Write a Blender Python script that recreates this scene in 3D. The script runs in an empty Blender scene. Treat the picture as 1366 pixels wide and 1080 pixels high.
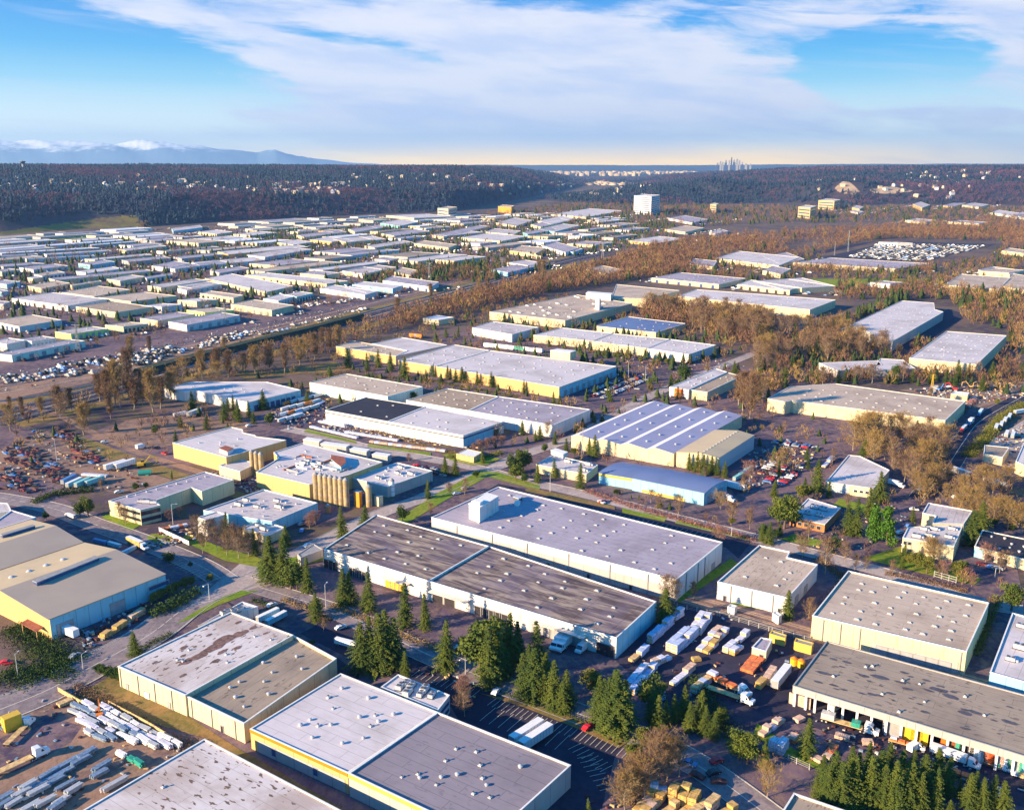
HAZE = 3.1e-5; EXPO = 1.6
import bpy, math, random
import numpy as np
from mathutils import Vector
random.seed(7); RNG = np.random.default_rng(7)
SC = bpy.context.scene; COL = SC.collection
# ------------------------------------------------------------------ survey of the photograph
HC, FL = 170.0, 1260.0
PIT = math.atan(318/FL); CP, SP = math.cos(PIT), math.sin(PIT)
def P(px, py, h=0.0):
    """point of the plane z=h seen at a photo pixel: how places were measured"""
    x = (px-683)/FL; y = (py-540)/FL
    dx, dy, dz = x, CP-y*SP, -SP-y*CP
    t = (h-HC)/dz
    return Vector((dx*t, dy*t, h))
def topz(base, py):
    t = (py-540)/FL
    return HC + base.y*(t*CP+SP)/(t*SP-CP)
def proj(v):
    d = v[1]*CP-(v[2]-HC)*SP
    return (683+FL*v[0]/d, 540-FL*(v[1]*SP+(v[2]-HC)*CP)/d)
FR = {'a':(0,640,3.857),'b':(0,880,3.903),'c':(140,780,3.6),'d':(420,620,3.794),'e':(440,820,3.794),'g':(720,620,3.794),
 'h':(720,800,3.794),'i':(1020,800,3.858),'j':(1020,560,3.858),'k':(0,520,4.553),'l':(140,540,4.269),'m':(400,500,4.269),
 'n':(700,480,4.018),'o':(1000,360,3.732),'p':(400,380,4.269),'q':(680,340,3.794),'r':(0,280,4.5),'s':(200,260,4.5),
 't':(460,240,4.553),'u':(720,220,4.018),'v':(1020,200,3.948),'K':(160,460,4.553),'B':(0,400,4.553),'C':(1180,460,6.0),
 'D':(1120,600,5.398),'E':(340,700,6.0),'F':(820,800,5.254),'G':(580,560,5.254),'H':(0,940,5.692),'I':(1040,920,4.19),
 'J':(780,900,4.553),'L':(0,740,4.91),'M':(940,560,6.209),'x':(0,0,1.0)}
def fr(k, *pts):
    ox, oy, s = FR[k]
    return [(ox+x/s, oy+y/s)+tuple(r) for x, y, *r in pts]
DA = Vector((math.cos(math.radians(-33)), math.sin(math.radians(-33)), 0))   # the two street directions
DB = Vector((math.cos(math.radians(57)), math.sin(math.radians(57)), 0))

# ------------------------------------------------------------------ materials
MATS = {}
class NT:
    def __init__(s, name):
        s.m = bpy.data.materials.new(name); s.m.use_nodes = True; s.t = s.m.node_tree
        s.b = s.t.nodes['Principled BSDF']; MATS[name] = s.m
    def n(s, typ, **kw):
        nd = s.t.nodes.new(typ)
        for k, v in kw.items():
            if k in nd.inputs: nd.inputs[k].default_value = v
            else: setattr(nd, k, v)
        return nd
    def l(s, a, b): s.t.links.new(a, b)
    def noise(s, vec, scale, detail=3, rough=.55, dist=0):
        nd = s.n('ShaderNodeTexNoise'); nd.inputs['Scale'].default_value = scale; nd.inputs['Detail'].default_value = detail
        nd.inputs['Roughness'].default_value = rough; nd.inputs['Distortion'].default_value = dist
        s.l(vec, nd.inputs['Vector']); return nd.outputs['Fac']
    def ramp(s, fac, a, b, ca=0., cb=1.):
        nd = s.n('ShaderNodeMapRange'); nd.interpolation_type = 'SMOOTHSTEP'
        for i, v in zip(('From Min','From Max','To Min','To Max'), (a, b, ca, cb)): nd.inputs[i].default_value = v
        s.l(fac, nd.inputs['Value']); return nd.outputs['Result']
    def mix(s, fac, a, b, mode='MIX'):
        nd = s.n('ShaderNodeMix'); nd.data_type = 'RGBA'; nd.blend_type = mode
        for sock, v in ((nd.inputs[0], fac), (nd.inputs[6], a), (nd.inputs[7], b)):
            if isinstance(v, (int, float)): sock.default_value = v
            elif isinstance(v, tuple): sock.default_value = (*v, 1)
            else: s.l(v, sock)
        return nd.outputs[2]
    def mul(s, a, b):
        nd = s.n('ShaderNodeMath', operation='MULTIPLY')
        for sock, v in zip(nd.inputs, (a, b)):
            if isinstance(v, (int, float)): sock.default_value = v
            else: s.l(v, sock)
        return nd.outputs[0]
    def map(s, vec, scale=(1,1,1), rot=0):
        nd = s.n('ShaderNodeMapping'); nd.inputs['Scale'].default_value = scale; nd.inputs['Rotation'].default_value = (0,0,rot)
        s.l(vec, nd.inputs['Vector']); return nd.outputs[0]
    def uv(s): return s.n('ShaderNodeTexCoord').outputs['UV']
    def pos(s): return s.n('ShaderNodeNewGeometry').outputs['Position']
    def out(s, col, rough=.8, spec=.3, metal=0):
        if isinstance(col, tuple): s.b.inputs['Base Color'].default_value = (*col, 1)
        else: s.l(col, s.b.inputs['Base Color'])
        s.b.inputs['Roughness'].default_value = rough; s.b.inputs['Specular IOR Level'].default_value = spec
        s.b.inputs['Metallic'].default_value = metal
        return s.m
def scl(c, k): return tuple(min(1, v*k) for v in c)
def plain(name, c, rough=.7, var=.25, scale=.6, spec=.3, metal=0):
    k = NT(name); p = k.pos(); f = k.ramp(k.noise(p, scale, 4), .3, .7)
    return k.out(k.mix(f, scl(c, 1-var), scl(c, 1+var*.5)), rough, spec, metal)
def roofmat(name, c, dirt, amt=.5, seam=.25, sp=(12., 3.), patch=0.):
    """flat membrane roof: welded seams, ponding dirt, soft stains, small patches"""
    k = NT(name); uv = k.uv()
    big = k.ramp(k.noise(uv, .035, 5, .6, .6), .42, .68)
    fine = k.ramp(k.noise(k.map(uv, (.3, 1.6, 1)), .5, 5, .7), .35, .75)
    col = k.mix(k.mul(big, amt), c, dirt); col = k.mix(k.mul(fine, amt*.45), col, dirt)
    br = k.n('ShaderNodeTexBrick'); br.offset = .5
    for i, v in (('Color1', (1,1,1,1)), ('Color2', (.93,.93,.93,1)), ('Mortar', (0,0,0,1)), ('Scale', 1.), ('Mortar Size', .1), ('Mortar Smooth', .5), ('Brick Width', sp[0]), ('Row Height', sp[1])):
        br.inputs[i].default_value = v
    k.l(uv, br.inputs['Vector'])
    col = k.mix(seam, col, br.outputs['Color'], 'MULTIPLY')
    if patch > 0:
        vn = k.n('ShaderNodeTexNoise'); vn.inputs['Scale'].default_value = .33; vn.inputs['Detail'].default_value = 2; k.l(k.map(uv, (1, 2.2, 1)), vn.inputs['Vector'])
        gate = k.ramp(k.noise(uv, .05, 2), .42, .5)
        col = k.mix(k.mul(k.mul(k.ramp(vn.outputs['Fac'], .60, .65), gate), patch), col, scl(dirt, .55))
    return k.out(col, .75, .25)
def ribmat(name, c, dark, w=1.1, amt=.35):
    k = NT(name); uv = k.uv(); wv = k.n('ShaderNodeTexWave'); wv.bands_direction = 'X'
    wv.inputs['Scale'].default_value = .314/w; k.l(uv, wv.inputs['Vector'])
    big = k.ramp(k.noise(uv, .05, 4, .6, .4), .35, .7)
    col = k.mix(k.mul(k.ramp(wv.outputs['Fac'], .75, 1.), amt), c, dark)
    return k.out(k.mix(k.mul(big, .35), col, dark), .5, .4)
def wallmat(name, c, panel=7.5, dirt=(.22,.17,.13), amt=.5, joint=.5):
    """tilt-up concrete panels with joints, drip streaks and a soiled foot"""
    k = NT(name); uv = k.uv()
    st = k.ramp(k.noise(k.map(uv, (1.3, .12, 1)), .7, 4, .65), .5, .8)
    bg = k.ramp(k.noise(uv, .12, 3), .45, .75)
    col = k.mix(k.mul(st, amt), c, dirt); col = k.mix(k.mul(bg, amt*.5), col, dirt)
    br = k.n('ShaderNodeTexBrick'); br.offset = 0.
    for i, v in (('Color1', (1,1,1,1)), ('Color2', (.93,.93,.93,1)), ('Mortar', (0,0,0,1)), ('Scale', 1.), ('Mortar Size', .11), ('Mortar Smooth', .3), ('Brick Width', panel), ('Row Height', 60.)):
        br.inputs[i].default_value = v
    k.l(k.map(uv, (1,1,1)), br.inputs['Vector'])
    return k.out(k.mix(joint, col, br.outputs['Color'], 'MULTIPLY'), .8, .25)
def leafmat(name, cols, scale=.12, rough=.85):
    """foliage: colour differs from tree to tree and from clump to clump"""
    k = NT(name); oi = k.n('ShaderNodeObjectInfo'); p = k.pos()
    a = k.ramp(k.noise(p, scale, 2), .35, .65); b = k.ramp(k.noise(p, scale*8, 3), .3, .7)
    c = k.mix(a, cols[0], cols[1]); c = k.mix(k.mul(b, .55), c, cols[2]); c = k.mix(k.mul(oi.outputs['Random'], .4), c, cols[1])
    return k.out(c, rough, .15)
def groundmat(name, a, b, c, s1=.02, s2=.25, rough=.9, streak=None):
    k = NT(name); p = k.pos()
    f1 = k.ramp(k.noise(p, s1, 6, .62, .5), .44, .58); f2 = k.ramp(k.noise(p, s2, 5, .65), .42, .64)
    col = k.mix(f1, a, b); col = k.mix(k.mul(f2, .7), col, c); f3 = k.ramp(k.noise(k.map(p, (1,.45,1), rot=.6), 1.1, 4, .7), .52, .62); col = k.mix(k.mul(f3, .35), col, scl(b, .55)); f4 = k.ramp(k.noise(p, .06, 3, .7, 1.2), .56, .60); col = k.mix(k.mul(f4, .3), col, scl(a, 1.5))
    if streak:
        st = k.ramp(k.noise(k.map(p, (1, .08, 1), rot=streak), .35, 4), .5, .7)
        col = k.mix(k.mul(st, .45), col, scl(a, .6))
    return k.out(col, rough, .2)
plain('dome', (.50,.49,.50), .4, .15, 2.)
# roofs
roofmat('roof_white', (.56,.515,.56), (.27,.225,.22), .65, .5, (14,3.2), .5)
roofmat('roof_clean', (.61,.57,.62), (.36,.32,.32), .6, .4, (16,4))
roofmat('roof_stained', (.63,.59,.62), (.28,.18,.13), .5, .35, (18,4.5), 1.)
roofmat('roof_lavender', (.40,.36,.45), (.22,.19,.235), .7, .45, (20,4), .4)
roofmat('roof_tan', (.53,.43,.36), (.30,.225,.18), .65, .4, (20,4), .5)
roofmat('roof_grey', (.36,.29,.235), (.17,.135,.12), .65, .4, (20,4), .6)
roofmat('roof_brown', (.40,.31,.24), (.20,.13,.09), .6, .3, (12,3), .8)
roofmat('roof_dark', (.030,.028,.045), (.055,.05,.07), .5, .2, (12,4))
ribmat('roof_metal_tan', (.58,.45,.27), (.30,.25,.19), 1.2)
ribmat('roof_metal_grey', (.42,.34,.27), (.26,.22,.20), 1.0, .45)
ribmat('roof_metal_blue', (.13,.18,.36), (.08,.11,.24), 1.0); roofmat('roof_slate', (.27,.24,.29), (.17,.15,.185), .7, .45, (20,4), .3)
ribmat('roof_metal_white', (.78,.77,.84), (.46,.46,.52), 2.4, .4)
ribmat('roof_metal_lavender_shade', (.36,.35,.50), (.22,.21,.32), 1.6)
def mottled():
    k = NT('roof_mottled'); uv = k.map(k.uv(), (1,1,1))
    a = k.ramp(k.noise(k.map(uv, (.10,.55,1), rot=.15), .5, 5, .68, .7), .40, .62)
    b = k.ramp(k.noise(k.map(uv, (.06,.35,1), rot=.15), .9, 4, .6), .5, .72)
    c = k.ramp(k.noise(uv, .045, 3, .6), .42, .62)
    col = k.mix(a, (.115,.085,.095), (.40,.32,.27)); col = k.mix(k.mul(b, .8), col, (.045,.034,.055)); col = k.mix(k.mul(c, .5), col, (.20,.165,.24))
    br = k.n('ShaderNodeTexBrick'); br.offset = 0
    for i, v in (('Color1', (1,1,1,1)), ('Color2', (.8,.8,.8,1)), ('Mortar', (.35,.3,.3,1)), ('Scale', 1.), ('Mortar Size', .3), ('Brick Width', 16.), ('Row Height', 6.)): br.inputs[i].default_value = v
    k.l(uv, br.inputs['Vector'])
    k.out(k.mix(.35, col, br.outputs['Color'], 'MULTIPLY'), .9, .15)
mottled()
# walls
wallmat('wall_white', (.63,.62,.63)); wallmat('wall_cream', (.62,.53,.35)); wallmat('wall_yellow', (.56,.39,.17), 6, (.3,.2,.1), .25)
wallmat('wall_grey', (.42,.40,.40)); wallmat('wall_blue', (.26,.55,.68), 5); wallmat('wall_weathered', (.74,.68,.62), 8, (.22,.13,.12), .75)
wallmat('wall_lime', (.68,.76,.22)); wallmat('wall_teal', (.22,.55,.58), 4); wallmat('wall_brick', (.42,.17,.06), 3, (.12,.05,.03)); wallmat('wall_pale_green', (.72,.78,.66))
wallmat('wall_orange', (.78,.28,.03)); wallmat('wall_corrugated', (.45,.52,.58), 1.2, (.3,.3,.3), .2, .5); wallmat('wall_dark', (.06,.06,.09))
plain('band_orange', (.72,.20,.008), .6, .1); plain('band_yellow', (.62,.43,.09), .6, .1); plain('band_dark', (.05,.055,.08), .5, .1)
plain('trim_white', (.75,.75,.76), .6, .1); plain('trim_grey', (.3,.3,.32), .6, .15); plain('metal_light', (.62,.63,.66), .4, .15, 2., .5, .3)
plain('metal_blue', (.32,.42,.55), .35, .3, 1.5, .5, .4); plain('metal_dark', (.09,.09,.11), .5, .2)
plain('door_grey', (.34,.34,.38), .5, .1); plain('door_dark', (.035,.03,.04), .5, .2); plain('door_orange', (.75,.13,.02), .5, .1); plain('door_yellow', (.8,.5,.03), .5, .1); plain('door_green', (.05,.3,.22), .5, .1)
plain('rust_roof', (.30,.10,.07), .8, .3); plain('glass_dark', (.02,.03,.05), .12, .1, 1., .6); plain('glass_blue', (.05,.09,.22), .15, .1, 1., .6)
plain('silo_yellow', (.38,.285,.16), .6, .3, .5); plain('rubber', (.015,.015,.018), .8, .1); plain('paint_white', (.80,.80,.82), .35, .06, 1., .5)
plain('paint_blue', (.10,.22,.50), .3, .1, 1., .5); plain('paint_red', (.62,.02,.03), .3, .1, 1., .5); plain('paint_black', (.02,.02,.03), .3, .1, 1., .5)
plain('paint_silver', (.45,.47,.50), .3, .1, 1., .5, .3); plain('paint_green', (.03,.30,.24), .4, .2, 1., .5); plain('paint_yellow', (.66,.42,.03), .4, .1, 1., .5); plain('paint_orange', (.80,.22,.02), .4, .1)
plain('rust_car', (.13,.045,.045), .6, .6, .8); plain('paint_maroon', (.16,.02,.04), .5, .4)
plain('wood_tan', (.62,.42,.20), .8, .35, .9); plain('wood_pink', (.66,.44,.34), .8, .3, .9); plain('wood_yellow', (.58,.36,.11), .8, .3, .9); plain('wrap_white', (.66,.66,.80), .5, .2, .8); plain('wrap_blue', (.45,.55,.82), .5, .2, .8); plain('wood_red', (.70,.18,.06), .8, .3, .9)
plain('concrete', (.42,.40,.39), .9, .2); plain('paint_marking', (.70,.66,.58), .7, .2, 2.)
# vegetation
leafmat('needles', [(.050,.085,.018), (.125,.150,.022), (.020,.044,.020)]); leafmat('needles_far', [(.016,.036,.070), (.030,.052,.066), (.010,.020,.058)], .01)  # needles_far: blue of the distant air mixed into the leaf colour
leafmat('leaves_bright', [(.055,.14,.012), (.08,.17,.02), (.03,.08,.01)]); leafmat('leaves_olive', [(.10,.12,.02), (.17,.16,.03), (.05,.07,.015)])
leafmat('twigs_brown', [(.17,.10,.07), (.24,.145,.075), (.095,.06,.055)]); leafmat('twigs_golden', [(.25,.16,.06), (.33,.215,.07), (.13,.085,.05)]); leafmat('twigs_pink', [(.32,.17,.14), (.26,.12,.11), (.18,.09,.08)])
leafmat('twigs_wood', [(.17,.09,.062), (.25,.14,.065), (.085,.05,.06)], .03); leafmat('twigs_far', [(.085,.05,.105), (.15,.075,.10), (.04,.034,.09)], .006)  # twigs_far: bluish cast of distance tinted into the twigs
plain('bark', (.14,.10,.075), .9, .3, 3.); plain('bark_pale', (.34,.27,.2), .9, .3, 3.)
leafmat('hedge', [(.03,.07,.012), (.06,.10,.02), (.02,.04,.01)], .3)
# ground
groundmat('m_valley', (.155,.10,.10), (.068,.048,.076), (.13,.115,.045), .006, .09)
groundmat('m_asphalt', (.098,.074,.112), (.15,.11,.13), (.062,.048,.088), .02, .4, streak=.6)
groundmat('m_dark', (.034,.032,.062), (.048,.042,.074), (.028,.026,.052), .03, .4)
groundmat('m_road', (.25,.205,.225), (.17,.14,.165), (.30,.25,.25), .03, .4, streak=1.0)
groundmat('m_pale', (.40,.33,.325), (.32,.26,.28), (.44,.38,.35), .03, .5, streak=-.9)
groundmat('m_dirt', (.27,.165,.125), (.15,.10,.10), (.34,.22,.155), .03, .3)
groundmat('m_yard', (.155,.105,.14), (.078,.056,.10), (.24,.165,.14), .02, .25, streak=.9)
groundmat('m_grass', (.16,.25,.018), (.24,.26,.03), (.09,.15,.012), .05, .5)
groundmat('m_dry', (.25,.155,.06), (.15,.13,.04), (.29,.19,.08), .05, .5)
groundmat('m_hill', (.05,.042,.065), (.075,.05,.065), (.03,.038,.05), .002, .03)  # ridge soil colour includes the same added distance blue
groundmat('m_field', (.20,.16,.04), (.12,.08,.06), (.17,.16,.04), .003, .03)

# ------------------------------------------------------------------ mesh building
class MB:
    def __init__(s): s.v = []; s.f = []; s.m = []; s.uv = []
    def face(s, pts, mi=0, uv=None):
        b = len(s.v); s.v += [tuple(p) for p in pts]; s.f.append(tuple(range(b, b+len(pts)))); s.m.append(mi)
        s.uv += list(uv) if uv else [(p[0], p[1]) for p in pts]
    def wall(s, a, b, z0a, z1a, z1b=None, u=0., mi=0, z0b=None):
        z1b = z1a if z1b is None else z1b; z0b = z0a if z0b is None else z0b
        L = math.hypot(b[0]-a[0], b[1]-a[1])
        s.face([(a[0],a[1],z0a),(b[0],b[1],z0b),(b[0],b[1],z1b),(a[0],a[1],z1a)], mi, [(u,z0a),(u+L,z0b),(u+L,z1b),(u,z1a)])
        return u+L
    def box(s, c, d, rz=0., mi=0, top=None, taper=1., bottom=False):
        """c: centre of the base; d: size; top: material of the lid"""
        ca, sa = math.cos(rz), math.sin(rz); q = []
        for k, z in ((1., 0.), (taper, d[2])):
            for sx, sy in ((-1,-1),(1,-1),(1,1),(-1,1)):
                x, y = sx*d[0]/2*k, sy*d[1]/2*k
                q.append((c[0]+x*ca-y*sa, c[1]+x*sa+y*ca, c[2]+z))
        for i in range(4):
            j = (i+1) % 4; L = d[0] if i % 2 == 0 else d[1]
            s.face([q[i], q[j], q[4+j], q[4+i]], mi, [(0,0),(L,0),(L,d[2]),(0,d[2])])
        s.face(q[4:], mi if top is None else top, [(0,0),(d[0],0),(d[0],d[1]),(0,d[1])])
        if bottom: s.face(q[3::-1], mi)
    def cyl(s, c, r, h, n=12, mi=0, r2=None, cap=True, axis=None):
        r2 = r if r2 is None else r2
        ax = Vector((0,0,1)) if axis is None else Vector(axis).normalized()
        e1 = ax.orthogonal().normalized(); e2 = ax.cross(e1); c = Vector(c)
        A = [c+(e1*math.cos(t)+e2*math.sin(t))*r for t in (2*math.pi*i/n for i in range(n))]
        Bt = [c+ax*h+(e1*math.cos(t)+e2*math.sin(t))*r2 for t in (2*math.pi*i/n for i in range(n))]
        for i in range(n):
            j = (i+1) % n; s.face([A[i],A[j],Bt[j],Bt[i]], mi, [(i,0),(i+1,0),(i+1,h),(i,h)])
        if cap: s.face(Bt, mi); s.face(A[::-1], mi)
    def build(s, name, mats, parent=None, loc=(0,0,0), data_only=False):
        me = bpy.data.meshes.new(name)
        off = loc
        me.from_pydata([(x-off[0], y-off[1], z-off[2]) for x, y, z in s.v], [], s.f)
        for m in (mats if isinstance(mats, (list, tuple)) else [mats]): me.materials.append(MATS[m])
        me.polygons.foreach_set('material_index', s.m)
        ul = me.uv_layers.new(name='UVMap'); ul.data.foreach_set('uv', [c for p in s.uv for c in p])
        me.update()
        if data_only: return me
        return link(name, me, parent)
def link(name, me, parent=None, loc=None, rz=0., sc=None):
    o = bpy.data.objects.new(name, me); COL.objects.link(o)
    if parent is not None: o.parent = parent
    if loc is not None: o.location = loc
    if rz: o.rotation_euler = (0, 0, rz)
    if sc is not None: o.scale = sc if isinstance(sc, tuple) else (sc, sc, sc)
    return o
def npmesh(name, V, F, mats, mi=None, smooth=False):
    me = bpy.data.meshes.new(name); V = np.asarray(V, dtype=np.float32); F = np.asarray(F, dtype=np.int32)
    me.vertices.add(len(V)); me.vertices.foreach_set('co', V.ravel())
    k = F.shape[1]; me.loops.add(F.size); me.loops.foreach_set('vertex_index', F.ravel())
    me.polygons.add(len(F)); me.polygons.foreach_set('loop_start', np.arange(0, F.size, k, dtype=np.int32))
    if mi is not None: me.polygons.foreach_set('material_index', np.asarray(mi, dtype=np.int32))
    for m in (mats if isinstance(mats, (list, tuple)) else [mats]): me.materials.append(MATS[m])
    me.update(calc_edges=True); me.validate()
    return me
def empty(name, loc, rz=0.):
    o = bpy.data.objects.new(name, None); COL.objects.link(o); o.location = loc; o.rotation_euler = (0,0,rz); o.empty_display_size = 1
    return o
def tag(o, label=None, cat=None, group=None, kind=None):
    for k, v in (('label', label), ('category', cat), ('group', group), ('kind', kind)):
        if v: o[k] = v
    return o
def inst(spec, loc, rz=0., sc=None):
    """a thing from its kit of shared meshes: an Empty with its parts (and their sub-parts), or one mesh"""
    name, parts = spec
    if not isinstance(parts, list): return link(name, parts, None, loc, rz, sc)
    r = empty(name, loc, rz)
    if sc is not None: r.scale = sc if isinstance(sc, tuple) else (sc, sc, sc)
    for pn, me, *rest in parts:
        at = rest[0] if rest else (0,0,0); subs = rest[1] if len(rest) > 1 else []
        c = link(pn, me, r, at)
        for sn, sm in subs: link(sn, sm, c)
    return r
# label bookkeeping: every counted thing is told apart by its look and the landmark it stands next to
AUTO = []
def later(o, look, cat, group, pool, pos=None):
    AUTO.append((o, look, pool, Vector(pos if pos is not None else o.location))); o['category'] = cat
    if group: o['group'] = group
# ------------------------------------------------------------------ buildings
def ccw(pts):
    a = sum(pts[i].x*pts[(i+1)%len(pts)].y-pts[(i+1)%len(pts)].x*pts[i].y for i in range(len(pts)))
    return pts if a > 0 else pts[::-1]
def inset(pts, d):
    out = []; n = len(pts)
    for i in range(n):
        a, b, c = pts[i-1], pts[i], pts[(i+1)%n]
        e1 = (b-a).to_2d().normalized(); e2 = (c-b).to_2d().normalized()
        n1 = Vector((-e1.y, e1.x)); n2 = Vector((-e2.y, e2.x)); k = 1+n1.dot(n2)
        m = (n1+n2)/max(k, .3); out.append(Vector((b.x+m.x*d, b.y+m.y*d, b.z)))
    return out
def quad(px, h):
    w = [P(x, y, h) for x, y in px]
    if len(w) == 3: w.append(w[0]+w[2]-w[1])
    return w
def small_mesh(kind):
    b = MB()
    if kind == 'skylight':
        b.box((0,0,0), (1.9,1.2,.22), mi=0); b.box((0,0,.22), (1.6,.95,.22), mi=1, taper=.6)
        return b.build('skylight', ['trim_grey','dome'], data_only=True)
    if kind == 'roof_fan':
        b.cyl((0,0,0), .4, .35, 10); b.cyl((0,0,.35), .6, .22, 10, r2=.65); b.cyl((0,0,.57), .65, .22, 10, r2=.2)
        return b.build('roof_fan', ['metal_light'], data_only=True)
    if kind == 'air_conditioner':
        b.box((0,0,0), (3.6,2.2,.3), mi=1); b.box((0,0,.3), (3.2,1.9,1.25), mi=0); b.cyl((.8,0,1.55), .6, .2, 10, mi=1); b.box((-.9,0,1.55), (.9,1.2,.25), mi=1)
        b.box((2.1,0,.2), (1.2,.8,.7), mi=0)
        return b.build('air_conditioner', ['metal_light','metal_dark'], data_only=True)
    if kind == 'roof_stack':
        b.box((0,0,0), (.9,.9,.3), mi=0); b.cyl((0,0,.3), .2, .35, 8, mi=0); b.cyl((0,0,.65), .3, .15, 8, mi=1)
        return b.build('roof_stack', ['metal_light','metal_dark'], data_only=True)
FIT = {k: small_mesh(k) for k in ('skylight','roof_fan','air_conditioner','roof_stack')}
FOOT = []
def inside(x, y, poly):
    c = False; n = len(poly)
    for i in range(n):
        (x1, y1), (x2, y2) = poly[i], poly[i-1]
        if (y1 > y) != (y2 > y) and x < (x2-x1)*(y-y1)/(y2-y1)+x1: c = not c
    return c
def built(x, y, m=1.5):
    """is there a building within m metres"""
    for pl, cx, cy, R in FOOT:
        if abs(x-cx) < R+m and abs(y-cy) < R+m and any(inside(x+a, y+b, pl) for a, b in ((0,0),(m,0),(-m,0),(0,m),(0,-m))): return True
    return False
class Bld:
    def __init__(s, name, label, cat='warehouse', group=None):
        s.name, s.label, s.cat, s.group = name, label, cat, group; s.root = None; s.nv = 0
    def _root(s, c):
        if s.root is None:
            s.root = empty(s.name, (c.x, c.y, 0)); tag(s.root, s.label, s.cat, s.group)
        return s.root
    def loc(s): return s.root.location
    def block(s, px, h, roof='roof_white', wall='wall_white', par=.7, fits=None, world=None, cop='trim_white', z0=0.):
        w = world or quad(px, h); w = ccw([Vector((p.x, p.y, h)) for p in w]); s.w = w; s.h = h
        c = sum(w, Vector())/len(w); r = s._root(c); n = len(w); rh = h-par; FOOT.append(([(p.x, p.y) for p in w], c.x, c.y, max((p-c).length for p in w)))
        inn = inset(w, .35); b = MB(); u = 0
        cp = MB()
        for i in range(n):
            a, d = w[i], w[(i+1)%n]; u = b.wall(a, d, z0, h, u=u)
            ai, di = inn[i], inn[(i+1)%n]; b.wall(di, ai, rh-.02, h, u=u)
            o1, o2 = inset(w, -.06), inset(w, .41)
        for i in range(n):
            j = (i+1)%n
            q = [o1[i], o1[j], o2[j], o2[i]]
            cp.face([(p.x, p.y, h+.10) for p in q]); cp.wall(o1[i], o1[j], h-.12, h+.10); cp.wall(o2[j], o2[i], h-.12, h+.10)
        b.build('wall', wall, r, s.loc()); cp.build('coping', cop, r, s.loc())
        rb = MB(); e = (w[1]-w[0]).to_2d().normalized() if (w[1]-w[0]).length > (w[2]-w[1]).length else (w[2]-w[1]).to_2d().normalized()
        f = Vector((-e.y, e.x)); o = w[0]
        rb.face([(p.x,p.y,rh) for p in inn], 0, [((p.x-o.x)*e.x+(p.y-o.y)*e.y+random.random()*0, (p.x-o.x)*f.x+(p.y-o.y)*f.y+s.nv*37) for p in inn])
        s.nv += 1
        rb.build('roof', roof, r, s.loc())
        if fits and n >= 4:
            for kind, nu, nv, *o in fits: s.fit(kind, nu, nv, rh, *o)
        return s
    def fit(s, kind, nu, nv, rh, jit=.2, lo=.08, hi=.92, skip=.0, quadw=None):
        w = quadw or s.w
        if len(w) > 4: w = [w[0], w[1], w[len(w)//2+0], w[-1]]
        e = (w[1]-w[0]).normalized(); rz = math.atan2(e.y, e.x)
        rn = random.Random(int(abs(w[0].x*13+w[0].y*7)))
        for i in range(nu):
            for j in range(nv):
                if rn.random() < skip: continue
                a = lo+(hi-lo)*(i+.5+rn.uniform(-jit, jit))/nu; b = lo+(hi-lo)*(j+.5+rn.uniform(-jit, jit))/nv
                p = w[0]*(1-a)*(1-b)+w[1]*a*(1-b)+w[2]*a*b+w[3]*(1-a)*b
                link(kind, FIT[kind], s.root, (p.x-s.loc().x, p.y-s.loc().y, rh+.01), rz+(rn.random()*6 if kind == 'roof_fan' else 0), rn.uniform(.85, 1.2))
    def edge(s, k, p1, p2, h=None):
        a, b = [P(x, y, s.h if h is None else h) for x, y in fr(k, p1, p2)]; a.z = b.z = 0
        c = sum(s.w, Vector())/len(s.w); e = (b-a).normalized(); nrm = Vector((e.y, -e.x, 0))
        if nrm.dot(a-c) < 0: nrm = -nrm
        return a, b, e, nrm
    def openings(s, edge, ts, wd, ht, mat='door_grey', z0=0., name='dock_door', frame='trim_grey', deep=.12):
        a, b, e, nrm = edge; rz = math.atan2(e.y, e.x)
        for t in ts:
            p = a+(b-a)*t+nrm*.02
            m = MB(); m.box((p.x+nrm.x*deep/2, p.y+nrm.y*deep/2, z0), (wd, deep, ht), rz); d = m.build(name, mat, s.root, s.loc())
            if frame:
                f = MB()
                for sx in (-1, 1):
                    q = p+e*sx*(wd/2+.12)+nrm*(deep/2+.03); f.box((q.x, q.y, z0), (.24, deep+.06, ht), rz)
                q = p+nrm*(deep/2+.03); f.box((q.x, q.y, z0+ht), (wd+.48, deep+.06, .25), rz); f.build('door_frame' if 'door' in name else 'frame', frame, d, s.loc())
    def band(s, edge, z0, z1, mat, t0=0., t1=1., name='wall_band', pr=.08):
        a, b, e, nrm = edge; rz = math.atan2(e.y, e.x); p = a+(b-a)*(t0+t1)/2+nrm*(pr/2+.01); L = (b-a).length*(t1-t0)
        m = MB(); m.box((p.x, p.y, z0), (L, pr, z1-z0), rz, bottom=True); m.build(name, mat, s.root, s.loc())
    def canopy(s, edge, t0, t1, z, out, mat='trim_white'):
        a, b, e, nrm = edge; rz = math.atan2(e.y, e.x); p = a+(b-a)*(t0+t1)/2+nrm*(out/2+.03); L = (b-a).length*(t1-t0)
        m = MB(); m.box((p.x, p.y, z), (L, out, .35), rz, bottom=True); m.build('canopy', mat, s.root, s.loc())
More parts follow.
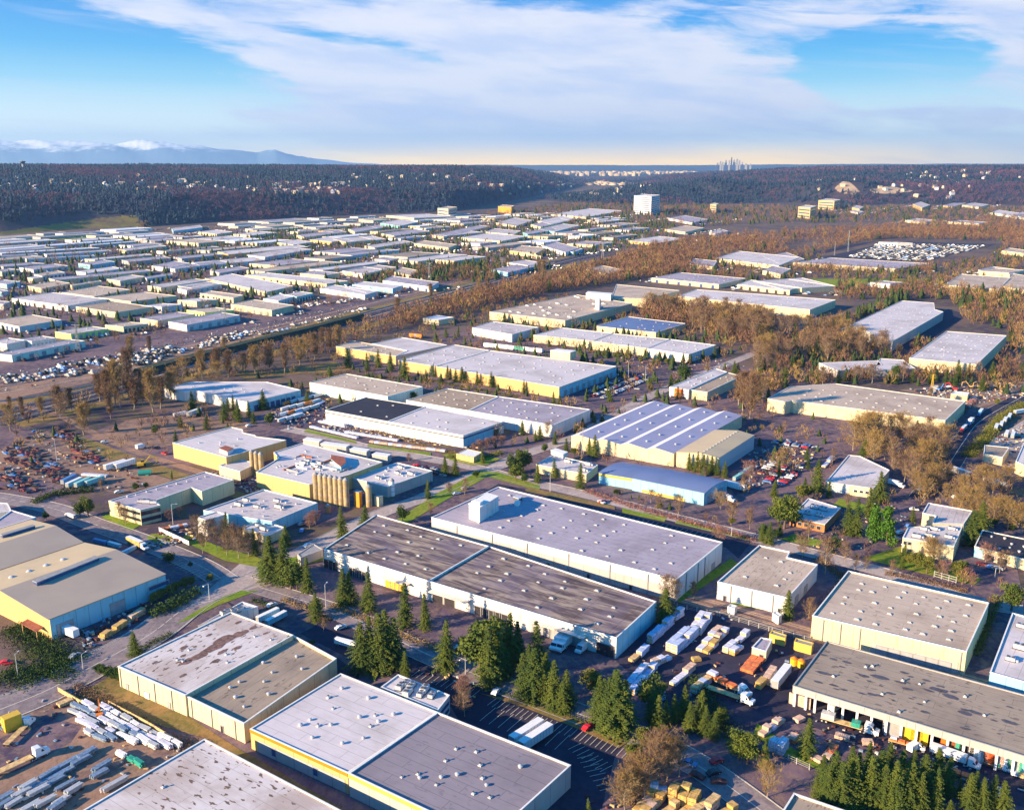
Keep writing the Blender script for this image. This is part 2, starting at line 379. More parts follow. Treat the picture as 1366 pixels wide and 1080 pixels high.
    def box(s, k, px, z0, h, wall='wall_white', roof='trim_white', name='penthouse'):
        """a block standing on the roof: corner pixels of its base"""
        w = ccw([P(x, y, z0) for x, y in fr(k, *px)]) if len(px) > 3 else ccw(quad(fr(k, *px), z0))
        m = MB(); u = 0; n = len(w)
        for i in range(n): u = m.wall(w[i], w[(i+1)%n], z0, z0+h, u=u)
        o = inset(w, -.15)
        m.face([(p.x,p.y,z0+h+.25) for p in o], 1)
        for i in range(n): m.wall(o[i], o[(i+1)%n], z0+h-.05, z0+h+.25, mi=1)
        m.face([(p.x,p.y,z0+h-.05) for p in o[::-1]], 1)
        o = m.build(name, [wall, roof], s.root, s.loc()); o['pz'] = 0; del o['pz']
        return o
    def gables(s, A, B, C, D, h, rise, n, roof, roof2=None, wall='wall_cream', frac=.5, arch=0):
        """A,B eave corners of the front gable end, C,D of the back one; n ridges run from front to back"""
        A, B, C, D = [Vector((p.x, p.y, 0)) for p in (A, B, C, D)]
        if (B-A).cross(D-A).z < 0: A, B, C, D = B, A, D, C
        cen = (A+B+C+D)/4; r = s._root(cen); s.w = [Vector((p.x,p.y,h)) for p in (A,B,C,D)]; s.h = h; FOOT.append(([(p.x, p.y) for p in (A,B,C,D)], cen.x, cen.y, max((p-cen).length for p in (A,B,C,D))))
        prof = []
        for i in range(n):
            if arch: prof += [((i+t/arch)/n, rise*math.sin(math.pi*(.12+.76*t/arch))-rise*math.sin(math.pi*.12)) for t in range(arch)]
            else: prof += [(i/n, 0), ((i+frac)/n, rise)]
        prof.append((1, 0)); wl = MB(); parts = [MB(), MB()]; L = (D-A).length; W = (B-A).length; ov = .5
        fd = (D-A).normalized()*ov
        u = 0
        for (t0, z0), (t1, z1) in zip(prof, prof[1:]):
            a, b = A.lerp(B, t0), A.lerp(B, t1); d, c = D.lerp(C, t0), D.lerp(C, t1)
            u2 = wl.wall(a, b, 0, h+z0, h+z1, u=u); wl.wall(c, d, 0, h+z1, h+z0, u=u)
            k = 0 if (z1 > z0 or arch) else 1; pb = parts[k if roof2 else 0]
            T = .22
            q = [(a-fd, z0), (b-fd, z1), (c+fd, z1), (d+fd, z0)]
            up = [(p.x, p.y, h+z+T) for p, z in q]; dn = [(p.x, p.y, h+z+.03) for p, z in q]
            uv = [(u, 0), (u2, 0), (u2, L), (u, L)]
            pb.face(up, 0, uv); pb.face(dn[::-1], 0, uv[::-1])
            for i in (0, 2): pb.face([dn[i], dn[i+1], up[i+1], up[i]], 0, [(0,0)]*4)
            if t0 == 0: pb.face([dn[3], dn[0], up[0], up[3]], 0, [(0,0)]*4)
            if t1 == 1: pb.face([dn[1], dn[2], up[2], up[1]], 0, [(0,0)]*4)
            u = u2
        wl.wall(B, C, 0, h); wl.wall(D, A, 0, h); wl.build('wall', wall, r, s.loc())
        parts[0].build('roof', roof, r, s.loc())
        if roof2: parts[1].build('roof', roof2, r, s.loc())
        return s
def W(name, label, k, pts, h, roof, wall, par=.7, fits=None, cat='warehouse', **kw):
    b = Bld(name, label, cat); b.block(fr(k, *pts), h, roof, wall, par, fits, **kw); return b

# --- near buildings, front of the picture
V8 = lambda n, m, s=.0: [('skylight', n, m, .22, .06, .94, s)]
D = Bld('warehouse', 'long white roof blotched with brown stains, beside the metal stock yard')
w = [P(272.9,985,8), P(60,1110,8), P(60,1110,8)+(P(460,1083,8)-P(272.9,985,8))*1.2, P(272.9,985,8)+(P(460,1083,8)-P(272.9,985,8))*1.2]
D.block(None, 8, 'roof_stained', 'wall_grey', .25, None, world=w); D.fit('roof_stack', 6, 3, 7.75, .4, .1, .9, .5)
Bq = Bld('warehouse', 'cream warehouse with one patched white roof and one lower grey roof')
Bq.block([(157.2,888.3),(247,927),(391.4,846.7),(308,816)], 7.6, 'roof_stained', 'wall_cream', .3)
eB = Bq.edge('x', (157.2,888.3), (247,927))
Bq.fit('roof_stack', 5, 3, 7.3, .4, .1, .9, .5)
# painted-over ponding rings of the patched roof
rn = random.Random(3); FOOT_ST = []; plain('stain', (.20,.12,.11), .9, .5, .9)
for x, y, r in ((390,368,3.0),(455,338,3.4),(522,298,4.2),(580,262,4.4),(645,236,3.2),(375,340,1.2),(240,372,1.2),(375,434,1.3),(640,180,1.5),(712,205,1.8),(770,232,1.2),(560,322,1.8),(530,365,1.8),(640,300,1.4),(380,300,1.5),(500,240,1.2)):
    c = P(*fr('c',(x,y))[0], 7.3); q = []
    for i in range(14):
        t = i/14*2*math.pi; rr = r*rn.uniform(.7, 1.15); v = DB*math.cos(t)*rr*1.15+DA*math.sin(t)*rr*.6; q.append((c.x+v.x, c.y+v.y, 7.32+.004*len(FOOT_ST)))
    FOOT_ST.append(1); st = MB(); st.face(q); st.build('roof_stain', 'stain', Bq.root, Bq.loc())
Bq.openings(eB, (.42,), 2.4, 2.4, 'trim_white'); Bq.openings(eB, (.12,.75), 1., 2.2, 'door_grey', name='door')
Bq.block([(247.6,927.6),(325.3,964.7),(449,878),(391.8,847)], 6.9, 'roof_grey', 'wall_cream', 1.0, [('roof_fan', 3, 4, .3, .1, .9, .1)])
eB2 = Bq.edge('x', (247.6,927.6), (325.3,964.7)); Bq.openings(eB2, (.62,), 1.1, 2.3, 'door_dark', name='door')
Bn = W('office_annex', 'low white annex with loading bays behind the patched white roof', 'c', [(445,196),(600,135),(735,104),(660,80)], 4.6, 'roof_white', 'wall_white', .4, [('air_conditioner', 3, 1, .2, .2, .8, 0)], cat='building')
Cq = Bld('warehouse', 'orange banded yellow warehouse with a clean white roof and a lavender grey roof')
Cq.block([(333.6,971.7),(464,1030.6),(583.6,949.2),(454.5,897.8)], 6.8, 'roof_clean', 'wall_yellow', .25, [('roof_fan', 3, 4, .3, .1, .9, .1), ('roof_stack', 2, 3, .4, .1, .9, .3)])
eC = Cq.edge('x', (333.6,971.7), (464,1030.6)); Cq.band(eC, 5.7, 6.75, 'band_orange', pr=.15); Cq.openings(eC, (.25,.68), 1.6, 2.4, 'glass_blue', 1.2, 'window'); Cq.band(eC, 0, 4.2, 'wall_grey', .08, .97)
Cq.block([(464.6,1031),(600,1092),(715,1010+33),(583.6,949.5)], 7.3, 'roof_slate', 'wall_grey', .5, world=[P(464.8,1031,7.3), P(464.8,1031,7.3)+(P(761.6,1020,7.3)-P(583.8,949.4,7.3)), P(761.6,1020,7.3), P(583.8,949.4,7.3)])
Cq.fit('roof_stack', 5, 4, 6.8, .45, .15, .85, .55); Cq.fit('roof_fan', 3, 3, 6.8, .4, .2, .8, .5)
a, b = Cq.w[0], Cq.w[1]; eC2 = Cq.edge('x', (464.8,1031), (466.,1031.6)); e = (b-a).normalized(); eC2 = (Vector((a.x,a.y,0)), Vector((b.x,b.y,0)), e, Vector((e.y,-e.x,0)))
Cq.band(eC2, 6.0, 7.25, 'band_yellow', pr=.15)
Cn = Bld('office_annex', 'white annex roof crowded with air conditioners beside the small parking lot', 'building')
Cn.block([(508,916),(531,899),(600,926.7),(584,947)], 6.2, 'roof_clean', 'wall_white', .3, [('air_conditioner', 2, 4, .3, .15, .85, .1)])
eCn = Cn.edge('x', (600,926.7), (584,947)); Cn.band(eCn, 3.4, 4.6, 'glass_blue', .1, .95, 'window_band'); Cn.band(eCn, 1., 2.2, 'glass_blue', .1, .95, 'window_band')
# grey mottled double warehouse
Gq = Bld('warehouse', 'very long warehouse with dark mottled roof halves behind the row of firs')
Gq.block([(431.9,732),(572,774.6),(652,728),(501.7,686)], 8.6, 'roof_mottled', 'wall_weathered', .35, V8(5, 4, .15))
Gq.block([(572.6,775),(822.3,850.6),(875.5,801.9),(652.6,728.2)], 8.2, 'roof_mottled', 'wall_weathered', .35, V8(6, 4, .2))
eG1 = Gq.edge('x', (431.9,732), (572,774.6), 8.6); eG2 = Gq.edge('x', (572.6,775), (822.3,850.6), 8.2)
Gq.openings(eG1, (.04,.09), 5, 4, 'door_dark'); Gq.openings(eG1, [.28+.035*i for i in range(4)], 3, 3.6, 'door_dark'); Gq.canopy(eG1, .60, .84, 5, 3., 'wall_weathered'); Gq.openings(eG1, [.63+.04*i for i in range(4)], 3, 3.6, 'door_yellow')
Gq.openings(eG2, (.05,.12), 5, 4, 'door_dark'); Gq.canopy(eG2, .02, .24, 5, 3., 'wall_weathered'); Gq.openings(eG2, [.29+.035*i for i in range(5)], 3.6, 3.8, 'door_dark'); Gq.openings(eG2, [.60+.03*i for i in range(8)], 3.2, 3.6, 'door_grey'); Gq.openings(eG2, (.95,), 7, 4.5, 'door_dark'); Gq.canopy(eG2, .58, .86, 5.2, 2.5, 'wall_weathered')
Gq.band(Gq.edge('x', (822.3,850.6), (875.5,801.9), 8.2), 0, 8.05, 'wall_blue', .0, 1., 'end_wall', .1)  # end wall in shade covered in blue: the shade is put into the colour
# white lavender warehouse with roof tower
Wq = Bld('warehouse', 'large pale lavender roofed white warehouse with a white tower on its roof')
Wq.block([(575.5,689.8),(902.4,772.9),(963.8,722.8),(771,675),(665,649)], 9.6, 'roof_lavender', 'wall_white', .35)
wq = [P(575.5,689.8,9.6), P(902.4,772.9,9.6), P(963.8,722.8,9.6), P(665,649,9.6)]
Wq.fit('skylight', 10, 5, 9.25, .15, .04, .96, .12, quadw=wq)
eW = Wq.edge('x', (575.5,689.8), (902.4,772.9), 9.6); Wq.band(eW, 0, 5.9, 'wall_grey', .0, 1., 'lower_wall', .1); Wq.openings(eW, (.12,.28,.43,.6,.76,.9), .5, 8.9, 'trim_grey', name='downpipe', frame=None, deep=.35)
eWe = Wq.edge('x', (902.4,772.9), (963.8,722.8), 9.6); Wq.openings(eWe, (.8,), 3, 3, 'door_grey')
Wq.box('d', [(780,272),(835,293),(930,232),(872,215)], 9.25, 7.4, 'wall_white', 'trim_white', 'roof_tower')
Wq.box('d', [(795,196),(835,206),(850,196),(812,186)], 16.9, 1.3, 'trim_white', 'trim_white', 'tower_hatch')
t1 = Wq.box('d', [(1005,180),(1035,190),(1050,178),(1020,170)], 9.25, 1.8, 'metal_dark', 'metal_light', 'air_handler'); Wq.box('d', [(1010,205),(1030,210),(1040,200),(1022,196)], 9.25, 1.6, 'trim_white', 'trim_white', 'air_handler')
Sq = W('warehouse', 'small square white walled warehouse with grey beige roof and corner notch', 'x', [(957,775.5),(1051,797),(1091,752.5),(1050,743),(1054,735.5),(1012.6,726.7)], 7.6, 'roof_tan', 'wall_white', .5)
Sq.fit('skylight', 3, 4, 7.1, .1, .12, .88, .1, quadw=[P(957,775.5,7), P(1051,797,7), P(1088,753,7), P(1012.6,728,7)])
Rq = W('warehouse', 'large cream walled warehouse with a pale beige roof of even skylights', 'x', [(1083.5,820.7),(1289.6,868.7),(1319.4,803.6),(1131.5,760.9)], 9.2, 'roof_tan', 'wall_cream', .5, V8(6, 5, 0))
Rq.band(Rq.edge('x', (1083.5,820.7), (1289.6,868.7), 9.2), 0, 4.4, 'wall_grey', .41, .96, 'lower_wall', .15)
Rq.openings(Rq.edge('x', (1083.5,820.7), (1289.6,868.7), 9.2), (.08,.2,.33,.97), .4, 8.6, 'trim_grey', name='downpipe', frame=None, deep=.3); Rq.openings(Rq.edge('x', (1083.5,820.7), (1289.6,868.7), 9.2), (.48,.56,.64,.72,.80,.88), 3.6, 3.6, 'door_grey', deep=.3)
Sq.openings(Sq.edge('x', (957,775.5), (1051,797), 7.6), (.2,.5,.8), .4, 7.2, 'trim_grey', name='downpipe', frame=None, deep=.3); Sq.openings(Sq.edge('x', (957,775.5), (1051,797), 7.6), (.12,.9), 1.1, 2.2, 'door_dark', name='door'); Sq.openings(Sq.edge('x', (1051,797), (1091,752.5), 7.6), (.3,.6), 3.6, 3.8, 'door_grey')
Bq.openings(eB, (.03,.3,.55,.8), .35, 7.2, 'trim_grey', name='downpipe', frame=None, deep=.25); Bq.openings(eB2, (.1,.45,.85), .35, 6.4, 'trim_grey', name='downpipe', frame=None, deep=.25)
e_ = Wq.edge('x', (902.4,772.9), (963.8,722.8), 9.6); Wq.openings(e_, (.2,.45,.6), .4, 9., 'trim_grey', name='downpipe', frame=None, deep=.3); Wq.openings(e_, (.35,), 1.1, 2.2, 'door_dark', name='door')
Wq.openings(eW, (.2,.36,.52,.68,.84), 1.2, 2.2, 'door_dark', name='door', deep=.3)
# timber shed with open bays, lower right
Lq = Bld('timber_shed', 'long low grey roofed timber shed with open and coloured bays', 'shed')
A0, A1, B0 = P(1057.6,914,7.6), P(1400,1018,7.6), P(1103,854.4,7.6)
Lq.block(None, 7.6, 'roof_grey', 'door_dark', .3, world=[A0, A1, A1+(B0-A0), B0], z0=5.2, cop='trim_grey')
for o in list(bpy.data.objects):
    if o.parent == Lq.root and o.name.startswith('wall'): o.data.materials[0] = MATS['wall_grey']; o.name = 'fascia'
e = (A1-A0).normalized(); n_ = (B0-A0).normalized(); rz = math.atan2(e.y, e.x); Lx = (A1-A0).length; Dp = (B0-A0).length
m = MB()
for t in (.0,): m.box(A0+e*Lx/2+n_*(Dp-.3)-Vector((0,0,7.6)), (Lx, .4, 5.2), rz)
m.box(A0+e*(Lx/2)+n_*(Dp*.45)-Vector((0,0,7.6)), (Lx-3, .4, 5.2), rz); m.build('back_wall', 'wall_grey', Lq.root, Lq.loc())
m = MB(); q = [(A0+n_*.4), (A1+n_*.4), (A1+n_*(Dp-.5)), (B0-n_*.5)]; m.face([(p.x,p.y,5.6) for p in q[::-1]]); m.build('ceiling', 'trim_grey', Lq.root, Lq.loc())
for i, t in enumerate([.01,.06]+[.10+.06*k for k in range(15)]):
    m = MB(); p = A0+e*Lx*t+n_*.8; m.box((p.x,p.y,0), (.7,.7,5.7), rz); m.build('post', 'trim_white', Lq.root, Lq.loc())
for t, wd, mt in ((.03,7,'wood_pink'),(.425,6,'trim_grey'),(.49,8,'door_yellow'),(.53,5,'door_yellow'),(.64,4,'door_orange'),(.675,4,'door_green'),(.71,4,'door_dark'),(.745,4,'trim_white'),(.785,4,'rust_roof'),(.82,4,'door_orange'),(.86,6,'trim_white'),(.90,6,'door_green'),(.95,6,'wall_teal')):
    m = MB(); p = A0+e*Lx*t+n_*1.6; m.box((p.x,p.y,0), (wd,.3,5.5 if wd != 7 else 4), rz); m.build('bay_panel', mt, Lq.root, Lq.loc())
Lq.fit('roof_stack', 8, 4, 7.3, .45, .05, .8, .6)
rn = random.Random(5); plain('puddle', (.10,.085,.10), .35, .3, .9)
for k in range(60):
    a, b = rn.random()*.85, rn.random(); b = .15+.7*b; c = A0+e*Lx*a+n_*Dp*b; r = rn.uniform(.5, 1.9) if k > 8 else rn.uniform(1.5,3.4); q = []
    for i in range(9):
        t = i/9*2*math.pi; v = e*math.cos(t)*r*rn.uniform(.7,1.2)+n_*math.sin(t)*r*.4*rn.uniform(.7,1.2); q.append((c.x+v.x, c.y+v.y, 7.33+k*.003))
    st = MB(); st.face(q); st.build('roof_stain', 'puddle', Lq.root, Lq.loc())
W('warehouse', 'pale blue white roof cut by the right edge of the picture', 'x', [(1320.5,896),(1395,917),(1425,836),(1350.5,817)], 7.6, 'roof_clean', 'wall_blue', .4, [('air_conditioner', 2, 3, .3, .1, .9, .2)])
W('warehouse', 'grey gravel roof corner at the bottom edge beside the big firs', 'x', [(1059,1057),(1135,1083),(1100,1130),(1030,1103)], 6.5, 'roof_grey', 'wall_grey', .6)
# --- the gabled sheds on the left
S1 = Bld('gabled_shed', 'big tan metal roofed shed with yellow gable end and pale blue side wall')
e1, e2 = [P(*p, 8.5) for p in fr('a', (255,718), (850,487))]; v2 = P(*fr('a', (430,325))[0], 8.5)
v1 = e1+(v2-e2)
S1.gables(v1, e1, e2, v2, 8.5, 2.6, 1, 'roof_metal_grey', 'roof_metal_grey', 'wall_yellow', .42)
parts = [o for o in bpy.data.objects if o.parent == S1.root and o.name.startswith('roof')]
parts[0].data.materials[0] = MATS['roof_metal_tan']; parts[1].data.materials[0] = MATS['roof_metal_grey']  # slope facing the sun lighter tan, the other grey: sunlight put into colour
eS = S1.edge('a', (255,718), (850,487), 8.5); S1.band(eS, 0, 8.35, 'wall_blue', 0, 1, 'side_wall', .1); S1.openings(eS, (.11,.55), 6, 5.2, 'door_grey', deep=.3); S1.openings(eS, (.93,), 9, 1.4, 'glass_blue', 4.5, 'window', deep=.3)
S1.box('a', [(172,538),(192,547),(512,418),(490,409)], 10.6, 1.5, 'glass_blue', 'trim_grey', 'ridge_light')
for x, y in ((60,500),(150,470),(237,440),(325,410)): p = P(*fr('a',(x,y))[0], 10.2); link('roof_fan', FIT['roof_fan'], S1.root, (p.x-S1.loc().x, p.y-S1.loc().y, 9.4), 0, 1.9)
S2 = Bld('gabled_shed', 'second tan roofed shed behind the big gabled one at the left edge')
f1, f2 = v1-n_*0, v2; g2 = P(*fr('a', (155,207))[0], 8.5); dd = (e2-e1).normalized()
f2 = v2+dd*0-(e2-v2).normalized()*.8; f1 = f2-(e2-e1)*1.0; g1 = g2-(e2-e1)*1.0
S2.gables(g1, f1, f2, g2, 8.5, 2.4, 1, 'roof_metal_tan', 'roof_metal_grey', 'wall_yellow', .5)  # bright sunward slope and greyer far side, light tinted into the metal
S2.box('a', [(5,296),(15,303),(182,252),(170,246)], 10.2, 1.5, 'glass_blue', 'trim_grey', 'ridge_light')
W('warehouse', 'flat blue grey roof behind the tan gabled sheds at the left edge', 'a', [(-160,310),(0,248),(185,192),(60,155)], 8, 'roof_lavender', 'wall_blue', .3)
W('small_shed', 'little pale shed at the left edge beyond the blue grey roof', 'a', [(-60,170),(60,160),(40,120),(-60,110)], 5, 'roof_clean', 'wall_grey', .2, cat='shed')
cn = Bld('loading_canopy', 'rusty red canopy roof on posts in front of the yellow gable wall', 'canopy')
q = quad(fr('a', (105,735),(185,778),(250,740)), 4.2); cn.w = q; cn.h = 4.2; cn._root(sum(q, Vector())/4)
m = MB(); m.face([(p.x,p.y,4.2) for p in ccw(q)]); m.face([(p.x,p.y,3.95) for p in ccw(q)[::-1]])
for i in range(4): m.wall(ccw(q)[i], ccw(q)[(i+1)%4], 3.95, 4.2)
m.build('canopy_roof', 'rust_roof', cn.root, cn.loc())
for p in inset(ccw(q), .4): m = MB(); m.box((p.x,p.y,0), (.25,.25,3.94)); m.build('post', 'wood_tan', cn.root, cn.loc())
# --- middle left: offices and factory
Kq = W('office_building', 'long L shaped office with black window bands and lavender grey roof', 'x', [(144.7,667.7),(187,680),(214,673.5),(205,668),(255,650),(269,655),(312,639.5),(273.5,629)], 8., 'roof_lavender', 'wall_cream', .3, cat='office')
eK = Kq.edge('x', (160,672.3), (187,680), 8); Kq.band(eK, 5.2, 6.6, 'glass_dark', 0, .98, 'window_band'); Kq.band(eK, 1.8, 3.2, 'glass_dark', 0, .98, 'window_band')
c_ = Kq.w; eK2 = Kq.edge('x', (187,680), (214,673.5), 8); Kq.band(eK2, 4.9, 6.9, 'glass_dark', .02, .98, 'window_band'); Kq.band(eK2, 1.5, 3.4, 'glass_dark', .02, .98, 'window_band')
Kq.fit('air_conditioner', 3, 1, 7.7, .2, 0, 1, 0, quadw=[P(178,672,8), P(203,672,8), P(212,670,8), P(186,667,8)])
Kq.fit('roof_fan', 9, 1, 7.7, .1, 0, 1, 0, quadw=[P(160,664,8), P(280,633,8), P(283,634,8), P(163,665,8)])
L3 = Bld('factory', 'low factory with grey patched roof and pale blue wall behind the brown thicket', 'factory')
L3.block(fr('l', (560,600),(950,663),(1210,557),(905,480)), 6., 'roof_white', 'wall_blue', .4, [('air_conditioner', 3, 2, .4, .1, .9, .3), ('roof_fan', 4, 3, .4, .1, .9, .3)])
L3.block(fr('l', (525,640),(580,655),(690,622),(640,605)), 8.4, 'roof_clean', 'wall_white', .3)
L3.block(fr('l', (780,700),(925,745),(1030,698),(885,655)), 4.2, 'roof_clean', 'wall_cream', .3, [('air_conditioner', 2, 1, .2, .2, .8, 0)])
F = Bld('factory', 'sprawling white roofed factory with yellow walls and rows of tall silos', 'factory')
F.block(fr('l', (385,215),(690,297),(1032,200),(862,180),(855,172),(788,158),(785,140),(720,125)), 9.5, 'roof_clean', 'wall_yellow', .3)
F.fit('roof_fan', 3, 3, 9.2, .4, .1, .9, .3, quadw=[P(*p, 9.5) for p in fr('l', (420,215),(690,280),(900,200),(740,140))])
F.box('l', [(655,300),(700,318),(735,300),(690,285)], 6., 5.6, 'wall_white', 'rust_roof', 'lift_tower')
F.block([(341.5,629.5),(412.5,646),(463,633.8),(510,616.2),(404,590.5),(365,603),(372,611)], 8.8, 'roof_clean', 'wall_yellow', .3)
for q_ in (((445,345),(520,365),(640,330),(560,312)),):      # plain ducts and pipes on the plant's roof
    for i in range(16):
        rr = random.Random(i); c = P(rr.uniform(375,480), rr.uniform(605,632), 8.8); m = MB(); L_ = rr.uniform(3,12); m.box((c.x,c.y,8.55), (L_, rr.uniform(.4,1.), rr.uniform(.5,1.4)), math.atan2(*(DA if i%2 else DB).yx))
        if built(c.x, c.y, .1): m.build('duct', rr.choice(['metal_light','trim_white','rust_roof','trim_grey']), F.root, F.loc())
F.fit('roof_stack', 6, 5, 8.5, .45, .05, .95, .3, quadw=[P(x,y,8.8) for x, y in ((350,629),(440,642),(505,618),(400,593))]); F.fit('roof_fan', 5, 4, 8.5, .4, .1, .9, .3, quadw=[P(x,y,8.8) for x, y in ((355,628),(440,640),(500,618),(400,595))]); F.fit('air_conditioner', 3, 2, 8.5, .4, .3, .7, .2, quadw=[P(x,y,8.8) for x, y in ((355,628),(440,640),(500,618),(400,595))])
F.block([(292,621),(320,628.5),(343,618),(316,611)], 5.5, 'roof_clean', 'wall_cream', .3)
F.block([(466.5,636.5),(517,649),(577,627.8),(530,616.8)], 6.2, 'roof_clean', 'wall_grey', .3); F.fit('roof_fan', 6, 3, 5.9, .4, .1, .9, .3); F.fit('air_conditioner', 3, 2, 5.9, .4, .1, .9, .3)
F.box('m', [(180,500),(235,545),(262,520),(255,490),(180,478)], 8.5, 2.2, 'wall_blue', 'rust_roof', 'plant_room')
F.box('m', [(310,748),(340,755),(358,745),(328,738)], 0, 8, 'wall_orange', 'trim_grey', 'hopper_house'); F.box('m', [(425,742),(450,750),(475,742),(448,735)], 0, 5, 'wall_cream', 'trim_grey', 'pump_house')
for x0, y0, x1, y1 in ((20,405,110,415),(120,430,265,445),(285,462,380,472),(412,492,500,500)): F.box('m', [(x0,y0),(x1,y1+4),(x1+22,y1-10),(x0+25,y0-14)], 0, 4.2, 'wall_grey', 'trim_white', 'dock_house')
def silo_mesh(h, r):
    b = MB(); b.cyl((0,0,0), r, h, 16, 0, cap=False); b.cyl((0,0,h), r*1.02, 1.1, 16, 1, r2=r*.25); 
    for z in (h*.3, h*.6, h*.97): b.cyl((0,0,z), r*1.04, .25, 16, 1)
    return b.build('silo', ['silo_yellow','trim_grey'], data_only=True)
SIL = {}
def silo(x, yb, yt, r, mat=None, what='silo'):
    b = P(x, yb); h = topz(b, yt)-1; k = (round(h), r, mat)
    if k not in SIL:
        SIL[k] = silo_mesh(h, r)
        if mat: SIL[k].materials[0] = MATS[mat]
    o = link('silo', SIL[k], None, (b.x, b.y, 0)); return o
for i, (x, yb, yt) in enumerate([(337.5,633,600),(343.5,634.5,600.5),(349.5,636,601)]):
    tag(silo(x, yb, yt, 1.35), ('left', 'middle', 'right')[i]+' one of the three tall yellow silos on the factory front', 'silo', 'silos of the factory')
for i in range(7):
    tag(silo(422.5+6.7*i, 668+1.4*i, 629.5+1.3*i, 1.55), ('leftmost', 'second from the left', 'third from the left', 'middle', 'third from the right', 'second from the right', 'rightmost')[i]+' of the row of seven yellow silos', 'silo', 'silos of the factory')
tag(silo(492.5, 675, 646, 1.6), 'single yellow silo standing apart right of the row of seven', 'silo', 'silos of the factory')
tag(silo(523, 661, 638, 1.5, 'paint_white'), 'slim white storage tank right of the single yellow silo', 'tank')
tag(silo(438, 683, 672, 1.3, 'paint_orange'), 'small round orange tank at the foot of the silo row', 'tank')
# --- centre
M1 = Bld('warehouse', 'white warehouse with one black roof half and one cream white half')
M1.block([(434,546.8),(517,562),(567.5,542),(489,529.3)], 8., 'roof_dark', 'wall_white', .3, V8(4, 2, .4))
e = M1.edge('x', (434,546.8), (517,562), 8); M1.openings(e, [.1+.08*i for i in range(11)], 4, 4.2, 'trim_white', frame='trim_grey'); M1.band(e, 6.0, 6.6, 'band_dark', 0, 1)
M1.block([(517.3,562.1),(617.8,580.8),(671.7,562),(567.8,542)], 8., 'roof_clean', 'wall_white', .3, V8(6, 3, .3))
e = M1.edge('x', (517.3,562.1), (617.8,580.8), 8); M1.band(e, 6.0, 6.6, 'band_dark', 0, 1); M1.openings(e, [.06+.09*i for i in range(10)], 4, 4.2, 'trim_white', frame='trim_grey')
e = M1.edge('x', (617.8,580.8), (671.7,562), 8); M1.band(e, 5.6, 6.6, 'glass_blue', 0, 1); M1.openings(e, (.8,), 5, 4.5, 'door_dark'); M1.band(e, 0, 5.5, 'wall_blue', 0, .75, 'end_wall')
M2 = Bld('warehouse', 'white walled warehouse with a rusty brown roof joined to a lavender roof')
M2.block([(541.7,533.5),(624.5,547.5),(664.7,528.6),(596.8,518)], 8.4, 'roof_brown', 'wall_white', .3, V8(5, 3, .2))
M2.block([(625,547.6),(737.3,566.9),(787.5,546),(665.2,528.6)], 8.4, 'roof_lavender', 'wall_white', .3, V8(7, 3, .1))
W('warehouse', 'pale green walled warehouse with beige roof beside the packed truck yard', 'x', [(412.9,510),(517,528.7),(564,515.8),(462,498.3)], 8.5, 'roof_tan', 'wall_pale_green', .3, V8(7, 3, .2))
p1 = Bld('warehouse', 'tan and white roofed yellow walled warehouse behind a row of poplars and firs')
p1.block(fr('p', (205,350),(545,405),(610,375),(310,318)), 8, 'roof_tan', 'wall_yellow', .3, [('roof_fan', 5, 2, .4, .1, .9, .2)]); p1.block(fr('p', (548,404),(840,342),(580,298),(410,334),(612,374)), 8.6, 'roof_clean', 'wall_grey', .3)
p2 = Bld('warehouse', 'huge white roofed warehouse with yellow wall beside the full car park')
p2.block([(531,480.7),(580,488.3),(653,467.2),(606,459.6)], 8.4, 'roof_clean', 'wall_yellow', .3, V8(3, 5, .2)); p2.block([(580.5,488.4),(745.9,516.3),(822.3,488.6),(653.4,467.3)], 8.8, 'roof_clean', 'wall_yellow', .3, V8(9, 5, .25))
p2.box('q', [(205,520),(305,532),(335,522),(240,512)], 8.5, 6.5, 'wall_cream', 'trim_white')
e = p2.edge('x', (745.9,516.3), (822.3,488.6), 8.8); p2.openings(e, [.1+.1*i for i in range(9)], 4, 4.5, 'trim_grey'); p2.band(e, 0, 8.3, 'wall_blue', 0, 1, 'end_wall', .05)
kq = Bld('warehouse', 'white curved front warehouse with blue loading walls left of the truck yard')
kq.block([(219,518),(246,522.2),(259,520.3),(330,536.5),(401,520),(356,509.3),(258,509)], 7.5, 'roof_clean', 'wall_white', .3)
kq.fit('roof_fan', 6, 3, 7.2, .4, .1, .9, .2, quadw=[P(x,y,7.5) for x,y in ((230,516),(330,532),(390,519),(262,511))])
e = kq.edge('x', (246,522.2), (259,520.3), 7.5); kq.band(e, 0, 7.2, 'paint_blue', 0, 1, 'blue_wall'); e = kq.edge('x', (330,536.5), (401,520), 7.5); kq.band(e, 0, 6.6, 'wall_blue', 0, 1, 'blue_wall'); kq.openings(e, [.15+.1*i for i in range(8)], 3.5, 4, 'glass_blue')
# sawtooth shed
ng = Bld('sawtooth_shed', 'yellow fronted shed with four parallel gabled roofs, tinted white sunward and lavender in shade', 'warehouse')
F0, F4, B0_, B4 = [P(*p, 8) for p in fr('n', (250,408),(800,502),(740,197),(1165,300))]
ng.gables(F0, F4, F4+(B4-F4)*1.0, F0+(B4-F4), 8, 1.7, 4, 'roof_metal_white', 'roof_metal_lavender_shade', 'wall_cream', .3)  # sunlit slopes white, shaded slopes lavender: light put into the roof colours
rn = random.Random(2)
for i in range(4):
    for j in range(5):
        a = (i+.66)/4; b = (j+.5+rn.uniform(-.2,.2))/5; p = F0.lerp(F4, a)+(B4-F4)*b
        link('roof_fan', FIT['roof_fan'], ng.root, (p.x-ng.loc().x, p.y-ng.loc().y, 8.9), 0, 1.3)
ng2 = Bld('gabled_shed', 'tall beige gabled shed joined to the right of the sawtooth shed')
